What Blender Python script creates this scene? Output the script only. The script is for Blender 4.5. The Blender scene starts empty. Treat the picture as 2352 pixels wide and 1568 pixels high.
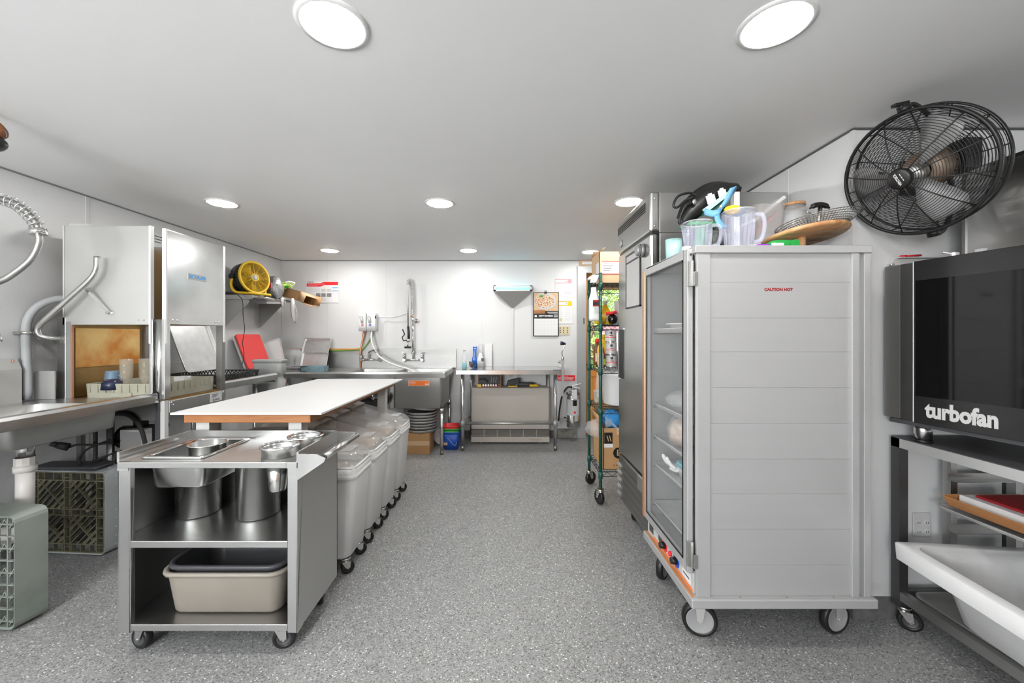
import bpy, bmesh, math, random
from mathutils import Vector, Matrix
random.seed(7)
R = math.radians
SC = bpy.context.scene
COL = SC.collection

# ---------------------------------------------------------------- camera, world, light, exposure
EYE = 1.352                      # lens height above the floor
FPX, CX, CY = 914.667, 1165.0, 770.0   # 14 mm lens on a 2352 px frame, vanishing point
cam_d = bpy.data.cameras.new('camera'); cam = bpy.data.objects.new('camera', cam_d); COL.objects.link(cam)
cam.location = (0, 0, EYE); cam.rotation_euler = (R(90), 0, 0)
cam_d.sensor_width = 36; cam_d.lens = 14.0; cam_d.clip_start = 0.02
cam_d.shift_x = (1176 - CX) / 2352; cam_d.shift_y = (CY - 784) / 2352
SC.camera = cam
W = bpy.data.worlds.new('sky'); SC.world = W; W.use_nodes = True
nt = W.node_tree; bg = nt.nodes['Background']
sky = nt.nodes.new('ShaderNodeTexSky'); sky.sky_type = 'NISHITA'; sky.sun_disc = False
sky.sun_elevation = R(48); sky.sun_rotation = R(200)
nt.links.new(sky.outputs[0], bg.inputs[0]); bg.inputs[1].default_value = 0.35
sun_d = bpy.data.lights.new('sun', 'SUN'); sun = bpy.data.objects.new('sun', sun_d); COL.objects.link(sun)
sun.rotation_euler = (R(42), 0, R(-20)); sun_d.energy = 5.0; sun_d.angle = R(0.6)
FILL = 92.0                       # watts per square metre of the added window lamp behind the photographer
LAMP = 92.0                     # radiance of the ceiling lamps' lenses
SC.view_settings.view_transform = 'Standard'; SC.view_settings.look = 'None'
SC.view_settings.exposure = 0.22; SC.view_settings.gamma = 1.0; SC.view_settings.use_curve_mapping = False
try:
    SC.cycles.diffuse_bounces = 6; SC.cycles.max_bounces = 14; SC.cycles.transparent_max_bounces = 16
    SC.cycles.sample_clamp_indirect = 4.0
    SC.cycles.use_denoising = True
    SC.cycles.caustics_reflective = False; SC.cycles.caustics_refractive = False
except Exception:
    pass

def X(px, Y): return (px - CX) * Y / FPX        # where a sight line meets the plane at depth Y
def Z(py, Y): return EYE - (py - CY) * Y / FPX

# ---------------------------------------------------------------- materials
MATS = {}
def mk(name, col, rough=0.5, metal=0.0, alpha=1.0, trans=0.0, emit=None, estr=0.0, var=None, bump=None, coat=0.0, ior=1.45, spec=None, brush=None):
    """var=(scale, second colour, contrast); bump=(scale, strength); brush=(sx,sy,sz,amount) streaks"""
    m = bpy.data.materials.new(name); m.use_nodes = True
    n = m.node_tree.nodes; l = m.node_tree.links; b = n['Principled BSDF']
    c = tuple(col) + (1,)
    b.inputs['Base Color'].default_value = c; b.inputs['Roughness'].default_value = rough
    b.inputs['Metallic'].default_value = metal; b.inputs['Alpha'].default_value = alpha
    b.inputs['Transmission Weight'].default_value = trans; b.inputs['IOR'].default_value = ior
    b.inputs['Coat Weight'].default_value = coat
    if spec is not None: b.inputs['Specular IOR Level'].default_value = spec
    if emit: b.inputs['Emission Color'].default_value = tuple(emit) + (1,); b.inputs['Emission Strength'].default_value = estr
    if var or bump or brush:
        tc = n.new('ShaderNodeTexCoord')
    if var:
        t = n.new('ShaderNodeTexNoise'); t.inputs['Scale'].default_value = var[0]; t.inputs['Detail'].default_value = 6
        l.new(tc.outputs['Object'], t.inputs['Vector'])
        r = n.new('ShaderNodeValToRGB'); k = var[2] if len(var) > 2 else 0.3
        r.color_ramp.elements[0].position = 0.5 - k / 2; r.color_ramp.elements[1].position = 0.5 + k / 2
        r.color_ramp.elements[0].color = c; r.color_ramp.elements[1].color = tuple(var[1]) + (1,)
        l.new(t.outputs['Fac'], r.inputs['Fac']); l.new(r.outputs['Color'], b.inputs['Base Color'])
    if brush:
        mp = n.new('ShaderNodeMapping'); mp.inputs['Scale'].default_value = brush[:3]
        l.new(tc.outputs['Object'], mp.inputs['Vector'])
        t = n.new('ShaderNodeTexNoise'); t.inputs['Scale'].default_value = 1; t.inputs['Detail'].default_value = 5
        l.new(mp.outputs[0], t.inputs['Vector'])
        mr = n.new('ShaderNodeMapRange'); mr.inputs['From Min'].default_value = 0.3; mr.inputs['From Max'].default_value = 0.7
        mr.inputs['To Min'].default_value = max(0.05, rough - brush[3]); mr.inputs['To Max'].default_value = rough + brush[3]
        l.new(t.outputs['Fac'], mr.inputs['Value']); l.new(mr.outputs[0], b.inputs['Roughness'])
        r = n.new('ShaderNodeValToRGB'); r.color_ramp.elements[0].position = 0.3; r.color_ramp.elements[1].position = 0.7
        r.color_ramp.elements[0].color = tuple(x * 0.975 for x in col) + (1,); r.color_ramp.elements[1].color = c
        l.new(t.outputs['Fac'], r.inputs['Fac'])
        if not var: l.new(r.outputs['Color'], b.inputs['Base Color'])
    if bump:
        t = n.new('ShaderNodeTexNoise'); t.inputs['Scale'].default_value = bump[0]; t.inputs['Detail'].default_value = 4
        l.new(tc.outputs['Object'], t.inputs['Vector'])
        bn = n.new('ShaderNodeBump'); bn.inputs['Strength'].default_value = bump[1]; bn.inputs['Distance'].default_value = 0.01
        l.new(t.outputs['Fac'], bn.inputs['Height']); l.new(bn.outputs[0], b.inputs['Normal'])
    MATS[name] = m
    return m

def floor_mat():
    m = mk('epoxy_flake_floor', (0.30, 0.30, 0.29), 0.42)
    n = m.node_tree.nodes; l = m.node_tree.links; b = n['Principled BSDF']
    tc = n.new('ShaderNodeTexCoord')
    v = n.new('ShaderNodeTexVoronoi'); v.inputs['Scale'].default_value = 210; l.new(tc.outputs['Object'], v.inputs['Vector'])
    sep = n.new('ShaderNodeSeparateColor'); l.new(v.outputs['Color'], sep.inputs[0])
    r = n.new('ShaderNodeValToRGB'); r.color_ramp.interpolation = 'CONSTANT'
    e = r.color_ramp.elements
    e[0].position = 0; e[0].color = (0.13, 0.134, 0.13, 1)
    e[1].position = 0.14; e[1].color = (0.25, 0.253, 0.248, 1)
    for p, g in ((0.45, 0.29), (0.72, 0.335), (0.92, 0.46), (0.978, 0.74)):
        x = e.new(p); x.color = (g, g, g * 0.985, 1)
    l.new(sep.outputs[0], r.inputs['Fac'])
    t = n.new('ShaderNodeTexNoise'); t.inputs['Scale'].default_value = 1.3; t.inputs['Detail'].default_value = 5
    l.new(tc.outputs['Object'], t.inputs['Vector'])
    mr = n.new('ShaderNodeMapRange'); mr.inputs['To Min'].default_value = 0.86; mr.inputs['To Max'].default_value = 1.12
    l.new(t.outputs['Fac'], mr.inputs['Value'])
    mx = n.new('ShaderNodeMix'); mx.data_type = 'RGBA'; mx.blend_type = 'MULTIPLY'; mx.inputs['Factor'].default_value = 1
    l.new(r.outputs['Color'], mx.inputs[6]); l.new(mr.outputs[0], mx.inputs[7]); l.new(mx.outputs[2], b.inputs['Base Color'])
    bn = n.new('ShaderNodeBump'); bn.inputs['Strength'].default_value = 0.25; bn.inputs['Distance'].default_value = 0.002
    l.new(v.outputs['Distance'], bn.inputs['Height']); l.new(bn.outputs[0], b.inputs['Normal'])
floor_mat()

def wood_mat(name, c0, c1, scale, rough=0.45):
    m = mk(name, c0, rough)
    n = m.node_tree.nodes; l = m.node_tree.links; b = n['Principled BSDF']
    tc = n.new('ShaderNodeTexCoord'); mp = n.new('ShaderNodeMapping'); mp.inputs['Scale'].default_value = scale
    l.new(tc.outputs['Object'], mp.inputs['Vector'])
    t = n.new('ShaderNodeTexNoise'); t.inputs['Scale'].default_value = 1; t.inputs['Detail'].default_value = 7; t.inputs['Distortion'].default_value = 1.5
    l.new(mp.outputs[0], t.inputs['Vector'])
    r = n.new('ShaderNodeValToRGB'); r.color_ramp.elements[0].position = 0.3; r.color_ramp.elements[1].position = 0.7
    r.color_ramp.elements[0].color = tuple(c0) + (1,); r.color_ramp.elements[1].color = tuple(c1) + (1,)
    l.new(t.outputs['Fac'], r.inputs['Fac']); l.new(r.outputs['Color'], b.inputs['Base Color'])

mk('wall_white', (0.72, 0.725, 0.725), 0.38, bump=(160, 0.10))
mk('ceiling_white', (0.93, 0.935, 0.93), 0.5, var=(1.5, (0.91, 0.915, 0.91)))
mk('strip_white', (0.70, 0.70, 0.70), 0.35)
mk('joint_dark', (0.10, 0.10, 0.10), 0.6)
mk('cove_grey', (0.11, 0.11, 0.11), 0.55, var=(30, (0.16, 0.16, 0.155)))
mk('concrete', (0.30, 0.29, 0.26), 0.8, var=(14, (0.17, 0.16, 0.14)), bump=(60, 0.3))
mk('steel', (0.56, 0.56, 0.55), 0.30, 1.0, brush=(3, 3, 60, 0.02))
mk('steel_h', (0.56, 0.56, 0.55), 0.32, 1.0, brush=(60, 60, 3, 0.02))
mk('steel_dull', (0.50, 0.50, 0.485), 0.42, 1.0, var=(2, (0.53, 0.53, 0.515)))
mk('steel_satin', (0.60, 0.60, 0.585), 0.42, 0.55, var=(2, (0.63, 0.63, 0.615)))
mk('steel_mid', (0.36, 0.36, 0.355), 0.48, 1.0, var=(2, (0.40, 0.40, 0.39)))
mk('stand_dark', (0.11, 0.11, 0.11), 0.4, 0.8)
mk('hub_grey', (0.33, 0.33, 0.33), 0.45)
mk('blade_grey', (0.30, 0.30, 0.30), 0.5, 0.3)
mk('glassware', (0.55, 0.50, 0.40), 0.04, alpha=0.16)
mk('bag_crinkle', (0.40, 0.41, 0.43), 0.18, 0.45, bump=(34, 1.0))
mk('grid_grey', (0.66, 0.66, 0.67), 0.7)
mk('basin_inside_shade', (0.60, 0.60, 0.595), 0.3, var=(9, (0.52, 0.52, 0.515)))  # greyer than the white rim: shade inside the bowl put into the colour
mk('lid_tan', (0.62, 0.58, 0.52), 0.25, alpha=0.75)
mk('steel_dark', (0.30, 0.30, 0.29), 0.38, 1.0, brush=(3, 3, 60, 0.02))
mk('steel_bright', (0.72, 0.72, 0.71), 0.2, 1.0, var=(6, (0.62, 0.62, 0.61)))
mk('chrome', (0.75, 0.75, 0.75), 0.1, 1.0)
mk('aluminium', (0.52, 0.52, 0.52), 0.46, 0.45, brush=(1.5, 1.5, 60, 0.03))
mk('aluminium_pan', (0.70, 0.70, 0.69), 0.35, 0.6, var=(14, (0.60, 0.60, 0.60)))
mk('grey_metal', (0.40, 0.41, 0.41), 0.5, 0.6)
mk('amber_steel', (0.70, 0.26, 0.05), 0.3, 0.75, var=(4.5, (0.88, 0.60, 0.24), 0.22))  # warm reflections and hard-water stain, both put into the steel colour
mk('brown_steel', (0.26, 0.145, 0.045), 0.35, 0.6, var=(5, (0.36, 0.23, 0.09)))  # darker tone of the same stain and painted reflections
mk('black', (0.012, 0.012, 0.012), 0.4)
mk('black_rubber', (0.02, 0.02, 0.02), 0.65)
mk('black_gloss', (0.008, 0.008, 0.008), 0.08, coat=0.5)
mk('oven_black', (0.018, 0.018, 0.018), 0.22, var=(2, (0.024, 0.024, 0.024)))
mk('oven_window', (0.004, 0.004, 0.004), 0.07)
mk('dark_grey', (0.06, 0.06, 0.065), 0.45)
mk('mid_grey', (0.23, 0.23, 0.23), 0.5)
mk('grey_plastic', (0.42, 0.43, 0.42), 0.5, var=(5, (0.38, 0.39, 0.38)))
mk('light_grey', (0.58, 0.58, 0.57), 0.45)
mk('rack_beige', (0.42, 0.41, 0.33), 0.55, var=(7, (0.36, 0.35, 0.27)))
mk('rack_olive', (0.16, 0.15, 0.095), 0.6, var=(9, (0.11, 0.10, 0.065)))
mk('rack_side_grey', (0.38, 0.40, 0.405), 0.5)
mk('rack_green_grey', (0.20, 0.23, 0.20), 0.5, var=(6, (0.27, 0.29, 0.26)))
mk('rack_black', (0.03, 0.032, 0.03), 0.5)
mk('rack_blue', (0.24, 0.36, 0.40), 0.5)
mk('white_plastic', (0.84, 0.84, 0.835), 0.35, var=(3, (0.81, 0.81, 0.805)))
mk('white_gloss', (0.82, 0.82, 0.815), 0.22, var=(8, (0.78, 0.78, 0.775)))
mk('white_matte', (0.80, 0.80, 0.79), 0.6)
mk('table_white', (0.68, 0.675, 0.67), 0.42, var=(4, (0.66, 0.655, 0.65)))
mk('paper_white', (0.80, 0.80, 0.80), 0.7)
mk('paper_grey', (0.60, 0.60, 0.60), 0.7)
mk('tub_beige', (0.30, 0.27, 0.23), 0.45, var=(4, (0.27, 0.245, 0.205)))
mk('heater_beige', (0.50, 0.46, 0.41), 0.5, var=(3, (0.47, 0.435, 0.385)))
mk('plate_ivory', (0.66, 0.58, 0.38), 0.45)
mk('clear_plastic', (0.85, 0.86, 0.86), 0.12, alpha=0.33)
mk('clear_lid', (0.80, 0.80, 0.79), 0.08, alpha=0.36)
mk('pitcher_plastic', (0.70, 0.72, 0.88), 0.05, alpha=0.24)
mk('frosted_plastic', (0.82, 0.80, 0.80), 0.3, alpha=0.45)
mk('bag_plastic', (0.80, 0.81, 0.82), 0.10, alpha=0.26, bump=(30, 1.0))
mk('bag_grey', (0.28, 0.29, 0.31), 0.15, alpha=0.78, bump=(14, 1.0))
mk('glass', (0.96, 0.97, 0.97), 0.03, trans=1.0)
mk('pane', (0.90, 0.92, 0.92), 0.02, alpha=0.08)
mk('window_pane', (0.95, 0.97, 0.97), 0.02, alpha=0.06)
mk('pvc_white', (0.76, 0.74, 0.71), 0.4, var=(5, (0.70, 0.66, 0.62)))
mk('conduit_grey', (0.42, 0.43, 0.44), 0.5)
mk('red', (0.75, 0.035, 0.04), 0.4)
mk('red_board', (0.90, 0.075, 0.07), 0.45)
mk('bright_red', (0.85, 0.02, 0.03), 0.5)
mk('dark_red', (0.30, 0.012, 0.015), 0.6)
mk('caution_red', (0.30, 0.01, 0.012), 0.6)
mk('orange', (0.90, 0.20, 0.03), 0.45)
mk('orange_tube', (0.72, 0.30, 0.10), 0.4)
mk('green_tube', (0.15, 0.36, 0.04), 0.4)
mk('copper', (0.62, 0.32, 0.18), 0.35, 0.6)
mk('green', (0.02, 0.32, 0.06), 0.4)
mk('bucket_green', (0.03, 0.33, 0.05), 0.4)
mk('lime', (0.62, 0.85, 0.10), 0.5)
mk('post_green', (0.012, 0.085, 0.062), 0.35)
mk('wire_black', (0.02, 0.03, 0.028), 0.4)
mk('blue', (0.02, 0.10, 0.52), 0.35)
mk('bottle_blue', (0.03, 0.16, 0.62), 0.25)
mk('sign_blue', (0.03, 0.33, 0.78), 0.4)
mk('bag_blue', (0.06, 0.36, 0.80), 0.35, bump=(10, 0.5))
mk('strap_blue', (0.17, 0.42, 0.66), 0.7, var=(30, (0.13, 0.35, 0.58)))
mk('mug_blue', (0.13, 0.20, 0.28), 0.35)
mk('navy', (0.01, 0.015, 0.045), 0.3)
mk('teal', (0.06, 0.62, 0.66), 0.2, alpha=0.85)
mk('mint', (0.50, 0.78, 0.78), 0.35)
mk('teal_lid', (0.10, 0.42, 0.50), 0.4)
mk('yellow', (0.90, 0.58, 0.02), 0.4)
mk('mustard', (0.88, 0.55, 0.02), 0.35)
mk('pink', (0.90, 0.08, 0.25), 0.5)
mk('pale_pink', (0.86, 0.33, 0.36), 0.5)
mk('purple', (0.30, 0.04, 0.55), 0.5)
mk('cardboard', (0.50, 0.29, 0.13), 0.75, var=(3, (0.46, 0.26, 0.115)))
mk('cardboard_dark', (0.30, 0.155, 0.06), 0.8, var=(4, (0.24, 0.12, 0.045)))
mk('cardboard_light', (0.66, 0.46, 0.27), 0.75)
mk('flour', (0.52, 0.45, 0.37), 0.9, var=(20, (0.44, 0.37, 0.29)))
mk('oats_brown', (0.30, 0.20, 0.12), 0.9, var=(26, (0.40, 0.28, 0.18)))
mk('bread', (0.42, 0.25, 0.13), 0.7, var=(16, (0.62, 0.50, 0.40), 0.2), bump=(22, 0.8))
mk('can_label', (0.62, 0.60, 0.58), 0.35, var=(18, (0.52, 0.50, 0.49)))
mk('sauce_brown', (0.16, 0.055, 0.02), 0.35)
mk('rust', (0.30, 0.12, 0.05), 0.55, 0.3, var=(40, (0.20, 0.08, 0.035)))
mk('fan_rust', (0.20, 0.13, 0.09), 0.5, 0.5, var=(22, (0.32, 0.25, 0.19)))
mk('leaf', (0.34, 0.55, 0.08), 0.6, var=(3, (0.62, 0.75, 0.20)))
mk('grass', (0.25, 0.36, 0.10), 0.8, var=(4, (0.32, 0.42, 0.15)))
mk('food', (0.42, 0.17, 0.08), 0.6, var=(75, (0.92, 0.74, 0.55), 0.14))
mk('food_green', (0.14, 0.32, 0.04), 0.6)
mk('uv_lamp', (0.6, 0.9, 1.0), 0.3, emit=(0.25, 0.85, 1.0), estr=1.1)
mk('lamp_lens', (1, 1, 1), 0.4, emit=(1.0, 0.985, 0.96), estr=LAMP)
wood_mat('pine', (0.62, 0.22, 0.035), (0.80, 0.34, 0.07), (14, 14, 1.2))
wood_mat('pine_pale', (0.62, 0.38, 0.20), (0.74, 0.48, 0.28), (2, 14, 14))
wood_mat('butcher_block', (0.30, 0.11, 0.036), (0.43, 0.185, 0.065), (5, 40, 40))
wood_mat('board_wood', (0.42, 0.18, 0.07), (0.72, 0.44, 0.22), (14, 3, 5))
wood_mat('tray_wood', (0.46, 0.20, 0.075), (0.54, 0.26, 0.10), (20, 2, 20))

# ---------------------------------------------------------------- mesh helpers
class MB:
    def __init__(s): s.v = []; s.f = []; s.sm = []
    def add(s, vs, fs, smooth=False):
        o = len(s.v); s.v += [Vector(p) for p in vs]
        s.f += [tuple(i + o for i in f) for f in fs]; s.sm += [smooth] * len(fs)
        return s
    def box(s, x0, x1, y0, y1, z0, z1):
        if x0 > x1: x0, x1 = x1, x0
        if y0 > y1: y0, y1 = y1, y0
        if z0 > z1: z0, z1 = z1, z0
        return s.add([(x0,y0,z0),(x1,y0,z0),(x1,y1,z0),(x0,y1,z0),(x0,y0,z1),(x1,y0,z1),(x1,y1,z1),(x0,y1,z1)],
              [(3,2,1,0),(4,5,6,7),(0,1,5,4),(1,2,6,5),(2,3,7,6),(3,0,4,7)])
    def bar(s, p0, p1, w, h, up=(0,0,1)):
        """box-section bar from p0 to p1, w across, h along up"""
        p0 = Vector(p0); p1 = Vector(p1); d = (p1 - p0).normalized(); up = Vector(up)
        if abs(d.dot(up)) > 0.98: up = Vector((0,1,0))
        a = d.cross(up).normalized(); b = a.cross(d).normalized()
        vs = [p + a * i * w / 2 + b * j * h / 2 for p in (p0, p1) for i, j in ((-1,-1),(1,-1),(1,1),(-1,1))]
        return s.add(vs, [(3,2,1,0),(4,5,6,7),(0,1,5,4),(1,2,6,5),(2,3,7,6),(3,0,4,7)])
    def cyl(s, p0, p1, r0, r1=None, n=16, cap=True, smooth=True):
        r1 = r0 if r1 is None else r1
        p0 = Vector(p0); p1 = Vector(p1); d = (p1 - p0).normalized()
        u = Vector((0,0,1)) if abs(d.z) < 0.95 else Vector((1,0,0))
        a = d.cross(u).normalized(); b = a.cross(d).normalized()
        ring = lambda p, r: [p + a * math.cos(2*math.pi*i/n) * r + b * math.sin(2*math.pi*i/n) * r for i in range(n)]
        vs = ring(p0, r0) + ring(p1, r1)
        s.add(vs, [(i, i+n, (i+1) % n + n, (i+1) % n) for i in range(n)], smooth)
        if cap:
            s.add(ring(p0, r0), [tuple(range(n))]); s.add(ring(p1, r1), [tuple(range(n-1, -1, -1))])
        return s
    def tube(s, pts, r, n=8, closed=False, cap=True):
        pts = [Vector(p) for p in pts]; m = len(pts); rings = []; u = None
        for i, p in enumerate(pts):
            if closed: d = (pts[(i+1) % m] - pts[i-1])
            else: d = pts[min(i+1, m-1)] - pts[max(i-1, 0)]
            d = d.normalized()
            if u is None:
                t = Vector((0,0,1)) if abs(d.z) < 0.9 else Vector((1,0,0)); u = d.cross(t).normalized()
            else:
                u = (u - d * u.dot(d)); u = u.normalized() if u.length > 1e-6 else d.orthogonal().normalized()
            w = d.cross(u); rr = r[i] if isinstance(r, (list, tuple)) else r
            rings.append([p + u * math.cos(2*math.pi*k/n) * rr + w * math.sin(2*math.pi*k/n) * rr for k in range(n)])
        vs = [v for q in rings for v in q]; fs = []
        for i in range(m if closed else m - 1):
            j = (i + 1) % m
            for k in range(n): fs.append((i*n+k, i*n+(k+1) % n, j*n+(k+1) % n, j*n+k))
        if cap and not closed:
            fs.append(tuple(range(n-1, -1, -1))); fs.append(tuple((m-1)*n + k for k in range(n)))
        return s.add(vs, fs, True)
    def lathe(s, prof, c=(0,0,0), n=24, mat=None, smooth=True):
        """prof [(r,z)...] turned about z"""
        c = Vector(c); vs = []; fs = []
        for r, z in prof:
            for i in range(n):
                p = Vector((r*math.cos(2*math.pi*i/n), r*math.sin(2*math.pi*i/n), z))
                vs.append((mat @ p if mat else p) + c)
        for j in range(len(prof)-1):
            for i in range(n): fs.append((j*n+i, j*n+(i+1) % n, (j+1)*n+(i+1) % n, (j+1)*n+i))
        return s.add(vs, fs, smooth)
    def prism(s, poly, axis, a, b):
        """extrude a 2D outline: axis x -> (y,z), y -> (x,z), z -> (x,y)"""
        def p3(p, t):
            return {'x': (t, p[0], p[1]), 'y': (p[0], t, p[1]), 'z': (p[0], p[1], t)}[axis]
        n = len(poly); vs = [p3(p, a) for p in poly] + [p3(p, b) for p in poly]
        fs = [(i, (i+1) % n, (i+1) % n + n, i + n) for i in range(n)] + [tuple(range(n-1,-1,-1)), tuple(range(n, 2*n))]
        return s.add(vs, fs)
    def rr(s, rings, capb=True, capt=False, k=5, smooth=True):
        """loft of rounded rectangles: (cx, cy, z, hx, hy, r)"""
        vs = []; n = 4*k
        for cx, cy, z, hx, hy, r in rings:
            r = min(r, hx*0.999, hy*0.999)
            for q, (sx, sy) in enumerate(((1,1),(-1,1),(-1,-1),(1,-1))):
                for i in range(k):
                    a = (q + i/(k-1)) * math.pi/2
                    vs.append((cx + sx*(hx-r) + math.cos(a)*r, cy + sy*(hy-r) + math.sin(a)*r, z))
        fs = []
        for j in range(len(rings)-1):
            for i in range(n): fs.append((j*n+i, j*n+(i+1) % n, (j+1)*n+(i+1) % n, (j+1)*n+i))
        s.add(vs, fs, smooth)
        if capb: s.add(vs[:n], [tuple(range(n-1,-1,-1))])
        if capt: s.add(vs[-n:], [tuple(range(n))])
        return s
    def ell(s, c, rx, ry, rz, n=16, m=10):
        c = Vector(c)
        prof = [(math.sin(math.pi*j/m), -math.cos(math.pi*j/m)) for j in range(m+1)]
        vs = []; fs = []
        for r, z in prof:
            for i in range(n): vs.append(c + Vector((rx*r*math.cos(2*math.pi*i/n), ry*r*math.sin(2*math.pi*i/n), rz*z)))
        for j in range(m):
            for i in range(n): fs.append((j*n+i, j*n+(i+1) % n, (j+1)*n+(i+1) % n, (j+1)*n+i))
        return s.add(vs, fs, True)
    def sheet(s, grid, thick=0.0):
        """grid of points [row][col] as a surface, thickened if asked"""
        m = len(grid); n = len(grid[0]); vs = [Vector(p) for r in grid for p in r]
        fs = [(i*n+j, i*n+j+1, (i+1)*n+j+1, (i+1)*n+j) for i in range(m-1) for j in range(n-1)]
        if not thick: return s.add(vs, fs, True)
        nr = [Vector((0,0,0)) for _ in vs]
        for f in fs:
            q = (vs[f[1]]-vs[f[0]]).cross(vs[f[3]]-vs[f[0]])
            for i in f: nr[i] += q
        off = [v - (q.normalized() * thick if q.length > 0 else Vector((0,0,thick))) for v, q in zip(vs, nr)]
        k = len(vs); ed = []
        for j in range(n-1): ed += [(j, j+1), ((m-1)*n+j+1, (m-1)*n+j)]
        for i in range(m-1): ed += [((i+1)*n, i*n), (i*n+n-1, (i+1)*n+n-1)]
        return s.add(vs + off, fs + [tuple(i+k for i in reversed(f)) for f in fs] + [(b, a, a+k, b+k) for a, b in ed], True)
    def xf(s, M):
        s.v = [M @ p for p in s.v]; return s
    def merge(s, o):
        s.add(o.v, o.f); s.sm[-len(o.f):] = o.sm if o.f else []
        return s

INV = {}     # object name -> world-to-local matrix used when its children are given in world coordinates
def build(mb, name, mat, parent=None, bevel=0.0, loc=None, label=None, kind=None, seg=2, norm=True):
    me = bpy.data.meshes.new(name)
    M = None
    if parent is not None: M = INV.get(parent.name)
    elif loc is not None: M = Matrix.Translation(-Vector(loc))
    vs = [M @ v for v in mb.v] if M is not None else mb.v
    me.from_pydata([tuple(v) for v in vs], [], mb.f)
    me.polygons.foreach_set('use_smooth', mb.sm)
    if norm:
        bm = bmesh.new(); bm.from_mesh(me); bmesh.ops.remove_doubles(bm, verts=bm.verts, dist=1e-6)
        bmesh.ops.recalc_face_normals(bm, faces=bm.faces); bm.to_mesh(me); bm.free()
    me.materials.append(MATS[mat])
    o = bpy.data.objects.new(name, me); COL.objects.link(o)
    if parent is not None:
        o.parent = parent
        INV[o.name] = INV.get(parent.name)
    elif loc is not None:
        o.location = loc; INV[o.name] = M
    if bevel:
        b = o.modifiers.new('bevel', 'BEVEL'); b.width = bevel; b.segments = seg; b.limit_method = 'ANGLE'; b.angle_limit = R(40)
    if label: o['label'] = label
    if kind: o['kind'] = kind
    return o

def thing(name, label, cat, loc=(0,0,0), rot=None, group=None, world=True):
    """Empty at a thing's base; world=True: its parts are given in world coordinates"""
    o = bpy.data.objects.new(name, None); COL.objects.link(o); o.empty_display_size = 0.05
    o.location = loc
    if rot is not None: o.rotation_euler = rot
    INV[o.name] = Matrix.Translation(-Vector(loc)) if world else None
    o['label'] = label; o['category'] = cat
    if group: o['group'] = group
    return o

def solo(mb, name, mat, label, cat, group=None, bevel=0.0, kind=None, norm=True):
    """a thing that is one mesh, origin at the middle of its base"""
    xs = [v.x for v in mb.v]; ys = [v.y for v in mb.v]; zs = [v.z for v in mb.v]
    o = build(mb, name, mat, None, bevel, ((min(xs)+max(xs))/2, (min(ys)+max(ys))/2, min(zs)), norm=norm)
    o['label'] = label; o['category'] = cat
    if group: o['group'] = group
    if kind: o['kind'] = kind
    return o

def struct(mb, name, mat, parent=None, bevel=0.0):
    o = build(mb, name, mat, parent, bevel)
    if parent is None: o['kind'] = 'structure'
    return o

def text(s, o, right, up, size, mat, parent, name='lettering', ext=0.0006, width=None, bold=0.0, shear=0.0):
    """flat lettering, baseline-centred on o"""
    cu = bpy.data.curves.new('t', 'FONT'); cu.body = s; cu.size = 1.0; cu.align_x = 'CENTER'; cu.align_y = 'CENTER'
    cu.offset = bold; cu.shear = shear; cu.resolution_u = 3
    ob = bpy.data.objects.new('t', cu); COL.objects.link(ob)
    dg = bpy.context.evaluated_depsgraph_get(); dg.update()
    me = bpy.data.meshes.new_from_object(ob.evaluated_get(dg))
    r = Vector(right).normalized(); u = Vector(up).normalized(); nrm = r.cross(u)
    vs = [v.co.copy() for v in me.vertices]
    kx = size
    if width and vs:
        w = max(v.x for v in vs) - min(v.x for v in vs); kx = width / w
    mb = MB(); o = Vector(o)
    mb.add([o + r * v.x * kx + u * v.y * size + nrm * ext for v in vs], [tuple(p.vertices) for p in me.polygons])
    bpy.data.objects.remove(ob); bpy.data.curves.remove(cu); bpy.data.meshes.remove(me)
    return build(mb, name, mat, parent, norm=False)

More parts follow.
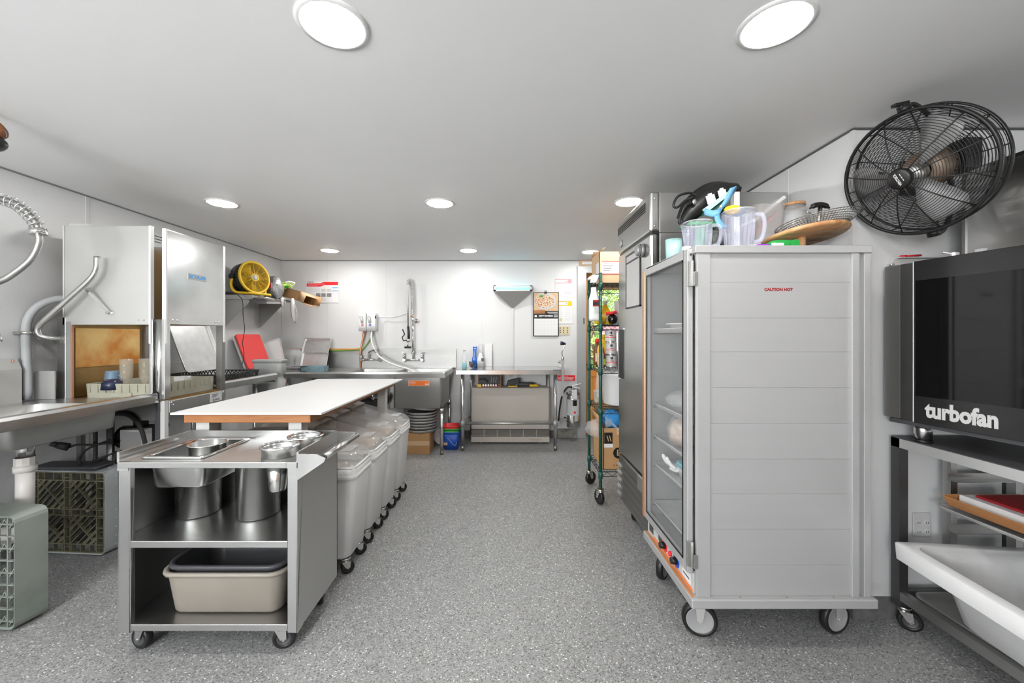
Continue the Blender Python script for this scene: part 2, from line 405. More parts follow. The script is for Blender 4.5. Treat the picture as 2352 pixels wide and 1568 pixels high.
def caster(parent, x, y, ztop, r=0.04, w=0.028, ang=0.0, wheel='black_rubber', fork='steel_dull', hub='mid_grey', lead=0.02, hr=0.62):
    """swivel caster: fork part with wheel and hub under it; ang = heading of the rolling direction"""
    d = Vector((math.cos(ang), math.sin(ang), 0)); a = Vector((-d.y, d.x, 0))
    c = Vector((x, y, r)) + d * lead
    m = MB()
    m.cyl((x, y, ztop - 0.012), (x, y, ztop), 0.028, n=14)
    m.cyl((x, y, ztop - 0.022), (x, y, ztop - 0.012), 0.02, n=12)
    for sgn in (-1, 1):
        p = a * sgn * (w/2 + 0.005)
        q = Vector((x, y, ztop - 0.02)) + p
        e = c + p
        m.add([q - d*0.02 - a*0.002, q + d*0.026 - a*0.002, e + d*0.012 - a*0.002, e - d*0.012 - a*0.002,
               q - d*0.02 + a*0.002, q + d*0.026 + a*0.002, e + d*0.012 + a*0.002, e - d*0.012 + a*0.002],
              [(3,2,1,0),(4,5,6,7),(0,1,5,4),(1,2,6,5),(2,3,7,6),(3,0,4,7)])
    m.cyl((x, y, ztop - 0.026), (x, y, ztop - 0.018), w/2 + 0.008, n=12)
    m.cyl(c - a*(w/2+0.009), c + a*(w/2+0.009), 0.006, n=8)
    f = build(m, 'caster', fork, parent)
    t = MB(); Mx = Matrix((( d.x, 0, a.x), (d.y, 0, a.y), (0, 1, 0)))
    b = min(0.006, w*0.25)
    t.lathe([(r*hr, -w/2), (r-b, -w/2), (r, -w/2+b), (r, w/2-b), (r-b, w/2), (r*hr, w/2), (r*hr, -w/2)], c, 28, Mx)
    build(t, 'wheel', wheel, f)
    h = MB(); h.lathe([(0, -w*0.42), (r*(hr-0.12), -w*0.42), (r*(hr-0.06), -w*0.5), (r*(hr+0.02), -w*0.48), (r*(hr+0.02), w*0.48), (r*(hr-0.06), w*0.5), (r*(hr-0.12), w*0.42), (0, w*0.42)], c, 24, Mx)
    build(h, 'hub', hub, f)
    return f

def arc(c, r, a0, a1, n, ax='xz'):
    c = Vector(c); out = []
    for i in range(n+1):
        a = R(a0 + (a1-a0)*i/n); p, q = r*math.cos(a), r*math.sin(a)
        out.append(c + {'xz': Vector((p,0,q)), 'yz': Vector((0,p,q)), 'xy': Vector((p,q,0))}[ax])
    return out

def spline(pts, n=8):
    """Catmull-Rom through the points"""
    P = [Vector(p) for p in pts]; P = [P[0]*2-P[1]] + P + [P[-1]*2-P[-2]]; out = []
    for i in range(1, len(P)-2):
        for k in range(n):
            t = k/n; a, b, c, d = P[i-1], P[i], P[i+1], P[i+2]
            out.append(0.5*((2*b) + (c-a)*t + (2*a-5*b+4*c-d)*t*t + (3*b-a-3*c+d)*t**3))
    out.append(P[-2]); return out

def coil(path, r, turns, wire, n=6, steps=12):
    """helical wire around a path"""
    P = [Vector(p) for p in path]; L = [0]
    for a, b in zip(P, P[1:]): L.append(L[-1] + (b-a).length)
    out = []; u = None; N = turns*steps
    for i in range(N+1):
        s = L[-1]*i/N; j = 0
        while j < len(L)-2 and L[j+1] < s: j += 1
        t = (s-L[j])/max(1e-9, L[j+1]-L[j]); p = P[j].lerp(P[j+1], t)
        d = (P[min(j+2, len(P)-1)] - P[max(j-1, 0)]).normalized()
        if u is None: u = d.orthogonal().normalized()
        u = (u - d*u.dot(d)).normalized(); w = d.cross(u); a = 2*math.pi*i/steps
        out.append(p + u*math.cos(a)*r + w*math.sin(a)*r)
    return MB().tube(out, wire, n)
# ---------------------------------------------------------------- the room
CEIL = 2.342; YB = 5.26; XL = -2.98; XR = 1.655; YR = 1.905; XFR = 3.1; YF = -2.4
struct(MB().box(-3.2, 3.3, -2.6, 5.6, -0.1, 0.0), 'floor', 'epoxy_flake_floor')
struct(MB().box(-3.2, 3.3, -2.6, 5.42, CEIL, CEIL + 0.1), 'ceiling', 'ceiling_white')
def panels(parent, axis, at, edges, z0, z1, inward, t=0.004, gap=0.003):
    """wall sheets hung on a wall, a joint between each two"""
    for a, b in zip(edges, edges[1:]):
        m = MB(); p, q = min(a, b) + gap/2, max(a, b) - gap/2
        if axis == 'x': m.box(at, at + inward*t, p, q, z0, z1)
        else: m.box(p, q, at, at + inward*t, z0, z1)
        build(m, 'wall_panel', 'wall_white', parent)
    for e in edges[1:-1]:
        m = MB()
        if axis == 'x': m.box(at, at + inward*(t+0.0025), e - 0.012, e + 0.012, z0, z1)
        else: m.box(e - 0.012, e + 0.012, at, at + inward*(t+0.0025), z0, z1)
        build(m, 'divider_strip', 'strip_white', parent)
T = 0.004
wl = struct(MB().box(XL-0.12, XL-T, YF-0.1, YB+0.1, 0, CEIL), 'wall_left', 'joint_dark')
panels(wl, 'x', XL-T, [YF, -0.88, 0.34, 1.58, 2.825, 4.075, YB], 0.0, CEIL-0.004, 1)
DX0, DX1, DZ = 1.035, 1.60, 2.172          # clear opening of the back door
wbm = MB(); wbm.box(XL-0.1, 0.95, YB+T, YB+0.14, 0, CEIL); wbm.box(0.95, XR+0.1, YB+0.03, YB+0.14, 2.262, CEIL)
wb = struct(wbm, 'wall_back', 'joint_dark')
panels(wb, 'y', YB+T, [XL+0.002, -2.375, -1.60, -0.335, 0.948], 0.0, CEIL-0.004, -1)
wr = struct(MB().box(XR+T, XR+0.14, YR+T, YB+0.14, 0, CEIL), 'wall_right', 'joint_dark')
panels(wr, 'x', XR+T, [YR, 2.355, 3.575, 4.795, YB], 0.0, CEIL-0.004, -1)
wc = struct(MB().box(XR+0.004, XFR+0.1, YR+T, YR+0.14, 0, CEIL), 'wall_corner', 'joint_dark')
panels(wc, 'y', YR+T, [XR, 2.62, XFR], 0.0, CEIL-0.004, -1)
wf = struct(MB().box(XFR, XFR+0.1, YF-0.1, YR+0.1, 0, CEIL), 'wall_far_right', 'wall_white')
wm = MB(); WZ0, WZ1 = 0.95, 2.15        # unseen window added behind the photographer for extra light
wx = [XL-0.1, -2.8, -0.75, XFR+0.1]
for i in range(0, 4, 2): wm.box(wx[i], wx[i+1], YF-0.12, YF, 0, CEIL)
for i in (1,): wm.box(wx[i], wx[i+1], YF-0.12, YF, 0, WZ0); wm.box(wx[i], wx[i+1], YF-0.12, YF, WZ1, CEIL)
wn = struct(wm, 'wall_front', 'wall_white')
for k, (a, b) in enumerate(((-2.8, -0.75),)):
    w = build(MB().box(a, b, YF-0.065, YF-0.06, WZ0, WZ1), 'window_%d' % (k+1), 'window_pane'); w['kind'] = 'structure'  # pane of the added unseen window
    f = MB(); f.box(a, a+0.05, YF-0.09, YF-0.04, WZ0, WZ1); f.box(b-0.05, b, YF-0.09, YF-0.04, WZ0, WZ1); f.box(a+0.05, b-0.05, YF-0.09, YF-0.04, WZ0, WZ0+0.05); f.box(a+0.05, b-0.05, YF-0.09, YF-0.04, WZ1-0.05, WZ1); f.box((a+b)/2-0.02, (a+b)/2+0.02, YF-0.09, YF-0.04, WZ0+0.05, WZ1-0.05)
    build(f, 'window_frame', 'white_matte', w)  # frame of the added unseen window
    ld = bpy.data.lights.new('added_fill', 'AREA'); ld.shape = 'RECTANGLE'; ld.size = b-a; ld.size_y = WZ1-WZ0; ld.energy = FILL*(b-a)*(WZ1-WZ0); ld.color = (0.96, 0.98, 1.0)
    lo = bpy.data.objects.new('added_fill', ld); COL.objects.link(lo); lo.location = ((a+b)/2, YF-0.11, (WZ0+WZ1)/2); lo.rotation_euler = (R(90+42), 0, 0)   # added lamp, tilted up to brighten the ceiling
# dark coved base where the floor coating turns up the walls
struct(MB().box(XR+0.001, XFR, YR-0.006, YR, 0, 0.105), 'baseboard_corner', 'cove_grey')
struct(MB().box(XR-0.006, XR, YR-0.006, YB, 0, 0.105), 'baseboard_right', 'cove_grey')
struct(MB().box(XL, XL+0.006, YF, YB, 0, 0.10), 'baseboard_left', 'cove_grey')
struct(MB().box(XL, 0.66, YB-0.006, YB, 0, 0.10), 'baseboard_back', 'cove_grey')
struct(MB().box(0.66, 0.925, YB-0.03, YB, 0, 0.125), 'baseboard_curb', 'concrete', bevel=0.008)
# corner beads at the ceiling and the inside corner
struct(MB().box(XL, XL+0.012, YF, YB, CEIL-0.007, CEIL), 'trim_1', 'mid_grey')
struct(MB().box(XL, 0.948, YB-0.010, YB, CEIL-0.008, CEIL), 'trim_2', 'mid_grey')
struct(MB().box(XR-0.006, XR, YR, YB, CEIL-0.009, CEIL), 'trim_3', 'joint_dark')
struct(MB().box(XR, XFR, YR-0.006, YR, CEIL-0.009, CEIL), 'trim_4', 'joint_dark')
struct(MB().box(XL, XL+0.02, YB-0.02, YB, 0, CEIL-0.008), 'trim_5', 'strip_white')
struct(MB().box(XR-0.004, XR+0.012, YR-0.004, YR+0.012, 0.105, CEIL-0.01), 'trim_6', 'strip_white')
# steel door frame
fm = MB()
fm.box(0.922, 1.035, YB-0.035, YB+0.13, 0, 2.262); fm.box(1.035, 1.645, YB-0.035, YB+0.13, DZ, 2.262); fm.box(DX1, 1.645, YB-0.035, YB+0.13, 0, DZ)
tf = struct(fm, 'trim_7', 'grey_metal', bevel=0.004)
build(MB().box(1.000, 1.012, YB-0.038, YB-0.034, 1.50, 1.58), 'strike_plate', 'black', tf)
hw = struct(MB().box(0.950, XR, YB-0.005, YB+0.03, 2.262, CEIL-0.002), 'trim_8', 'pine_pale')
build(MB().box(0.985, 1.62, YB-0.022, YB-0.004, 2.285, 2.322), 'batten', 'white_matte', hw)
# pine outer door with a glazed light
dr = build(MB().box(DX0-0.03, 1.115, YB+0.135, YB+0.175, 0.005, 2.20), 'door_1', 'pine'); dr['kind'] = 'structure'
for (a, b, c, d, nm) in ((1.53, 1.64, 0.005, 2.20, 'stile'), (1.115, 1.53, 1.975, 2.20, 'top_rail'), (1.115, 1.53, 0.80, 0.90, 'lock_rail'), (1.115, 1.53, 0.005, 0.20, 'bottom_rail'), (1.29, 1.36, 0.20, 0.80, 'muntin')):
    build(MB().box(a, b, YB+0.135, YB+0.175, c, d), nm, 'pine', dr)
for a, b in ((1.115, 1.29), (1.36, 1.53)):
    build(MB().box(a, b, YB+0.15, YB+0.165, 0.20, 0.80), 'door_panel', 'pine', dr)
build(MB().box(1.115, 1.53, YB+0.152, YB+0.158, 0.90, 1.975), 'pane', 'window_pane', dr)
bo = MB(); bo.bar((1.04, YB+0.12, 0.96), (1.22, YB+0.12, 0.955), 0.012, 0.012); bo.box(1.035, 1.065, YB+0.105, YB+0.135, 0.93, 0.99)
build(bo, 'bolt', 'black', dr)
# added unseen pine door behind the photographer, for warm reflections in steel
d2 = build(MB().box(-0.6, 0.35, YF, YF+0.045, 0.0, 2.05), 'added_door', 'pine'); d2['kind'] = 'structure'
for a, b in ((-0.5, -0.16), (-0.09, 0.25)):
    for c, d in ((0.15, 0.95), (1.05, 1.9)): build(MB().box(a, b, YF+0.045, YF+0.06, c, d), 'door_panel', 'pine', d2)  # panels of the added unseen door
# ---------------------------------------------------------------- recessed ceiling lamps
def lamp(x, y, label):
    t = thing('ceiling_lamp', label, 'ceiling lamp', (x, y, CEIL), group='round recessed ceiling lamps')
    build(MB().lathe([(0.112, CEIL), (0.112, CEIL-0.003), (0.097, CEIL-0.006), (0.093, CEIL-0.004), (0.093, CEIL)], (x, y, 0), 40), 'trim_ring', 'white_gloss', t)
    m = MB(); m.lathe([(0.093, CEIL-0.004), (0.088, CEIL-0.0075), (0.06, CEIL-0.010), (0.0, CEIL-0.0115)], (x, y, 0), 40); build(m, 'lens', 'lamp_lens', t)
for x, y, lb in ((-0.555, 1.27, 'round ceiling lamp nearest the viewer, above the steel cart'),
                 (0.856, 1.27, 'round ceiling lamp nearest the viewer, above the holding cabinet'),
                 (-2.133, 2.98, 'round ceiling lamp above the dishwasher'),
                 (-0.505, 2.98, 'round ceiling lamp above the middle of the aisle'),
                 (0.903, 2.95, 'round ceiling lamp half hidden behind the refrigerator top'),
                 (-2.07, 4.645, 'round ceiling lamp by the back wall, above the wall poster'),
                 (-0.452, 4.645, 'round ceiling lamp by the back wall, between sink and insect trap'),
                 (0.985, 4.72, 'round ceiling lamp by the back door, beside the cardboard box'),
                 (-2.1, 1.27, 'unseen round ceiling lamp added beyond the left frame edge'),  # last three lamps are out of view, added to light the room
                 (-2.1, -0.45, 'unseen round ceiling lamp added behind the viewer at the left wall'),
                 (-0.5, -0.45, 'unseen round ceiling lamp added behind the viewer in the middle')):
    lamp(x, y, lb)
# ---------------------------------------------------------------- outside the back door
struct(MB().box(-4, 9, 5.6, 16, -0.25, -0.15), 'ground', 'grass')
def tree(x, y, h, rad, label, seed, n=1500):
    rnd = random.Random(seed); t = thing('leafy_tree', label, 'tree', (x, y, -0.15), group='trees outside the back door')
    tr = MB().tube([(x, y, -0.15), (x+0.05, y, h*0.35), (x-0.05, y+0.1, h*0.7)], [0.12, 0.09, 0.04], 10)
    for k in range(5):
        a = rnd.uniform(0, 6.28); z = h*rnd.uniform(0.2, 0.5)
        tr.tube([(x, y, z), (x+math.cos(a)*rad*0.4, y+math.sin(a)*rad*0.4, z+0.5), (x+math.cos(a)*rad*0.7, y+math.sin(a)*rad*0.7, z+1.0)], [0.05, 0.03, 0.015], 6)
    build(tr, 'trunk', 'cardboard_dark', t)
    lf = MB(); vs = []; fs = []
    for k in range(n):
        while True:
            p = Vector((rnd.uniform(-1, 1), rnd.uniform(-1, 1), rnd.uniform(-1, 1)))
            if 0.25 < p.length < 1: break
        c = Vector((x + p.x*rad, y + p.y*rad, h*0.5 + p.z*h*0.55)); s = rnd.uniform(0.05, 0.10)
        u = Vector((rnd.gauss(0,1), rnd.gauss(0,1), rnd.gauss(0,1))).normalized(); w = u.orthogonal().normalized()
        o = len(vs); vs += [c - u*s, c + w*s*0.5, c + u*s, c - w*s*0.5]; fs.append((o, o+1, o+2, o+3))
    lf.add(vs, fs); build(lf, 'foliage', 'leaf', t, kind='stuff', norm=False)
tree(1.62, 7.9, 3.4, 0.54, 'light green leafy tree right outside the back door', 3, 900)
tree(2.80, 8.8, 3.6, 0.60, 'light green leafy tree seen behind the wire shelving', 4, 1000)
tree(2.30, 10.6, 4.6, 1.05, 'leafy tree farthest from the back door', 6, 2600)
sg = thing('sign_board', 'white and pink board standing outside the back door', 'sign', (2.2, 7.0, -0.15))
build(MB().box(1.62, 2.6, 6.98, 7.02, 0.5, 1.40), 'board', 'white_matte', sg)
build(MB().box(1.62, 2.6, 6.975, 7.025, 1.40, 1.53), 'top_band', 'pale_pink', sg)
for a in (1.7, 2.5): build(MB().box(a, a+0.05, 6.98, 7.02, -0.15, 0.5), 'leg', 'white_matte', sg)
# ---------------------------------------------------------------- steel cart in front
def pot(m, x, y, z0, h, r, rb=None, t=0.003, lip=0.006, n=40):
    """open cylindrical steel pot with rolled lip"""
    rb = rb or r
    m.lathe([(0, z0), (rb-0.008, z0), (rb, z0+0.008), (r, z0+h-0.006), (r+lip, z0+h-0.004), (r+lip, z0+h), (r-t, z0+h), (rb-t, z0+0.012), (0, z0+0.004)], (x, y, 0), n)
    return m
CXL, CXR, CY0, CY1, CT = -1.633, -0.880, 1.670, 2.062, 0.820
c = thing('utility_cart', 'open stainless steel cart with two shelves in front of the white table', 'cart', ((CXL+CXR)/2, (CY0+CY1)/2, 0))
m = MB()
m.box(CXL, -1.572, CY0, CY1, CT-0.018, CT); m.box(-1.318, CXR, CY0, CY1, CT-0.018, CT)
m.box(-1.572, -1.318, CY0, 1.728, CT-0.018, CT); m.box(-1.572, -1.318, 2.022, CY1, CT-0.018, CT)
build(m, 'top', 'steel', c)
build(MB().box(CXL, CXL+0.045, CY0-0.003, CY0+0.012, 0.785, CT+0.0), 'corner_plate', 'steel_dull', c)
build(MB().box(CXL, CXR-0.045, CY0-0.004, CY0+0.004, CT-0.024, CT+0.001), 'front_rail', 'steel', c, bevel=0.002)
build(MB().box(CXR-0.044, CXR, CY0-0.006, CY0+0.004, CT-0.024, CT+0.001), 'rail_cap', 'steel', c, bevel=0.001)
build(MB().box(CXL-0.004, CXL+0.006, CY0, CY1, CT, 0.862), 'side_lip', 'steel_bright', c)
build(MB().box(CXR-0.006, CXR+0.002, CY0+0.005, CY1, CT, 0.862), 'side_lip', 'steel', c)
build(MB().box(CXL, CXR, CY1-0.008, CY1, CT, 0.862), 'back_lip', 'steel', c)
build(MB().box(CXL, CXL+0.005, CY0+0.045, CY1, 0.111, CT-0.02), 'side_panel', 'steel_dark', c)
build(MB().box(CXR-0.005, CXR, CY0+0.045, CY1, 0.111, CT-0.02), 'side_panel', 'steel', c)
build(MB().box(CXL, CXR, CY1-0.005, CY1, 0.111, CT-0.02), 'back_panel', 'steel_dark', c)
for xa, xb in ((CXL, CXL+0.052), (CXR-0.042, CXR)):
    p = MB(); p.box(xa, xb, CY0, CY0+0.004, 0.105, CT-0.024)
    if xa == CXL: p.box(CXL, CXL+0.006, CY0, CY0+0.05, 0.105, CT-0.024); p.box(CXL+0.046, CXL+0.052, CY0, CY0+0.022, 0.105, CT-0.024)
    else: p.box(CXR-0.006, CXR, CY0, CY0+0.05, 0.105, CT-0.024)
    build(p, 'corner_post', 'steel', c, bevel=0.002)
for z in (0.489, 0.140):
    p = MB(); p.box(CXL+0.005, CXR-0.005, CY0+0.005, CY1-0.005, z-0.006, z); p.box(CXL+0.052, CXR-0.042, CY0, CY0+0.008, z-0.028, z)
    build(p, 'shelf', 'steel', c, bevel=0.002)
hb = MB().cyl((-0.776, 1.688, 0.836), (-0.776, 2.055, 0.836), 0.0135, n=16); h = build(hb, 'handle_bar', 'steel_bright', c)
for y in (CY0-0.001, CY1-0.004):
    b = MB().prism([(CXR, 0.855), (CXR+0.085, 0.852), (-0.762, 0.836), (-0.770, 0.820), (CXR, 0.745)], 'y', y, y+0.005); build(b, 'bracket', 'steel_bright', h)
for x, y, a in ((CXL+0.065, CY0+0.055, 2.9), (CXR-0.10, CY0+0.055, 0.25), (CXL+0.085, CY1-0.06, 1.4), (CXR-0.06, CY1-0.06, 1.9)):
    caster(c, x, y, 0.113, 0.047, 0.032, a, lead=0.015, wheel='black', hub='dark_grey')
# rectangular pan let into the top
p = thing('steam_table_pan', 'rectangular stainless pan let into the top of the cart', 'pan', (-1.445, 1.875, 0.683))
m = MB(); cx, cy = -1.445, 1.875
m.rr([(cx, cy, 0.683, 0.105, 0.128, 0.03), (cx, cy, 0.692, 0.113, 0.137, 0.035), (cx, cy, 0.822, 0.122, 0.146, 0.03)])
m.rr([(cx, cy, 0.822, 0.119, 0.143, 0.028), (cx, cy, 0.695, 0.108, 0.132, 0.03), (cx, cy, 0.687, 0.10, 0.122, 0.028)], capb=False, capt=True)
build(m, 'body', 'steel_bright', p)
r = MB(); r.rr([(cx, cy, 0.824, 0.118, 0.142, 0.028), (cx, cy, 0.829, 0.121, 0.145, 0.03), (cx, cy, 0.829, 0.137, 0.162, 0.02), (cx, cy, 0.823, 0.139, 0.164, 0.02), (cx, cy, 0.8215, 0.137, 0.162, 0.02)], capb=False)
build(r, 'rim', 'chrome', p)
solo(pot(MB(), -1.418, 1.885, 0.690, 0.155, 0.074, 0.070), 'round_insert', 'steel_bright', 'round steel insert standing inside the rectangular pan', 'insert')
for x, y, lb, cup in ((-1.012, 1.775, 'round steel insert at the front of the cart top, its tapered cup hanging below', True), (-0.985, 1.945, 'round steel insert behind the front one by the cart handle', False)):
    t = thing('round_insert', lb, 'insert', (x, y, CT))
    m = MB(); m.lathe([(0.0, CT+0.005), (0.066, CT+0.005), (0.068, CT+0.03), (0.075, CT+0.044), (0.081, CT+0.0455), (0.081, CT+0.040), (0.074, CT+0.036), (0.073, CT+0.0012), (0.0, CT+0.0012)], (x, y, 0), 44)
    build(m, 'ring', 'steel_bright', t)
    build(MB().lathe([(0.074+0.0065*math.cos(a), CT+0.044+0.004*math.sin(a)) for a in [k*math.pi/4 for k in range(9)]], (x, y, 0), 44), 'rolled_rim', 'chrome', t)
    if cup:
        m = MB(); m.lathe([(0, 0.668), (0.030, 0.668), (0.033, 0.674), (0.044, CT-0.019), (0.041, CT-0.019), (0.030, 0.68), (0, 0.68)], (x-0.004, y-0.012, 0), 32); build(m, 'cup', 'steel_bright', t)
solo(pot(MB(), -1.505, 1.945, 0.4895, 0.188, 0.094, 0.090), 'steel_pot', 'steel_bright', 'shorter steel pot on the cart shelf under the pan', 'pot')
solo(pot(MB(), -1.205, 1.93, 0.4895, 0.305, 0.096, 0.094), 'steel_pot', 'steel_bright', 'tall cylindrical steel pot on the right of the cart shelf', 'pot')
def bus_tub(name, mat, cx, cy, z0, hx, hy, h, label):
    t = thing(name, label, 'tub', (cx, cy, z0))
    m = MB(); m.rr([(cx, cy, z0, hx-0.045, hy-0.045, 0.04), (cx, cy, z0+0.012, hx-0.036, hy-0.036, 0.05), (cx, cy, z0+h, hx-0.014, hy-0.014, 0.06)])
    m.rr([(cx, cy, z0+h, hx-0.018, hy-0.018, 0.058), (cx, cy, z0+0.014, hx-0.042, hy-0.042, 0.045)], capb=False, capt=True)
    build(m, 'body', mat, t)
    q = MB(); q.rr([(cx, cy, z0+h-0.001, hx-0.019, hy-0.019, 0.058), (cx, cy, z0+h+0.004, hx-0.014, hy-0.014, 0.06), (cx, cy, z0+h+0.003, hx-0.002, hy-0.002, 0.068), (cx, cy, z0+h-0.006, hx, hy, 0.07), (cx, cy, z0+h-0.014, hx-0.003, hy-0.003, 0.067), (cx, cy, z0+h-0.014, hx-0.012, hy-0.012, 0.062)], capb=False)
    build(q, 'rim', mat, t)
bus_tub('bus_tub', 'tub_beige', -1.232, 1.872, 0.1405, 0.275, 0.175, 0.190, 'beige plastic bus tub on the bottom shelf of the cart')
bus_tub('bus_tub', 'dark_grey', -1.232, 1.874, 0.182, 0.262, 0.162, 0.172, 'charcoal bus tub nested inside the beige tub on the cart')
# ---------------------------------------------------------------- white-topped work table
t = thing('work_table', 'long work table with white sheet top and thick wooden edge', 'table', (-1.34, 2.83, 0))
build(MB().box(-1.728, -0.952, 2.04, 3.63, 0.944, 0.955), 'white_top', 'table_white', t, bevel=0.002)
build(MB().box(-1.673, -1.018, 2.06, 3.61, 0.900, 0.944), 'butcher_block', 'butcher_block', t, bevel=0.003)
for x in (-1.60, -1.115):
    for y in (2.125, 3.56): build(MB().box(x-0.035, x+0.035, y-0.035, y+0.035, 0, 0.90), 'leg', 'light_grey', t, bevel=0.004)
# ---------------------------------------------------------------- ingredient bins
def bin_(y0, label, fill, fmat, slide):
    x1 = -0.845; w = 0.308; yc = y0 + w/2; L = 0.74; xc = x1 - L/2
    t = thing('ingredient_bin', label, 'ingredient bin', (xc, yc, 0), group='white ingredient bins under the work table')
    m = MB(); m.rr([(xc-0.012, yc, 0.092, L/2-0.050, w/2-0.030, 0.03), (xc-0.010, yc, 0.105, L/2-0.032, w/2-0.024, 0.04), (xc, yc, 0.548, L/2-0.008, w/2-0.010, 0.045)])
    m.rr([(xc, yc, 0.548, L/2-0.012, w/2-0.014, 0.042), (xc-0.008, yc, 0.13, L/2-0.036, w/2-0.03, 0.04)], capb=False, capt=True)
    build(m, 'body', 'white_plastic', t)
    q = MB(); q.rr([(xc, yc, 0.540, L/2-0.010, w/2-0.012, 0.045), (xc, yc, 0.545, L/2, w/2, 0.05), (xc, yc, 0.566, L/2+0.002, w/2, 0.05), (xc, yc, 0.574, L/2-0.004, w/2-0.005, 0.047), (xc, yc, 0.574, L/2-0.014, w/2-0.015, 0.04)], capb=False)
    build(q, 'rim', 'white_gloss', t)
    def prof(x):     # height of the sloping top along the bin
        u = (x1 - x) / L
        return 0.655 + 0.115 * min(1, u/0.62)
    def shell(xa, xb, lift, inset, nm, mat, base=0.574, front=True):
        m = MB(); n = 8; g = []
        ys = [yc-w/2+inset, yc-w/2+inset+0.022, yc+w/2-inset-0.022, yc+w/2-inset]
        xs = [xa + (xb-xa)*i/n for i in range(n+1)]
        rows = []
        if front:
            rows.append([(xa+0.004, ys[0]+0.01, base), (xa+0.004, ys[1], base), (xa+0.004, ys[2], base), (xa+0.004, ys[3]-0.01, base)])
            rows.append([(xa-0.012, ys[0], base), (xa-0.008, ys[1], prof(xa)+lift-0.02), (xa-0.008, ys[2], prof(xa)+lift-0.02), (xa-0.012, ys[3], base)])
        for x in xs[1 if front else 0:]:
            z = prof(x)+lift; rows.append([(x, ys[0], base), (x, ys[1], z), (x, ys[2], z), (x, ys[3], base)])
        m.sheet(rows, 0.0 if nm == 'lid' else 0.003); return build(m, nm, mat, t)
    lid = shell(x1-0.004, x1-0.42, 0, 0.006, 'lid', 'clear_lid')
    e = MB()
    e.rr([(x1-0.21, yc, 0.574, 0.207, w/2-0.003, 0.05), (x1-0.21, yc, 0.598, 0.207, w/2-0.003, 0.05), (x1-0.21, yc, 0.604, 0.202, w/2-0.008, 0.05)], capb=False); build(e, 'lid_rim', 'white_gloss', lid)
    e2 = MB(); e2.tube([(x1-0.10, yc-w/2+0.012, 0.607), (x1-0.03, yc-w/2+0.014, 0.609), (x1-0.010, yc-w/2+0.04, 0.611), (x1-0.007, yc, 0.612), (x1-0.010, yc+w/2-0.04, 0.611), (x1-0.03, yc+w/2-0.014, 0.609), (x1-0.10, yc+w/2-0.012, 0.607)], 0.007, 8); build(e2, 'lid_lip', 'white_gloss', lid)
    pd = MB().box(x1-0.13, x1-0.06, yc-0.06, yc+0.06, prof(x1-0.1)+0.001, prof(x1-0.1)+0.006); build(pd, 'finger_grip', 'clear_plastic', lid)
    shell(x1-0.40, x1-L+0.006, 0.008, 0.003, 'back_lid', 'lid_tan', front=False)
    build(MB().box(x1-L+0.05, x1-0.04, yc-w/2+0.036, yc+w/2-0.036, fill-0.05, fill), 'contents', fmat, t)
    for x in (x1-0.075, x1-L+0.10):
        for y in (y0+0.055, y0+w-0.055): caster(t, x, y, 0.093, 0.037, 0.030, 0.5 if x > -1.2 else 2.0, lead=0.012, wheel='black', hub='black', fork='steel_bright')
for i, (lb, fl, fm) in enumerate((('white ingredient bin nearest the viewer, partly behind the cart', 0.56, 'flour'),
                                  ('second white ingredient bin from the viewer, brown contents under its clear lid', 0.63, 'oats_brown'),
                                  ('third white ingredient bin from the viewer, pale brown contents', 0.625, 'oats_brown'),
                                  ('white ingredient bin farthest from the viewer, next to the round pans', 0.58, 'flour'))):
    bin_(2.21 + 0.33*i, lb, fl, fm, 0)
# ---------------------------------------------------------------- soiled-dish table with sink at the left wall
TX = -2.24
t = thing('dish_table', 'stainless dish table with sink and rolled rim along the left wall', 'sink', (-2.6, 1.7, 0))
def rim_profile(x, z):     # raised rolled edge, outline in (x,z)
    return [(x-0.065, z-0.030), (x-0.050, z-0.004), (x-0.030, z+0.006), (x-0.008, z+0.002), (x+0.004, z-0.012), (x+0.004, z-0.058), (x-0.006, z-0.062), (x-0.006, z-0.016), (x-0.03, z-0.006), (x-0.056, z-0.034)]
build(MB().prism(rim_profile(TX, 0.980), 'y', 0.95, 2.555), 'rolled_rim', 'steel_bright', t)
BX0, BX1, BY0, BY1 = -2.80, -2.30, 1.83, 2.36
m = MB(); m.box(-2.97, BX0, 0.95, 2.545, 0.943, 0.950); m.box(BX1, TX-0.058, 0.95, 2.545, 0.943, 0.950)
m.box(BX0, BX1, 0.95, BY0, 0.943, 0.950); m.box(BX0, BX1, BY1, 2.545, 0.943, 0.950); build(m, 'tabletop', 'steel', t)
m = MB(); cx, cy, hx, hy = (BX0+BX1)/2, (BY0+BY1)/2, (BX1-BX0)/2, (BY1-BY0)/2
m.rr([(cx, cy, 0.805, hx-0.03, hy-0.03, 0.03), (cx, cy, 0.815, hx-0.006, hy-0.006, 0.04), (cx, cy, 0.945, hx+0.004, hy+0.004, 0.04)])
m.rr([(cx, cy, 0.945, hx, hy, 0.04), (cx, cy, 0.82, hx-0.012, hy-0.012, 0.04), (cx, cy, 0.811, hx-0.04, hy-0.04, 0.03)], capb=False, capt=True)
build(m, 'sink_bowl', 'steel_dull', t)
d = MB(); d.cyl((-2.53, 2.09, 0.715), (-2.53, 2.09, 0.806), 0.035, n=24); d.cyl((-2.53, 2.09, 0.790), (-2.53, 2.09, 0.806), 0.045, n=24)
dn = build(d, 'drain', 'steel_bright', t)
q = MB(); q.cyl((-2.53, 2.09, 0.672), (-2.53, 2.09, 0.715), 0.040, n=10, smooth=False); q.cyl((-2.53, 2.09, 0.640), (-2.53, 2.09, 0.674), 0.044, n=24); q.cyl((-2.53, 2.09, 0.41), (-2.53, 2.09, 0.65), 0.035, n=24)
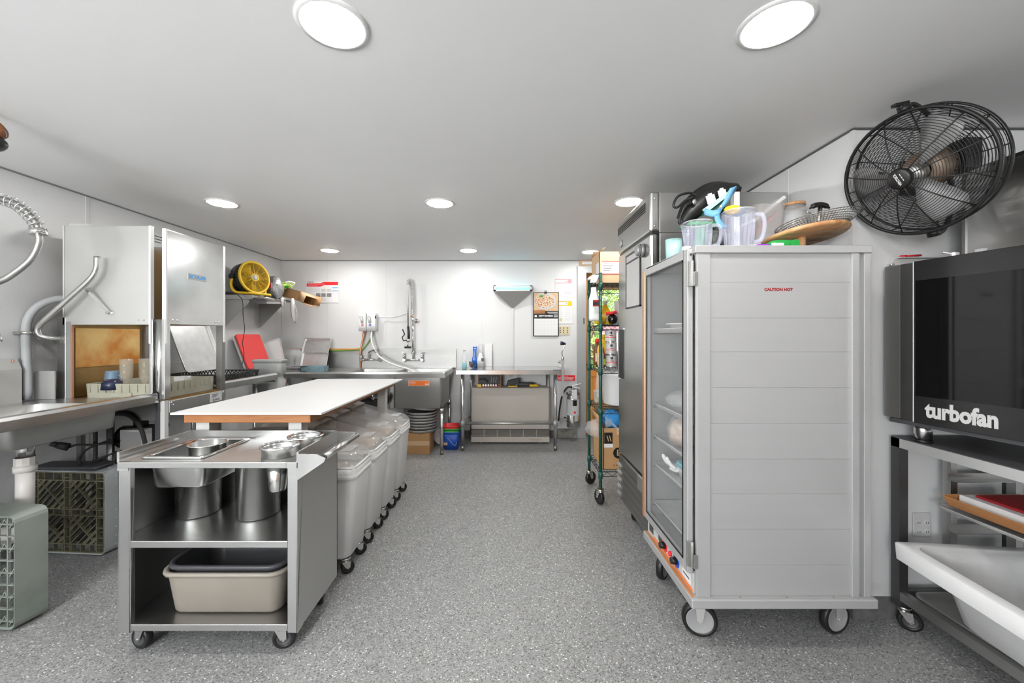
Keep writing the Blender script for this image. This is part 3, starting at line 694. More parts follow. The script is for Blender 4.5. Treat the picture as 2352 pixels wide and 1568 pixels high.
q.cyl((-2.53, 2.09, 0.375), (-2.53, 2.09, 0.42), 0.043, n=24); q.tube([(-2.53, 2.09, 0.40), (-2.54, 2.09, 0.345), (-2.58, 2.10, 0.31), (-2.66, 2.11, 0.30), (-2.97, 2.14, 0.30)], 0.035, 18)
build(q, 'drain_pipe', 'pvc_white', dn)
build(MB().prism([(-2.972, 1.215), (-2.955, 1.215), (-2.925, 1.150), (-2.925, 0.945), (-2.932, 0.945), (-2.932, 1.148), (-2.972, 1.195)], 'y', 0.95, 2.40), 'backsplash', 'steel_satin', t)
build(MB().prism([(-2.955, 1.212), (-2.927, 1.150), (-2.927, 0.95), (-2.972, 0.95), (-2.972, 1.212)], 'y', 2.395, 2.402), 'end_cap', 'steel', t)
build(MB().box(-2.962, -2.842, 2.498, 2.506, 0.952, 1.128), 'splash_plate', 'steel_satin', t)
build(MB().ell((-2.943, 2.37, 1.2), 0.008, 0.006, 0.006, 8, 6), 'screw', 'copper', t)
for x in (-2.90, TX-0.08):
    m = MB(); m.cyl((x, 1.05, 0), (x, 1.05, 0.943), 0.02, n=14); build(m, 'leg', 'steel', t)
m = MB().cyl((-2.62, 2.63, 0), (-2.62, 2.63, 0.80), 0.02, n=14); build(m, 'leg', 'steel_dark', t)
m = MB().cyl((-2.72, 2.63, 0), (-2.72, 2.63, 0.80), 0.012, n=12); build(m, 'supply_pipe', 'dark_grey', t)
# pre-rinse faucet
t = thing('pre_rinse_faucet', 'chrome pre-rinse faucet with coiled spring hose at the left frame edge', 'faucet', (-2.86, 2.02, 0.95))
m = MB(); m.cyl((-2.86, 2.02, 0.951), (-2.86, 2.02, 1.03), 0.028); m.cyl((-2.86, 2.02, 1.03), (-2.86, 2.02, 1.86), 0.011); m.cyl((-2.925, 2.02, 1.35), (-2.86, 2.02, 1.35), 0.009)
build(m, 'riser', 'chrome', t)
hp = spline([(-2.86, 2.02, 1.86), (-2.84, 2.03, 2.00), (-2.74, 2.05, 2.055), (-2.64, 2.07, 2.062), (-2.56, 2.09, 2.03), (-2.498, 2.11, 1.95), (-2.485, 2.11, 1.90)], 8)
build(coil(hp, 0.029, 22, 0.0042), 'spring', 'chrome', t)
build(MB().cyl((-2.487, 2.11, 1.915), (-2.483, 2.11, 1.885), 0.034), 'spring_collar', 'chrome', t)
hs = hp + spline([(-2.485, 2.11, 1.90), (-2.482, 2.11, 1.84), (-2.515, 2.10, 1.75), (-2.60, 2.08, 1.66), (-2.66, 2.07, 1.625)], 26)
hr = [0.0140 + 0.0022*(i % 2) for i in range(len(hs))]
build(MB().tube(hs, hr, 10), 'hose', 'steel_mid', t)
m = MB(); m.tube([(-2.655, 2.07, 1.628), (-2.76, 2.05, 1.585), (-2.84, 2.03, 1.56)], [0.019, 0.021, 0.021], 12); build(m, 'spray_handle', 'grey_plastic', t)
sp = MB(); sp.tube([(-2.86, 2.02, 1.30), (-2.80, 2.04, 1.40), (-2.71, 2.07, 1.41), (-2.67, 2.08, 1.37), (-2.665, 2.08, 1.335)], 0.013, 12); sp.cyl((-2.665, 2.08, 1.345), (-2.664, 2.08, 1.318), 0.018)
build(sp, 'spout', 'chrome', t)
# conduit
t = thing('conduit', 'curved grey plastic conduit running up the left wall into the dishwasher', 'pipe', (-2.95, 2.44, 0.96))
build(MB().tube(spline([(-2.945, 2.44, 0.96), (-2.945, 2.44, 1.20), (-2.95, 2.44, 1.37), (-2.945, 2.45, 1.46), (-2.925, 2.48, 1.53), (-2.885, 2.53, 1.578), (-2.85, 2.60, 1.59)], 6), 0.0215, 14), 'pipe', 'conduit_grey', t)
cl = MB(); cl.cyl((-2.945, 2.44, 1.36), (-2.945, 2.44, 1.376), 0.0255); cl.box(-2.975, -2.945, 2.40, 2.48, 1.36, 1.376); build(cl, 'clamp', 'steel', t)
# ---------------------------------------------------------------- door-type dishwasher
MX0, MX1, MY0, MY1 = -2.85, -2.205, 2.555, 3.12
t = thing('dishwasher', 'tall stainless corner dishwasher with both doors raised', 'dishwasher', (-2.53, 2.84, 0))
fd = build(MB().box(MX0+0.005, MX1-0.085, MY0, MY0+0.016, 1.420, 2.055), 'front_door', 'steel_satin', t, bevel=0.003)
sd = build(MB().box(MX1-0.016, MX1, MY0+0.02, MY1-0.02, 1.425, 2.040), 'side_door', 'steel_bright', t, bevel=0.003)
build(MB().box(MX0+0.05, MX1-0.05, MY1-0.016, MY1, 1.425, 2.040), 'rear_door', 'steel', t)
build(MB().box(MX0+0.002, MX0+0.012, MY0-0.004, MY0+0.02, 1.42, 2.055), 'edge_strip', 'light_grey', fd)
build(MB().box(MX1-0.090, MX1-0.078, MY0-0.006, MY0+0.02, 1.30, 2.055), 'edge_strip', 'white_matte', fd)
build(MB().box(MX1-0.02, MX1+0.004, MY0+0.012, MY0+0.024, 1.30, 2.042), 'edge_strip', 'white_matte', sd)
build(MB().box(MX1-0.02, MX1+0.004, MY1-0.024, MY1-0.012, 1.30, 2.042), 'edge_strip', 'white_matte', sd)
for dx in (0.10, 0.135):
    build(MB().ell((MX1-0.085-dx+0.06, MY0-0.001, 1.45), 0.006, 0.004, 0.006, 10, 6), 'bolt', 'chrome', fd)
    for y in (MY0+0.02, MY1-0.16): build(MB().ell((MX1+0.001, y+dx-0.05, 1.452), 0.004, 0.007, 0.007, 10, 6), 'bolt', 'chrome', sd)
np_ = build(MB().box(MX1-0.001, MX1+0.003, 2.745, 2.920, 1.742, 1.785), 'nameplate', 'steel_dull', sd, bevel=0.001)
text('ECOLAB', (MX1+0.003, 2.8325, 1.763), (0,1,0), (0,0,1), 0.034, 'sign_blue', sd, width=0.15, bold=0.03, ext=0.0008)
build(MB().box(MX0+0.03, MX0+0.14, MY0+0.01, MY0+0.12, 2.056, 2.072), 'vent_cap', 'light_grey', t)
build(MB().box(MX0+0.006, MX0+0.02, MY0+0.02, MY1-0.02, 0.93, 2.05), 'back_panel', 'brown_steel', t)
build(MB().box(MX0+0.021, MX0+0.026, MY0+0.05, MY1-0.06, 1.14, 1.40), 'inner_baffle', 'amber_steel', t)
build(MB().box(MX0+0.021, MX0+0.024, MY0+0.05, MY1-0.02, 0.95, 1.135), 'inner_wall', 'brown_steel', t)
build(MB().box(MX0+0.02, MX0+0.05, MY0-0.002, MY0+0.02, 0.93, 1.44), 'front_post', 'grey_metal', t)
build(MB().box(MX0-0.035, MX0+0.02, MY0-0.004, MY0+0.04, 0.93, 1.47), 'front_post', 'steel', t, bevel=0.003)
build(MB().box(MX0+0.05, MX0+0.06, MY0-0.001, MY0+0.01, 0.94, 1.42), 'track', 'copper', t)
cp = MB(); cp.cyl((MX1-0.045, MY0+0.03, 0.86), (MX1-0.045, MY0+0.03, 1.455), 0.026, n=20); build(cp, 'corner_post', 'steel_bright', t)
for x0, x1, y0, y1 in ((MX1-0.092, MX1-0.072, MY0+0.0, MY0+0.03), (MX1-0.018, MX1+0.002, MY0+0.004, MY0+0.05)):
    build(MB().box(x0, x1, y0, y1, 0.94, 1.455), 'door_track', 'steel_bright', t, bevel=0.002)
build(MB().box(MX1-0.05, MX1-0.004, MY1-0.035, MY1, 0.86, 1.455), 'rear_post', 'steel_dark', t)
build(MB().box(MX0+0.01, MX0+0.05, MY1-0.035, MY1, 0.86, 1.455), 'rear_post', 'steel_dark', t)
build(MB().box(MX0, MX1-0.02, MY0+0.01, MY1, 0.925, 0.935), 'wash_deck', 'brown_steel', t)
tk = build(MB().box(MX0+0.02, MX1, MY0+0.045, MY1-0.01, 0.845, 0.925), 'tank', 'steel_dull', t, bevel=0.004)
build(MB().box(MX0+0.02, MX1-0.06, MY0+0.03, MY0+0.045, 0.80, 0.925), 'tank_front', 'steel_dark', tk)
st = build(MB().box(MX1, MX1+0.001, 2.955, 3.075, 0.855, 0.918), 'sticker', 'paper_grey', tk)
text('ECOLAB', (MX1+0.001, 3.015, 0.868), (0,1,0), (0,0,1), 0.016, 'black', tk, width=0.07, bold=0.03)
for k in range(3): build(MB().box(MX1+0.001, MX1+0.0016, 2.975, 3.04 - 0.012*k, 0.905-0.009*k, 0.909-0.009*k), 'print_line', 'dark_grey', tk)
for y, z in ((MY0+0.06, 0.912), (MY0+0.075, 0.895), (MY1-0.03, 0.91)): build(MB().ell((MX1+0.001, y, z), 0.004, 0.006, 0.006, 8, 6), 'bolt', 'chrome', tk)
build(MB().box(MX1-0.06, MX1-0.03, MY0+0.005, MY0+0.035, 0, 0.93), 'leg', 'dark_grey', t)
build(MB().box(MX1-0.03, MX1-0.002, MY0+0.01, MY0+0.04, 0, 0.93), 'leg', 'light_grey', t)
build(MB().box(MX0+0.02, MX0+0.05, MY0+0.06, MY0+0.09, 0, 0.93), 'leg', 'steel_dark', t)
for x in (MX0+0.02, MX1-0.05): build(MB().box(x, x+0.03, MY1-0.05, MY1-0.02, 0, 0.90), 'leg', 'steel_dark', t)
lv = spline([(-2.565, 2.49, 1.845), (-2.567, 2.488, 1.77), (-2.60, 2.485, 1.705), (-2.72, 2.475, 1.585), (-2.86, 2.465, 1.45), (-2.905, 2.465, 1.40), (-2.905, 2.475, 1.355), (-2.87, 2.51, 1.335), (-2.845, 2.56, 1.33)], 6)
lh = build(MB().tube(lv, 0.0155, 14), 'lever_handle', 'steel', t)
lk = MB(); lk.bar((-2.655, 2.51, 1.645), (-2.535, 2.535, 1.495), 0.016, 0.008, (0,1,0)); lk.cyl((-2.66, 2.47, 1.645), (-2.655, 2.535, 1.645), 0.008, n=10); lk.cyl((-2.535, 2.52, 1.495), (-2.535, 2.556, 1.495), 0.010, n=10)
build(lk, 'link_arm', 'chrome', lh)
build(MB().box(-2.885, -2.84, 2.53, 2.575, 1.30, 1.35), 'pivot_block', 'steel_dark', lh)
pm = MB(); pm.cyl((-2.62, 2.72, 0.66), (-2.45, 2.72, 0.66), 0.075, n=20); pm.cyl((-2.45, 2.72, 0.66), (-2.42, 2.72, 0.66), 0.085, n=20); pm.cyl((-2.5, 2.72, 0.66), (-2.5, 2.72, 0.85), 0.04, n=16)
build(pm, 'pump_motor', 'black', t)
cb = build(MB().box(-2.53, -2.375, 2.60, 2.665, 0.585, 0.735), 'control_box', 'light_grey', t, bevel=0.004)
build(MB().box(-2.52, -2.385, 2.592, 2.601, 0.60, 0.722), 'cover_plate', 'steel_bright', cb)
build(MB().tube(spline([(-2.62, 2.60, 0.80), (-2.53, 2.57, 0.845), (-2.43, 2.57, 0.83), (-2.37, 2.58, 0.74), (-2.355, 2.60, 0.60), (-2.36, 2.64, 0.45)], 6), 0.013, 10), 'drain_hose', 'black_rubber', t)
build(MB().tube(spline([(-2.545, 2.57, 0.66), (-2.63, 2.52, 0.66), (-2.70, 2.50, 0.665), (-2.735, 2.49, 0.655)], 6), 0.007, 8), 'power_cord', 'black_rubber', t)
build(MB().tube(spline([(-2.56, 2.57, 0.68), (-2.66, 2.52, 0.63), (-2.70, 2.51, 0.56), (-2.66, 2.51, 0.54), (-2.57, 2.53, 0.575), (-2.53, 2.58, 0.60)], 6), 0.006, 8), 'power_cord', 'black_rubber', t)
pl = MB(); pl.cyl((-2.80, 2.44, 0.69), (-2.775, 2.46, 0.675), 0.014, 0.018, n=12); pl.cyl((-2.775, 2.46, 0.675), (-2.735, 2.485, 0.655), 0.021, 0.024, n=12)
build(pl, 'plug', 'black_rubber', t)
gr = MB(); gr.cyl((-2.42, 2.80, 0.53), (-2.42, 2.80, 0.85), 0.016, n=12); gr.ell((-2.42, 2.80, 0.72), 0.04, 0.03, 0.035, 10, 8); build(gr, 'valve_pipe', 'black', t)
# ---------------------------------------------------------------- dish racks
def rack(label, loc, rot, size=0.5, h=0.105, grid='diag', wall='rack_beige', floor_m=None, detail=True, lattice=False):
    """square dish rack, bottom grid at z=0, open top at z=h; local coordinates"""
    t = thing('dish_rack', label, 'dish rack', loc, rot, group='plastic dish racks', world=False)
    s = size/2; floor_m = floor_m or wall
    m = MB()
    if lattice:
        for z in (0.004, h-0.004): m.tube([(sx*s, sy*s, z) for sx, sy in ((1,1),(-1,1),(-1,-1),(1,-1))], 0.006, 6, closed=True)
        nz = 14
        for (ax, ay), (bx, by) in (((s,s),(-s,s)), ((-s,s),(-s,-s)), ((-s,-s),(s,-s)), ((s,-s),(s,s))):
            for k in range(nz):
                p = Vector((ax,ay,0)).lerp(Vector((bx,by,0)), k/nz); q = Vector((ax,ay,0)).lerp(Vector((bx,by,0)), (k+1)/nz)
                m.bar((p.x,p.y,0.004), (q.x,q.y,h-0.004), 0.005, 0.006); m.bar((p.x,p.y,h-0.004), (q.x,q.y,0.004), 0.005, 0.006)
    else: m.rr([(0,0,0, s-0.006, s-0.006, 0.03), (0,0,h, s, s, 0.035), (0,0,h, s-0.012, s-0.012, 0.03), (0,0,0.004, s-0.016, s-0.016, 0.025), (0,0,0, s-0.006, s-0.006, 0.03)], capb=False, k=4, smooth=False)
    if detail and not lattice:
        for k in range(9):
            a = -s*0.82 + k*s*0.205
            for sg in (-1, 1):
                m.box(a-0.004, a+0.004, sg*(s-0.003), sg*(s+0.004), h*0.45, h*0.95); m.box(sg*(s-0.003), sg*(s+0.004), a-0.004, a+0.004, h*0.45, h*0.95)
    build(m, 'frame', wall, t)
    g = MB(); q = s-0.016; th = 0.022
    if grid == 'diag':
        for k in (-1, -0.80, -0.08, 0.08, 0.80, 1):
            a = k*q; g.box(-q, q, a-0.003, a+0.003, 0.001, th); g.box(a-0.003, a+0.003, -q, q, 0.001, th)
        cells = [i*q/8 for i in range(-8, 9)]
        for a in cells[1::2]:
            for lo, hi in ((-q, -0.8*q), (0.8*q, q), (-0.08*q, 0.08*q)):
                g.box(a-0.002, a+0.002, lo, hi, 0.001, th); g.box(lo, hi, a-0.002, a+0.002, 0.001, th)
        for sx in (-1, 1):
            for sy in (-1, 1):
                x0, x1 = sorted((sx*0.08*q, sx*0.8*q)); y0, y1 = sorted((sy*0.08*q, sy*0.8*q)); w = x1-x0
                for o in (-0.75, -0.5, -0.25, 0.0, 0.25, 0.5, 0.75):
                    a0, a1 = max(0, o)*w, min(1, 1+o)*w
                    g.bar((x0+a0, y1-(a0-o*w), 0.012), (x0+a1, y1-(a1-o*w), 0.012), 0.006 if abs(o) < 0.3 else 0.016, 0.02)
                g.bar((x0, y0, 0.012), (x1, y1, 0.012), 0.006, 0.02)
                for k in range(3):
                    e = w*(0.25+0.25*k); g.bar((x0+e-0.03, y0+e+0.03, 0.010), (x0+e+0.03, y0+e-0.03, 0.010), 0.005, 0.016)
        build(g, 'base_grid', floor_m, t, kind='stuff')
    else:
        for k in range(-4, 5):
            g.bar((-q, k*q/4.5, 0.006), (q, k*q/4.5, 0.006), 0.005, 0.012); g.bar((k*q/4.5, -q, 0.006), (k*q/4.5, q, 0.006), 0.005, 0.012)
        for k in range(10):
            a = -q + k*q/5
            for c0 in range(-4, 5, 2):
                g.bar((a, c0*q/4.5-0.02, 0.012), (a+q/10, c0*q/4.5+0.02, 0.012), 0.004, 0.014); g.bar((a+q/10, c0*q/4.5+0.02, 0.012), (a+q/5, c0*q/4.5-0.02, 0.012), 0.004, 0.014)
        build(g, 'base_grid', floor_m, t, kind='stuff')
    for sg in (-1, 1):
        hm = MB().box(-0.07, 0.07, sg*(s-0.004), sg*(s+0.007), h*0.12, h*0.42); build(hm, 'hand_grip', wall, t, bevel=0.002)
    return t
rack('beige dish rack of glasses inside the dishwasher', (-2.505, 2.835, 0.937), None, grid='diag', floor_m='rack_beige', h=0.10)
rack('dish rack standing on edge under the dish table, olive grid facing out', (-2.715, 2.455, 0.262), (R(-90), 0, R(-4)), 0.52, 0.13, 'diag', 'rack_side_grey', 'rack_olive')
rack('dish rack standing on edge behind the olive-gridded one', (-2.58, 2.70, 0.262), (R(-90), 0, R(-3)), 0.52, 0.11, 'diag', 'rack_side_grey', 'rack_olive', False)
rack('green-grey dish rack standing on edge at the left frame edge', (-2.50, 1.835, 0.268), (R(-90), 0, R(-5)), 0.53, 0.12, 'zig', 'rack_green_grey', 'rack_green_grey', False)
rack('black lattice dish rack on the clean-dish table', (-2.56, 3.48, 0.957), (0, 0, R(2)), 0.48, 0.075, 'zig', 'rack_black', 'rack_black', lattice=True)
solo(MB().rr([(-2.72, 2.50, 0.528, 0.2, 0.06, 0.02), (-2.72, 2.50, 0.545, 0.205, 0.065, 0.02)], capt=True), 'tray', 'dark_grey', 'flat charcoal tray lying on the edge of the upright dish rack', 'tray')
# glassware in the machine
def goblet(x, y, lb):
    z = 0.992
    solo(MB().lathe([(0, z), (0.030, z), (0.032, z+0.006), (0.016, z+0.02), (0.020, z+0.045), (0.034, z+0.075), (0.037, z+0.20), (0.0345, z+0.20), (0.031, z+0.08), (0, z+0.055)], (x, y, 0), 20), 'glass', 'glassware', lb, 'glass', 'drinking glasses in the dishwasher rack')
for x, y, lb in ((-2.60, 2.72, 'drinking glass right beside the blue mug in the dishwasher'), (-2.545, 2.66, 'drinking glass nearest the front in the dishwasher rack'), (-2.53, 2.78, 'drinking glass in the middle of the dishwasher rack'), (-2.45, 2.70, 'drinking glass in front of the corner post in the dishwasher'), (-2.41, 2.80, 'drinking glass closest to the side door of the dishwasher')):
    goblet(x, y, lb)
mg = thing('mug', 'slate-blue mug upside down in the dishwasher rack', 'mug', (-2.675, 2.70, 1.0))
build(MB().lathe([(0.046, 1.0), (0.044, 1.03), (0.038, 1.106), (0.034, 1.112), (0, 1.112)], (-2.675, 2.70, 0), 28), 'body', 'mug_blue', mg)
build(MB().tube(arc((-2.635, 2.70, 1.053), 0.026, -90, 90, 8), 0.006, 8), 'handle', 'mug_blue', mg)
solo(MB().lathe([(0, 1.03), (0.03, 1.03), (0.05, 1.01), (0.056, 0.964), (0.052, 0.964), (0.046, 1.005), (0, 1.02)], (-2.590, 2.61, 0.035), 28), 'bowl', 'navy', 'dark navy bowl upside down at the front of the dishwasher rack', 'bowl')
solo(MB().rr([(-2.365, 2.90, 0.962, 0.035, 0.035, 0.01), (-2.365, 2.90, 1.055, 0.04, 0.04, 0.012), (-2.365, 2.90, 1.055, 0.037, 0.037, 0.01), (-2.365, 2.90, 0.972, 0.031, 0.031, 0.01)], capt=True), 'plastic_cup', 'clear_plastic', 'small square clear container in the dishwasher beside the side door', 'container')
# ---------------------------------------------------------------- clean-dish table
t = thing('clean_dish_table', 'short stainless dish table beyond the dishwasher', 'table', (-2.6, 3.5, 0))
build(MB().prism(rim_profile(-2.235, 0.985), 'y', 3.135, 3.87), 'rolled_rim', 'steel_bright', t)
build(MB().box(-2.97, -2.29, 3.125, 3.86, 0.948, 0.955), 'tabletop', 'steel', t)
build(MB().box(-2.95, -2.25, 3.855, 3.865, 0.90, 0.975), 'end_rim', 'steel', t)
build(MB().box(-2.972, -2.962, 3.125, 3.86, 0.955, 1.10), 'backsplash', 'steel', t)
build(MB().prism([(-2.36, 0.948), (-2.25, 0.948), (-2.25, 0.90), (-2.30, 0.80), (-2.36, 0.86)], 'y', 3.14, 3.17), 'gusset', 'steel_dull', t)
for x in (-2.9, -2.33):
    m = MB(); m.cyl((x, 3.68, 0), (x, 3.68, 0.95), 0.02, n=14); m.cyl((x, 3.68, 0.90), (x, 3.68, 0.948), 0.032, n=14); build(m, 'leg', 'steel', t)
# sheet pan leaning on the wall behind the machine
def sheet_pan(name, label, c, u, v, hw, hh, depth, mat='aluminium_pan', cat='sheet pan', group=None):
    """rimmed tray: c bottom-centre, u width dir, v height dir; rim points along u x v"""
    u = Vector(u).normalized(); v = Vector(v).normalized(); n = u.cross(v)
    M = Matrix(((u.x, v.x, n.x, c[0]), (u.y, v.y, n.y, c[1]), (u.z, v.z, n.z, c[2]), (0,0,0,1))) @ Matrix.Translation((0, hh, 0))
    m = MB(); m.rr([(0,0,0, hw-0.016, hh-0.016, 0.02), (0,0,depth-0.003, hw-0.007, hh-0.007, 0.025), (0,0,depth, hw, hh, 0.028), (0,0,depth-0.006, hw, hh, 0.028), (0,0,depth-0.006, hw-0.009, hh-0.009, 0.025), (0,0,-0.002, hw-0.018, hh-0.018, 0.02)], capb=True, capt=True)
    m.xf(M); return solo(m, name, mat, label, cat, group)
sheet_pan('sheet_pan', 'large aluminium sheet pan leaning on the wall behind the dishwasher', (-2.655, 3.5, 1.036), (0, 1, 0), (-0.36, 0, 0.93), 0.225, 0.325, 0.025)
# red cutting board
m = MB(); m.rr([(0, 0.20, 0, 0.205, 0.2, 0.02), (0, 0.20, 0.018, 0.205, 0.2, 0.02)], capt=True)
u, v = Vector((0,1,0)), Vector((-0.35, 0, 0.937)).normalized(); n = u.cross(v)
m.xf(Matrix(((u.x, v.x, n.x, -2.785), (u.y, v.y, n.y, 4.475), (u.z, v.z, n.z, 0.985), (0,0,0,1)))); rb = solo(m, 'cutting_board', 'red_board', 'red cutting board leaning on the left wall', 'cutting board', bevel=0.003)
m = MB(); m.rr([(0, 0.19, 0, 0.2, 0.19, 0.02), (0, 0.19, 0.016, 0.2, 0.19, 0.02)], capt=True)
m.xf(Matrix(((u.x, v.x, n.x, -2.815), (u.y, v.y, n.y, 4.46), (u.z, v.z, n.z, 0.985), (0,0,0,1)))); solo(m, 'cutting_board', 'light_grey', 'pale grey cutting board behind the red board', 'cutting board', bevel=0.003)

# behind the raised doors: detergent bottle on the wall and a notice
t = thing('detergent_bottle', 'amber detergent bottle fixed to the wall between the raised dishwasher doors', 'bottle', (-2.94, 3.40, 1.83))
build(MB().rr([(-2.945, 3.40, 1.83, 0.030, 0.045, 0.012), (-2.945, 3.40, 1.985, 0.030, 0.045, 0.012)], capt=True), 'lower_half', 'mustard', t)
build(MB().rr([(-2.945, 3.40, 1.985, 0.030, 0.045, 0.012), (-2.945, 3.40, 2.075, 0.030, 0.045, 0.012), (-2.945, 3.40, 2.09, 0.02, 0.02, 0.01)], capt=True), 'upper_half', 'grey_plastic', t)
n_ = thing('wall_notice', 'small white notice on the left wall above the detergent bottle', 'notice', (-2.979, 3.38, 2.10)); build(MB().box(-2.979, -2.976, 3.30, 3.50, 2.10, 2.22), 'sheet', 'paper_white', n_)
for k in range(3): build(MB().box(-2.976, -2.9755, 3.36, 3.46-0.02*k, 2.19-0.025*k, 2.197-0.025*k), 'print_line', 'dark_grey', n_)
# ---------------------------------------------------------------- wall shelf on the left wall and what lies on it
SZ = 1.775
t = thing('wall_shelf', 'stainless wall shelf high on the left wall', 'shelf', (-2.81, 4.55, SZ-0.35))
m = MB(); m.box(-2.974, -2.655, 4.145, 4.93, SZ-0.006, SZ); m.box(-2.974, -2.655, 4.143, 4.149, SZ-0.045, SZ); m.box(-2.974, -2.968, 4.149, 4.93, SZ, SZ+0.04)
build(m, 'board', 'steel', t)
build(MB().cyl((-2.65, 4.145, SZ-0.014), (-2.65, 4.93, SZ-0.014), 0.016, n=14), 'rolled_front_edge', 'steel_bright', t)
for y in (4.165, 4.76):
    build(MB().prism([(-2.974, SZ-0.046), (-2.70, SZ-0.046), (-2.70, SZ-0.075), (-2.95, SZ-0.33), (-2.974, SZ-0.33)], 'y', y, y+0.006), 'bracket', 'steel_dull', t)
# yellow and black drum fan
fo = Vector((-2.75, 4.265, SZ)); 
t = thing('drum_fan', 'black and yellow drum fan on the wall shelf', 'fan', fo, (0, 0, R(70)), world=False)
def ringp(r0, r1, y0, y1, n=44):    # annular band about local y
    return MB().lathe([(r0, y0), (r1, y0), (r1, y1), (r0, y1), (r0, y0)], (0, 0, 0.185), n, Matrix(((1,0,0),(0,0,1),(0,1,0))))
FT = Matrix.Translation((0, 0, 0.185)) @ Matrix.Rotation(R(-8), 4, 'X') @ Matrix.Translation((0, 0, -0.185))
build(ringp(0.160, 0.172, -0.055, 0.07).xf(FT), 'drum', 'black', t)
build(MB().lathe([(0.166, 0.07), (0.12, 0.115), (0.05, 0.125), (0, 0.125)], (0, 0, 0.185), 32, Matrix(((1,0,0),(0,0,1),(0,1,0)))).xf(FT), 'back_cover', 'black', t)
gm = MB()
for k in range(16): gm.tube([(math.cos(a)*(0.038+0.0078*k), -0.062-0.006*math.sin(math.pi*k/15), 0.185+math.sin(a)*(0.038+0.0078*k)) for a in [2*math.pi*i/32 for i in range(32)]], 0.0016, 4, closed=True)
for k in range(12):
    a = 2*math.pi*k/12; gm.bar((math.cos(a)*0.036, -0.066, 0.185+math.sin(a)*0.036), (math.cos(a)*0.165, -0.06, 0.185+math.sin(a)*0.165), 0.003, 0.004, (0,1,0))
build(gm.xf(FT), 'grille', 'yellow', t)
build(ringp(0.155, 0.176, -0.070, -0.052).xf(FT), 'grille_ring', 'yellow', t)
hb = MB().lathe([(0.03, -0.066), (0.042, -0.070), (0.042, -0.058), (0.03, -0.056), (0.03, -0.066)], (0, 0, 0.185), 28, Matrix(((1,0,0),(0,0,1),(0,1,0)))); h = build(hb.xf(FT), 'hub_ring', 'yellow', t)
build(MB().lathe([(0, -0.068), (0.03, -0.066), (0.03, -0.058)], (0, 0, 0.185), 28, Matrix(((1,0,0),(0,0,1),(0,1,0)))).xf(FT), 'badge', 'light_grey', h)
for k in range(4):
    a0 = 2*math.pi*k/4 + 0.4
    g = [[(math.cos(a0+w)*r, 0.01+0.05*w, 0.185+math.sin(a0+w)*r) for w in (-0.45, -0.2, 0.1, 0.4)] for r in (0.04, 0.08, 0.12, 0.15)]
    build(MB().sheet(g, 0.002).xf(FT), 'blade', 'mustard', t)
build(MB().cyl((0, -0.03, 0.185), (0, 0.08, 0.185), 0.045, n=24).xf(FT), 'motor', 'dark_grey', t)
build(MB().tube(spline([(-0.178, 0.02, 0.19), (-0.195, 0.02, 0.10), (-0.17, 0.0, 0.03), (-0.12, -0.10, 0.015), (-0.10, -0.15, 0.014), (0.10, -0.15, 0.014), (0.12, -0.10, 0.015), (0.17, 0.0, 0.03), (0.195, 0.02, 0.10), (0.178, 0.02, 0.19)], 6), 0.013, 10), 'stand', 'yellow', t)
for sx in (-1, 1): build(MB().cyl((sx*0.165, 0.02, 0.185), (sx*0.205, 0.02, 0.185), 0.026, n=14), 'tilt_knob', 'black', t)
build(MB().tube(spline([(-0.16, 0.06, 0.10), (-0.17, 0.0, 0.02), (-0.165, -0.10, -0.06), (-0.17, -0.12, -0.22), (-0.155, -0.12, -0.36), (-0.175, -0.12, -0.50), (-0.16, -0.12, -0.62), (-0.18, -0.12, -0.72)], 6), 0.0035, 6), 'power_cord', 'black_rubber', t)
# plastic-wrapped bundle, gloves, carton, cloths
def blob(c, r, seed, amp=0.18, n=18, m=12, flat=None):
    rnd = random.Random(seed); mb = MB(); mb.ell(c, *r, n=n, m=m); c = Vector(c)
    ph = [(rnd.uniform(2, 7), rnd.uniform(2, 7), rnd.uniform(2, 7), rnd.uniform(0, 6)) for _ in range(5)]
    out = []
    for v in mb.v:
        d = v - c; q = Vector((d.x/r[0], d.y/r[1], d.z/r[2])); k = sum(math.sin(a*q.x + b*q.y + e*q.z + f) for a, b, e, f in ph)/5
        w = c + d*(1 + amp*k*1.6)
        if flat is not None and w.z < flat: w.z = flat
        out.append(w)
    mb.v = out; return mb
t = thing('wrapped_bundle', 'clear-wrapped bundle of grey and black gear with a pink tag on the wall shelf', 'bundle', (-2.74, 4.60, SZ))
build(blob((-2.77, 4.62, SZ+0.135), (0.085, 0.10, 0.13), 2, 0.15, flat=SZ+0.002), 'grey_bag', 'bag_grey', t)
build(blob((-2.675, 4.60, SZ+0.12), (0.075, 0.11, 0.14), 5, 0.2, flat=SZ-0.02), 'crumpled_wrap', 'bag_crinkle', t)
build(MB().tube(spline([(-2.80, 4.47, SZ+0.02), (-2.76, 4.455, SZ+0.06), (-2.735, 4.45, SZ+0.13), (-2.745, 4.46, SZ+0.20), (-2.70, 4.47, SZ+0.21)], 5), 0.014, 8), 'black_strap', 'black', t)
build(MB().cyl((-2.745, 4.445, SZ+0.125), (-2.74, 4.435, SZ+0.125), 0.016, n=14), 'buckle', 'light_grey', t)
build(MB().box(-2.70, -2.645, 4.462, 4.472, SZ+0.11, SZ+0.17), 'pink_tag', 'pink', t)
t = thing('work_gloves', 'lime green and black work gloves on the wall shelf', 'gloves', (-2.64, 4.76, SZ+0.13))
for k in range(4): build(MB().tube(spline([(-2.67+0.012*k, 4.72, SZ+0.155+0.014*k), (-2.625+0.01*k, 4.74, SZ+0.185+0.01*k), (-2.575+0.012*k, 4.77, SZ+0.145+0.018*k)], 5), [0.013]*10+[0.009], 8), 'finger', 'lime' if k % 2 == 0 else 'white_plastic', t)
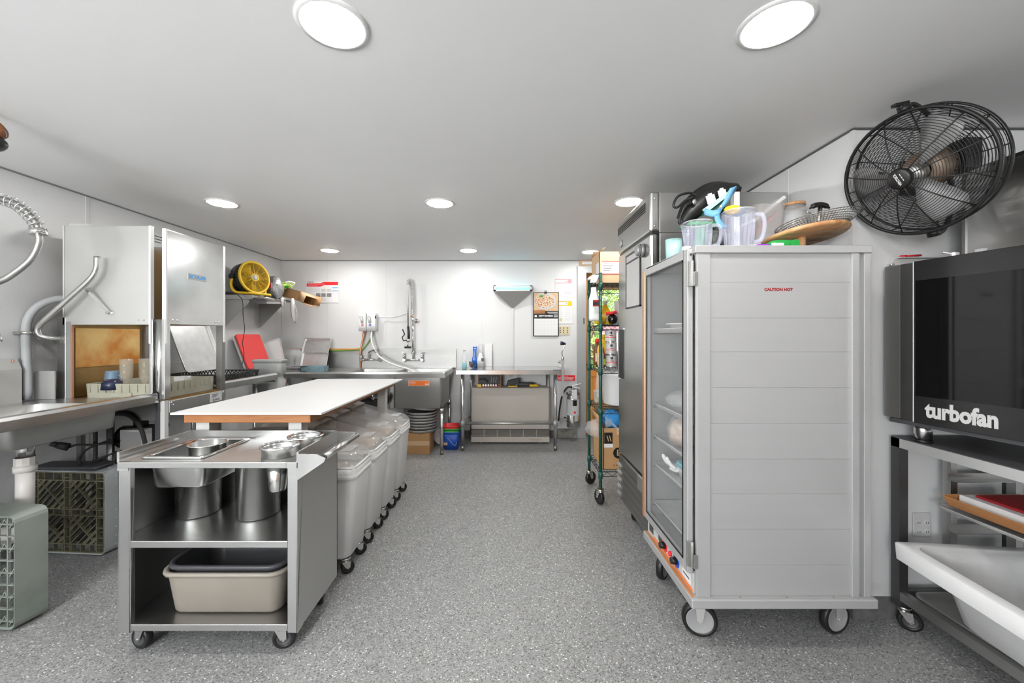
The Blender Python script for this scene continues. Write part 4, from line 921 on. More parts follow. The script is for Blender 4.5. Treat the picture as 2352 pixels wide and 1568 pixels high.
build(blob((-2.66, 4.75, SZ+0.17), (0.045, 0.05, 0.04), 8, 0.2), 'palm', 'lime', t); build(blob((-2.63, 4.735, SZ+0.16), (0.025, 0.02, 0.016), 9, 0.2), 'green_patch', 'green', t)
build(MB().bar((-2.645, 4.78, SZ+0.225), (-2.585, 4.80, SZ+0.20), 0.02, 0.012), 'strap', 'black', t)
t = thing('cardboard_carton', 'open brown carton lying on its side at the end of the wall shelf', 'carton', (-2.55, 4.86, SZ), (R(-7), R(14), R(-16)), world=False)
w, d, h, th = 0.17, 0.11, 0.115, 0.004
bx = MB(); bx.box(-w, 0.10, -d, -d+th, 0, h); bx.box(-w, 0.10, d-th, d, 0, h); bx.box(-w, 0.10, -d, d, 0, th); bx.box(-w, 0.10, -d, d, h-th, h); bx.box(-w, -w+th, -d, d, 0, h); build(bx, 'box', 'cardboard', t)
for P in ([(0.10,-d,0), (0.10,-d,h), (0.21,-d-0.02,h-0.02), (0.20,-d-0.02,0.0)], [(0.10,d,0), (0.10,d,h), (0.20,d+0.03,h), (0.20,d+0.03,0)], [(0.10,-d,h), (0.10,d,h), (0.20,d,h-0.035), (0.20,-d,h-0.035)], [(0.10,-d,0), (0.10,d,0), (0.22,d,-0.02), (0.23,-d,-0.02)]):
    build(MB().sheet([[P[0], P[1]], [P[3], P[2]]], 0.003), 'flap', 'cardboard_light' if P[0][1] == -d and P[1][2] == h else 'cardboard', t)
def cloth(name, label, pts, w, seed, mat='white_matte'):
    rnd = random.Random(seed); g = []
    for i, p in enumerate(pts):
        p = Vector(p[:3]), (p[3] if len(p) > 3 else w)
        g.append([p[0] + Vector((p[1]*(k/4-0.5), 0.012*math.sin(k*1.9+i*1.1), 0.006*math.sin(k*2.3+i))) for k in range(5)])
    return solo(MB().sheet(g, 0.003), name, mat, label, 'cloth')
cloth('cloth', 'white cloth hanging in a point from the wall shelf below the carton', [(-2.56, 4.74, 1.79, 0.03), (-2.545, 4.715, 1.74, 0.05), (-2.53, 4.715, 1.66, 0.085), (-2.515, 4.715, 1.58, 0.075), (-2.51, 4.715, 1.53, 0.04), (-2.508, 4.715, 1.50, 0.01)], 0.07, 1)
cloth('cloth', 'white rag crumpled over the front edge of the wall shelf', [(-2.68, 4.66, 1.80, 0.06), (-2.64, 4.65, 1.785, 0.08), (-2.615, 4.64, 1.74, 0.07), (-2.60, 4.64, 1.70, 0.05), (-2.605, 4.64, 1.672, 0.02)], 0.07, 2)
# ---------------------------------------------------------------- things on the back wall
def wallbox(px0, px1, py0, py1, y0, y1):    # a box against the back wall
    return MB().box(X(px0, y0), X(px1, y0), y0, y1, Z(py1, y0), Z(py0, y0))
t = thing('poster', 'white instruction poster with red banner on the back wall', 'poster', (X(741, 5.25), 5.255, Z(695, 5.25)))
PY = 5.253
build(wallbox(703, 778, 645, 695, PY, PY+0.003), 'sheet', 'paper_white', t)
PRN = [0]
def pr(px0, px1, py0, py1, nm, mat):      # flat print, each a hair above the one before
    PRN[0] = (PRN[0] + 1) % 90; build(wallbox(px0, px1, py0, py1, PY-0.0012-0.00001*PRN[0], PY), nm, mat, t)
f = lambda a, b: (X(a, PY), Z(b, PY))
build(MB().prism([f(704.5, 650.2), f(736, 650.2), f(745, 647), f(776.5, 647), f(776.5, 654.5), f(745, 654.5), f(736, 658), f(704.5, 658)], 'y', PY-0.001, PY), 'banner', 'bright_red', t)
text('ECOLAB', (X(713, PY), PY-0.001, Z(647.6, PY)), (1,0,0), (0,0,1), 0.022, 'navy', t, width=0.075, bold=0.02)
pr(706, 746, 651.5, 653, 'print_line', 'pale_pink'); pr(706, 730, 655, 656, 'print_line', 'pale_pink')
for a, b, c, d in ((738, 748, 663, 670), (750.5, 761, 663, 670), (726, 736, 673, 681.5), (738, 748, 673, 681.5), (750.5, 761, 673, 681.5)): pr(a, b, c, d, 'picture', 'mid_grey' if c > 670 else 'paper_grey')
for a, b, c in ((763, 776.5, 659.5), (763, 776.5, 667)): pr(a, b, c, c+2, 'heading', 'sign_blue')
for k in range(5): pr(706, 735, 661+2.2*k, 661.7+2.2*k, 'print_line', 'paper_grey')
for k in range(3): pr(763, 775, 663+5*k, 663.7+5*k, 'print_line', 'paper_grey'); pr(738, 748, 685+2*k, 685.7+2*k, 'print_line', 'paper_grey')
# calendar
t = thing('wall_calendar', 'wall calendar with a bowl of pasta above its month page', 'calendar', (X(1254, 5.245), 5.25, Z(772, 5.245)))
PY = 5.240
build(wallbox(1224.5, 1283.5, 671, 772, PY, PY+0.008), 'backing', 'black', t)
pr(1226, 1282, 672, 714, 'picture', 'cardboard_light'); 
PY = 5.2385; pr(1226, 1252, 712, 720, 'wood_print', 'butcher_block'); pr(1227, 1281.5, 731.5, 770.5, 'month_grid', 'paper_white')
bw = MB()
bw.add([(X(1252 + 25.5*math.cos(a), PY-0.0025), PY-0.0025, Z(691.5 + 19.5*math.sin(a), PY-0.0025)) for a in [2*math.pi*i/36 for i in range(36)]] , [tuple(range(36))]); build(bw, 'bowl_print', 'light_grey', t)
fd = MB(); fd.add([(X(1250 + 22.5*math.cos(a), PY-0.003), PY-0.003, Z(691.5 + 15*math.sin(a), PY-0.003)) for a in [2*math.pi*i/36 for i in range(36)]], [tuple(range(36))]); build(fd, 'food_print', 'food', t)
fg = MB(); fg.add([(X(1244 + 5*math.cos(a), PY-0.0035), PY-0.0035, Z(680 + 2.6*math.sin(a), PY-0.0035)) for a in [2*math.pi*i/16 for i in range(16)]], [tuple(range(16))]); build(fg, 'garnish_print', 'food_green', t)
text('SEPTEMBER', (X(1254, PY), PY-0.0022, Z(725.5, PY)), (1,0,0), (0,0,1), 0.030, 'paper_white', t, width=0.19, bold=0.03)
pr(1257, 1281, 716, 717.6, 'print_line', 'paper_white'); pr(1259, 1281, 719, 719.8, 'print_line', 'paper_grey'); pr(1272, 1281, 722.5, 724, 'print_line', 'paper_white'); pr(1272, 1281, 726.5, 728, 'print_line', 'paper_white'); pr(1228, 1233, 723.5, 728, 'print_line', 'paper_white')
for k in range(1, 6): pr(1227.5, 1281, 731.5+6.5*k, 731.8+6.5*k, 'grid_line', 'grid_grey')
for k in range(1, 7): pr(1227.5+7.7*k-0.15, 1227.5+7.7*k+0.15, 732, 770, 'grid_line', 'grid_grey')
ck = MB().box(X(1250.5, 5.23), X(1256, 5.23), 5.228, 5.25, Z(674, 5.23), Z(669.5, 5.23)); ck.tube(arc((X(1253.3, 5.23), 5.235, Z(669, 5.23)), 0.012, 0, 180, 8), 0.0025, 6); build(ck, 'binder_clip', 'black', t)
# notices
for lb, a, b, mc in (('notice sheet with pink heading above the wall calendar', 640, 690.5, 'pale_pink'), ('notice sheet with yellow heading beside the wall calendar', 691.5, 743, 'mustard')):
    t = thing('notice_sheet', lb, 'notice', (X(1295, 5.25), 5.255, Z(b, 5.25))); PY = 5.2525
    build(wallbox(1275.5, 1314, a, b, PY, PY+0.002), 'sheet', 'paper_white', t)
    pr(1275.5, 1313.5, a+0.5, a+2, 'heading', mc); pr(1275.5, 1313.5, a+9, a+10.5, 'heading', mc); pr(1304, 1313.5, a+2, a+9, 'heading', mc); pr(1276.5, 1282, a+5, a+6.3, 'print_line', 'paper_grey'); pr(1300.5, 1302.2, a+4.7, a+6.7, 'print_line', 'mid_grey')
    for k in range(8):
        pr(1277, 1293, a+14+4*k, a+14.8+4*k, 'print_line', 'paper_grey'); pr(1297, 1311, a+14+4*k, a+14.8+4*k, 'print_line', 'paper_grey' if k not in (4, 5) or mc == 'mustard' else 'pale_pink')
    if mc == 'mustard': pr(1285, 1291, a+39, a+46, 'print_patch', 'plate_ivory')
t = thing('outlet_plate', 'ivory switch and outlet plate beside the wall calendar', 'outlet', (X(1296, 5.245), 5.25, Z(768, 5.245)))
build(wallbox(1284.5, 1309, 749, 768.5, 5.248, 5.256), 'plate', 'plate_ivory', t, bevel=0.002)
PY = 5.2475
for k, a in enumerate((1286, 1293.2, 1302)):
    for b in (752, 757.5, 762): pr(a, a+2.2, b, b+2.2, 'slot', 'dark_grey')
t = thing('warning_sign', 'small red warning sign low on the back wall by the door', 'sign', (X(1300, 5.25), 5.255, Z(874, 5.25))); PY = 5.252
build(wallbox(1280, 1321, 861.5, 874, PY, PY+0.003), 'plate', 'bright_red', t)
text('WARNING', (X(1296, PY), PY, Z(864, PY)), (1,0,0), (0,0,1), 0.018, 'paper_white', t, width=0.11)
for k in range(3): pr(1282, 1319-2*k, 866.5+2.3*k, 867.4+2.3*k, 'print_line', 'paper_white')
# insect light trap
t = thing('insect_light_trap', 'wedge-shaped steel insect trap with glowing blue tube on the back wall', 'insect trap', (X(1178, 5.2), 5.255, Z(706, 5.2)))
a, b, q = X(1133.5, 5.13), X(1222.5, 5.13), 5.13
zt, zb, zp = Z(655, q), Z(668, q), Z(707, 5.25)
m = MB(); m.box(a, a+0.006, q, 5.256, zb, zt); m.box(b-0.006, b, q, 5.256, zb, zt); m.box(a, b, 5.25, 5.256, zb, zt); m.box(a, b, q, q+0.004, zt-0.012, zt); m.box(a, b, q, q+0.004, zb, zb+0.016); m.box(a, a+0.03, q, q+0.004, zb, zt); m.box(b-0.03, b, q, q+0.004, zb, zt)
build(m, 'housing', 'steel', t)
xm = (a+b)/2; m = MB(); m.add([(a, q, zb), (b, q, zb), (b, 5.256, zb), (a, 5.256, zb), (xm-0.01, 5.24, zp), (xm+0.01, 5.24, zp), (xm+0.01, 5.256, zp), (xm-0.01, 5.256, zp)], [(0,1,5,4), (1,2,6,5), (2,3,7,6), (3,0,4,7), (4,5,6,7), (3,2,1,0)]); build(m, 'wedge', 'steel_dull', t)
build(MB().cyl((a+0.03, q+0.05, (zt+zb)/2+0.008), (b-0.03, q+0.05, (zt+zb)/2+0.008), 0.02, n=14), 'tube', 'uv_lamp', t)
build(MB().box(a+0.008, b-0.008, 5.235, 5.249, zb+0.002, zt-0.002), 'glow_plate', 'uv_lamp', t)  # plate behind the tube glows itself, reflected light put into its material
build(MB().box(xm-0.012, xm+0.012, 5.246, 5.256, 0.97, zp), 'cable_cover', 'strip_white', t)
# fire extinguisher
ex, ey = 0.848, 5.145
t = thing('fire_extinguisher', 'steel fire extinguisher hung on the wall beside the back door', 'fire extinguisher', (ex, ey, 0.17))
build(MB().lathe([(0, 0.172), (0.078, 0.172), (0.083, 0.18), (0.083, 0.235), (0.086, 0.237), (0.086, 0.244), (0.083, 0.246), (0.083, 0.56), (0.078, 0.59), (0.055, 0.615), (0.022, 0.63), (0.022, 0.65), (0, 0.65)], (ex, ey, 0), 36), 'cylinder', 'steel_bright', t)
lbm = MB().lathe([(0.0838, 0.33), (0.0838, 0.535)], (ex, ey, 0), 36); build(lbm, 'label_wrap', 'paper_grey', t)
m = MB(); 
for (a0, a1, z0, z1) in ((-100, -62, 0.455, 0.528),):
    m.add([(ex+0.0845*math.cos(R(a0+(a1-a0)*i/6)), ey+0.0845*math.sin(R(a0+(a1-a0)*i/6)), z) for z in (z0, z1) for i in range(7)], [(i, i+1, i+8, i+7) for i in range(6)])
build(m, 'label_print', 'black', t)
m = MB(); m.add([(ex+0.0845*math.cos(R(-92+20*i/4)), ey+0.0845*math.sin(R(-92+20*i/4)), z) for z in (0.36, 0.385) for i in range(5)], [(i, i+1, i+6, i+5) for i in range(4)]); build(m, 'label_mark', 'bright_red', t)
for z in (0.25, 0.60): build(MB().lathe([(0.087, z-0.008), (0.088, z), (0.087, z+0.008)], (ex, ey, 0), 36), 'band', 'steel_dark', t)
hd = MB(); hd.cyl((ex, ey, 0.64), (ex, ey, 0.70), 0.02, n=16); hd.bar((ex-0.01, ey, 0.70), (ex+0.10, ey-0.02, 0.735), 0.022, 0.008); hd.bar((ex-0.01, ey, 0.69), (ex+0.085, ey-0.02, 0.675), 0.022, 0.008); build(hd, 'valve', 'steel', t)
build(MB().tube(spline([(ex-0.015, ey-0.01, 0.685), (ex-0.08, ey-0.03, 0.68), (ex-0.14, ey-0.03, 0.58), (ex-0.17, ey-0.02, 0.42), (ex-0.185, ey-0.02, 0.28), (ex-0.19, ey-0.02, 0.23)], 6), 0.011, 10), 'hose', 'black_rubber', t)
build(MB().cyl((ex-0.188, ey-0.02, 0.25), (ex-0.192, ey-0.02, 0.19), 0.013, 0.009, n=12), 'nozzle', 'light_grey', t)
build(MB().box(ex-0.03, ex+0.035, ey-0.10, ey-0.096, 0.545, 0.665), 'tag', 'paper_white', t)
build(MB().box(ex-0.03, ex+0.03, ey+0.08, 5.255, 0.22, 0.62), 'wall_bracket', 'black', t)
build(MB().bar((ex-0.09, ey-0.02, 0.29), (ex-0.115, ey-0.04, 0.30), 0.01, 0.02), 'strap_clip', 'black', t)
# ---------------------------------------------------------------- three-compartment sink
SXL, SXR, SY0, SY1, ST = -2.42, -0.703, 4.475, 5.235, 0.940
t = thing('compartment_sink', 'long stainless compartment sink with drainboard along the back wall', 'sink', (-1.6, 4.85, 0))
bowls = [(-2.36, -1.86), (-1.84, -1.32), (-1.29, -0.745)]
m = MB(); m.box(-2.6, SXR-0.02, SY0+0.02, 4.56, ST-0.02, ST-0.014); m.box(-2.6, SXR-0.02, 5.08, SY1, ST-0.02, ST-0.014)
for a, b in ((-2.6, -1.84), (-1.32, -1.29), (-0.745, SXR-0.02)): m.box(a, b, 4.56, 5.08, ST-0.02, ST-0.014)
build(m, 'deck', 'steel', t)
rp = [(SY0, ST-0.065), (SY0-0.004, ST-0.02), (SY0+0.004, ST-0.003), (SY0+0.02, ST), (SY0+0.036, ST-0.014), (SY0+0.030, ST-0.02), (SY0+0.018, ST-0.008), (SY0+0.006, ST-0.016), (SY0+0.006, ST-0.065)]
build(MB().prism(rp, 'x', -2.6, SXR), 'front_rim', 'steel_bright', t)
build(MB().prism([(SXR-0.03, ST-0.014), (SXR-0.015, ST), (SXR, ST-0.004), (SXR+0.002, ST-0.065), (SXR-0.006, ST-0.065), (SXR-0.006, ST-0.01), (SXR-0.02, ST-0.006)], 'y', SY0, SY1), 'side_rim', 'steel_bright', t)
bs = MB(); bs.box(-2.6, SXR+0.03, SY1-0.008, SY1, ST-0.014, 1.10); bs.prism([(SY1-0.008, 1.10), (SY1+0.0, 1.10), (SY1+0.018, 1.165), (SY1+0.018, 1.18), (SY1+0.006, 1.18), (SY1+0.006, 1.168)], 'x', -2.6, SXR+0.03); build(bs, 'backsplash', 'steel_mid', t)
for a, b in bowls[1:]:
    cx, cy, hx, hy = (a+b)/2, 4.82, (b-a)/2, 0.26
    m = MB(); m.rr([(cx, cy, 0.520, hx-0.02, hy+0.03, 0.02), (cx, cy, 0.53, hx, hy+0.05, 0.03), (cx, cy, ST-0.02, hx+0.006, hy+0.055, 0.03)]); m.rr([(cx, cy, ST-0.02, hx, hy, 0.03), (cx, cy, 0.535, hx-0.01, hy-0.01, 0.03)], capb=False, capt=True)
    build(m, 'bowl', 'steel_dull', t)
    build(MB().cyl((cx, cy, 0.45), (cx, cy, 0.522), 0.03, n=16), 'drain', 'steel_dark', t)
build(MB().box(-1.325, -1.285, 4.51, 4.52, 0.53, ST-0.02), 'bowl_joint', 'steel_bright', t)
stk = build(MB().box(X(938, 4.505), X(986, 4.505), 4.504, 4.509, Z(886, 4.505), Z(873.5, 4.505)), 'maker_sticker', 'white_matte', t)
build(MB().box(X(938.6, 4.505), X(985.4, 4.505), 4.503, 4.5045, Z(885.4, 4.505), Z(874.1, 4.505)), 'orange_field', 'orange', stk)
text('MARK', (X(947.5, 4.503), 4.503, Z(879, 4.503)), (1,0,0), (0,0,1), 0.034, 'white_matte', stk, width=0.075)
build(MB().box(X(976, 4.503), X(984.5, 4.503), 4.5022, 4.503, Z(883.5, 4.503), Z(881, 4.503)), 'print_line', 'white_matte', stk)
for x, y in ((-0.745, 4.53), (-0.745, 5.12), (-2.5, 4.55), (-2.5, 5.12), (-1.31, 5.1)):
    z1 = 0.92 if x < -2 else 0.525
    m = MB(); m.cyl((x, y, 0.04), (x, y, z1), 0.0205, n=16); m.cyl((x, y, z1-0.05), (x, y, z1), 0.027, n=16); lg = build(m, 'leg', 'steel_bright', t)
    build(MB().cyl((x, y, 0), (x, y, 0.045), 0.023, 0.018, n=16), 'foot', 'steel_dark', lg)
# swing-spout faucet
FY = SY1-0.012
t = thing('swing_faucet', 'chrome swing-spout faucet on the sink backsplash', 'faucet', (X(852, FY), FY, Z(832, FY)))
za = Z(825, FY); x0, x1 = X(833, FY), X(874, FY)
m = MB(); m.cyl((x0, FY-0.05, za), (x1, FY-0.05, za), 0.014, n=14)
for x in (x0, x1): m.cyl((x, FY, za-0.01), (x, FY-0.07, za), 0.026, 0.018, n=16); m.cyl((x, FY-0.06, za), (x, FY-0.065, za+0.06), 0.015, 0.010, n=12)
build(m, 'body', 'chrome', t)
build(MB().tube(spline([(X(850, FY), FY-0.05, za), (X(850, FY), FY-0.055, za+0.075), (X(853, FY), FY-0.08, za+0.10), (X(866, FY), FY-0.16, za+0.125), (X(872, FY), FY-0.18, za+0.125), (X(875, FY), FY-0.18, za+0.10)], 6), 0.011, 12), 'spout', 'chrome', t)
build(MB().bar((x1, FY-0.065, za+0.065), (x1+0.03, FY-0.12, za+0.08), 0.012, 0.008), 'handle', 'chrome', t)
build(MB().bar((x0, FY-0.065, za+0.065), (x0-0.01, FY-0.12, za+0.075), 0.012, 0.008), 'handle', 'chrome', t)
# pre-rinse unit
t = thing('pre_rinse_unit', 'chrome pre-rinse faucet with black-handled spray over the back sink', 'faucet', (X(951, FY), FY, Z(832, FY)))
x0, x1, xr = X(930, FY), X(971, FY), X(948.5, FY-0.05); za = Z(826, FY)
m = MB(); m.cyl((x0, FY-0.05, za), (x1, FY-0.05, za), 0.014, n=14)
for x in (x0, x1): m.cyl((x, FY, za-0.008), (x, FY-0.065, za), 0.026, 0.018, n=16); m.cyl((x, FY-0.05, za), (x, FY-0.05, za+0.085), 0.013, n=12); m.bar((x-0.005, FY-0.05, za+0.09), (x+0.04 if x == x1 else x, FY-0.07 if x == x1 else FY-0.10, za+0.095), 0.014, 0.01)
build(m, 'body', 'chrome', t)
zr = Z(735, FY-0.05); rs = MB().cyl((xr, FY-0.05, za), (xr, FY-0.05, zr+0.05), 0.0105, n=12); rs.cyl((xr, FY-0.05, za+0.08), (xr, FY-0.05, za+0.11), 0.02, n=12); rs.cyl((xr, FY-0.05, zr-0.01), (xr, FY-0.05, zr+0.03), 0.016, n=12); rs.cyl((xr, FY-0.05, zr), (xr+0.04, FY+0.012, zr-0.01), 0.008, n=10); rs.cyl((xr+0.03, FY+0.0, zr-0.008), (xr+0.04, FY+0.016, zr-0.01), 0.026, n=16); build(rs, 'riser', 'chrome', t)
build(MB().cyl((xr-0.03, FY-0.05, zr+0.05), (xr+0.005, FY-0.05, zr+0.05), 0.012, n=12), 'valve_knob', 'copper', t)
zt = Z(645, FY-0.06); xh = X(937.5, FY-0.07)
hp = spline([(xr, FY-0.05, zr+0.07), (xr-0.004, FY-0.05, zt-0.22), (xr-0.014, FY-0.055, zt-0.06), (xr-0.03, FY-0.06, zt+0.005), (xr-0.055, FY-0.065, zt+0.0), (xh, FY-0.07, zt-0.05)], 10)
build(coil(hp, 0.019, 44, 0.0042, 5, 10), 'spring', 'chrome', t)
hs = hp + [Vector((xh, FY-0.07, zt-0.10)), Vector((xh-0.004, FY-0.075, Z(700, FY))), Vector((xh+0.003, FY-0.08, Z(750, FY)))]
build(MB().tube(hs, 0.0105, 10), 'hose', 'steel_dull', t)
zg = Z(750, FY); hg = build(MB().tube([(xh+0.003, FY-0.08, zg), (xh+0.012, FY-0.09, zg-0.08), (xh+0.014, FY-0.10, zg-0.16)], [0.015, 0.017, 0.016], 12), 'grip', 'black', t)
build(MB().tube([(xh+0.005, FY-0.11, zg-0.17), (xh-0.045, FY-0.13, zg-0.185), (xh-0.06, FY-0.14, zg-0.14), (xh-0.03, FY-0.13, zg-0.10), (xh-0.055, FY-0.14, zg-0.035)], 0.008, 8), 'lever', 'black', hg)
vb = MB(); vb.ell((xh+0.008, FY-0.105, zg-0.18), 0.026, 0.024, 0.024); vb.cyl((xh+0.006, FY-0.11, zg-0.19), (xh+0.004, FY-0.11, zg-0.26), 0.008, n=10); build(vb, 'spray_valve', 'chrome', t)
build(MB().cyl((xh+0.004, FY-0.11, zg-0.255), (xh+0.004, FY-0.11, zg-0.28), 0.042, n=20), 'spray_face', 'black', t)
# chemical dispenser
t = thing('soap_dispenser', 'pair of white chemical dispensers on the back wall above the sink', 'dispenser', (X(843, 5.2), 5.255, Z(760, 5.2)))
DY = 5.15
for k, (a, b, mc) in enumerate(((823.5, 840.5, 'red'), (841, 862, 'blue'))):
    u0, u1 = X(a, DY), X(b, DY)
    u = build(MB().rr([((u0+u1)/2, DY+0.05, Z(760, DY), (u1-u0)/2, 0.05, 0.012), ((u0+u1)/2, DY+0.05, Z(745, DY), (u1-u0)/2, 0.052, 0.015), ((u0+u1)/2, DY+0.052, Z(722, DY), (u1-u0)/2, 0.050, 0.02), ((u0+u1)/2, DY+0.06, Z(718.5, DY), (u1-u0)/2-0.01, 0.04, 0.02)], capt=True), 'unit', 'white_plastic', t)
    xa = u0 + 0.035; build(MB().cyl((xa, DY, Z(729, DY)), (xa, DY-0.02, Z(729, DY)), 0.024, n=18), 'dial', 'light_grey', u)
    build(MB().cyl((xa+0.01, DY-0.008, Z(729, DY)), (xa+0.015, DY-0.012, Z(741, DY)), 0.015, n=12), 'spout', 'light_grey', u)
    build(MB().cyl((xa+0.015, DY, Z(746.5, DY)), (xa+0.015, DY-0.003, Z(746.5, DY)), 0.016, n=18), 'badge', mc, u)
    build(MB().cyl((xa+0.015, DY-0.003, Z(746.5, DY)), (xa+0.015, DY-0.004, Z(746.5, DY)), 0.008, n=14), 'badge_mark', 'white_matte', u)
build(MB().box(X(840.2, DY), X(841.3, DY), DY+0.002, DY+0.1, Z(760, DY), Z(720, DY)), 'seam', 'mid_grey', t)
build(MB().cyl((X(861, DY), DY+0.02, Z(728, DY)), (X(862.6, DY), DY+0.02, Z(728, DY)), 0.02, n=14), 'port', 'black', t)
def hose(name, label, pts, r, mat): return solo(MB().tube(spline(pts, 6), r, 8), name, mat, label, 'tube')
yb = 5.236
build(MB().tube(spline([(X(862, DY), DY+0.02, Z(728, DY)), (X(880, yb), yb-0.02, Z(728, yb)), (X(905, yb), yb-0.03, Z(728, yb)), (X(922, yb), yb-0.03, Z(724, yb)), (X(936, yb), yb-0.03, Z(719, yb))], 6), 0.005, 8), 'air_line', 'white_plastic', t)
hose('dosing_tube', 'thin orange dosing tube along the top of the sink backsplash', [(X(833, DY), DY+0.03, Z(760, DY)), (X(833, yb), yb-0.01, Z(785, yb)), (X(830, yb), yb-0.02, Z(797, yb)), (X(820, yb), yb-0.028, Z(801, yb)), (X(760, yb), yb-0.030, Z(802, yb)), (X(700, yb), yb-0.030, Z(802.3, yb)), (X(660, yb), yb-0.030, Z(803, yb)), (X(651, yb), yb-0.030, Z(812, yb))], 0.009, 'orange_tube')
hose('dosing_tube', 'thin green dosing tube below the orange one on the backsplash', [(X(853, DY), DY+0.03, Z(760, DY)), (X(851, yb), yb-0.01, Z(778, yb)), (X(838, yb), yb-0.02, Z(797, yb)), (X(825, yb), yb-0.03, Z(803, yb)), (X(760, yb), yb-0.030, Z(804.8, yb)), (X(690, yb), yb-0.030, Z(805, yb)), (X(662, yb), yb-0.030, Z(806, yb)), (X(652, yb), yb-0.030, Z(814, yb))], 0.008, 'green_tube')
hose('copper_pipe', 'copper-coloured pipe dropping from the dispenser to the sink', [(X(834.5, DY), DY+0.05, Z(760, DY)), (X(833, yb), yb-0.035, Z(790, yb)), (X(830, yb), yb-0.035, Z(815, yb)), (X(829, yb), yb-0.035, Z(850, yb)-0.0)], 0.011, 'copper')
hose('fill_hose', 'white fill hose hanging from the dispenser into the sink', [(X(852, DY), DY+0.03, Z(760, DY)), (X(853, 5.12), 5.12, Z(780, 5.12)), (X(860, 5.1), 5.1, Z(803, 5.1)), (X(870, 5.0), 5.0, Z(817, 5.0)), (X(890, 4.95), 4.95, Z(831, 4.95)), (X(915, 4.9), 4.9, Z(841, 4.9)), (X(945, 4.85), 4.85, Z(851, 4.85)), (X(952, 4.85), 4.85, Z(875, 4.85))], 0.011, 'white_plastic')
# trays and boards on the drainboard
DZ0 = ST-0.0135
sheet_pan('sheet_pan', 'taller of the two sheet pans leaning at the back of the drainboard', (X(716, 5.04), 5.03, DZ0), (1, 0, 0), (0.06, 0.36, 0.93), 0.175, 0.205, 0.022)
sheet_pan('sheet_pan', 'shorter sheet pan standing in front of the tall one on the drainboard', (X(717.5, 4.92), 4.94, DZ0), (1, 0, 0), (0.03, 0.30, 0.95), 0.165, 0.11, 0.022)
sheet_pan('plastic_tray', 'white plastic tray propped in the corner behind the red board', (X(634, 4.8), 4.80, 0.96), (0.8, 0.5, 0.35), (-0.25, 0.1, 0.9), 0.11, 0.17, 0.02, 'white_plastic', 'tray')
sheet_pan('plastic_tray', 'white tray with rounded corners standing left of the sheet pans', (X(663, 5.02), 5.05, DZ0), (1, 0, 0), (0, 0.25, 0.96), 0.125, 0.125, 0.03, 'white_plastic', 'tray')
solo(MB().box(X(656, 5.0), X(676, 5.0), 4.985, 4.995, 0.97, 1.10), 'grey_card', 'light_grey', 'small grey board leaning on the white tray by the sink corner', 'board')
t = thing('cutlery_basket', 'slotted blue cutlery basket on the drainboard', 'basket', (X(717, 4.62), 4.62, DZ0))
bx0, bx1 = X(690, 4.58), X(744, 4.58); m = MB(); m.box(bx0, bx1, 4.58, 4.585, DZ0, DZ0+0.012); m.box(bx0, bx1, 4.58, 4.585, DZ0+0.062, DZ0+0.072); m.box(bx0, bx0+0.075, 4.58, 4.585, DZ0, DZ0+0.07)
m.box(bx0, bx1, 4.70, 4.705, DZ0, DZ0+0.07); m.box(bx0, bx0+0.005, 4.58, 4.705, DZ0, DZ0+0.07); m.box(bx1-0.005, bx1, 4.58, 4.705, DZ0, DZ0+0.07); m.box(bx0, bx1, 4.58, 4.705, DZ0, DZ0+0.004); build(m, 'shell', 'rack_blue', t)
for k in range(10): a = bx0+0.082+0.0185*k; build(MB().bar((a, 4.582, DZ0+0.01), (a+0.012, 4.582, DZ0+0.065), 0.006, 0.005, (0,1,0)), 'slat', 'rack_blue', t)
rack('flat black dish rack on the drainboard behind the grey bin', (-2.49, 4.70, DZ0), (0, 0, 0), 0.20, 0.06, 'zig', 'rack_side_grey', 'rack_black', lattice=True)
# tall grey bin at the end of the clean-dish table
t = thing('grey_bin', 'tall grey plastic bin at the end of the clean-dish table', 'bin', (-2.378, 3.99, 0))
gx, gy = -2.378, 3.99
m = MB(); m.rr([(gx, gy, 0, 0.11, 0.045, 0.03), (gx, gy, 0.5, 0.125, 0.05, 0.03), (gx, gy, 0.80, 0.138, 0.06, 0.04), (gx, gy, 0.90, 0.142, 0.065, 0.04), (gx, gy, 0.93, 0.12, 0.05, 0.03), (gx, gy, 0.955, 0.12, 0.05, 0.03), (gx, gy, 0.975, 0.142, 0.065, 0.04), (gx, gy, 1.07, 0.142, 0.065, 0.03), (gx, gy, 1.095, 0.13, 0.06, 0.03)], capt=True)
build(m, 'body', 'grey_plastic', t)
build(MB().rr([(gx, gy, 1.085, 0.148, 0.072, 0.03), (gx, gy, 1.105, 0.150, 0.075, 0.03), (gx, gy, 1.112, 0.142, 0.068, 0.03)], capt=True), 'lid', 'grey_plastic', t, bevel=0.003)
# ---------------------------------------------------------------- under the sink
t = thing('cardboard_box', 'closed brown carton on the floor under the stack of round pans', 'carton', (-1.05, 4.62, 0))
build(MB().box(-1.17, -0.885, 4.53, 4.80, 0, 0.235), 'box', 'cardboard', t, bevel=0.003); build(MB().box(-1.17, -0.885, 4.529, 4.531, 0.10, 0.15), 'tape', 'cardboard_light', t)
names = ['bottom', 'second from the bottom', 'third from the bottom', 'fourth from the bottom', 'fifth from the bottom', 'second from the top', 'topmost']
for k, nm in enumerate(names):
    z = 0.238 + 0.033*k; r = 0.175 if k else 0.182
    solo(MB().lathe([(0, z), (r-0.012, z), (r-0.004, z+0.022), (r, z+0.026), (r, z+0.030), (r-0.008, z+0.030), (r-0.016, z+0.006), (0, z+0.006)], (-1.0, 4.69, 0), 48), 'round_pan', 'aluminium_pan', 'round aluminium pan, %s of the stack under the sink' % nm, 'pan', 'stacked round pans under the sink')
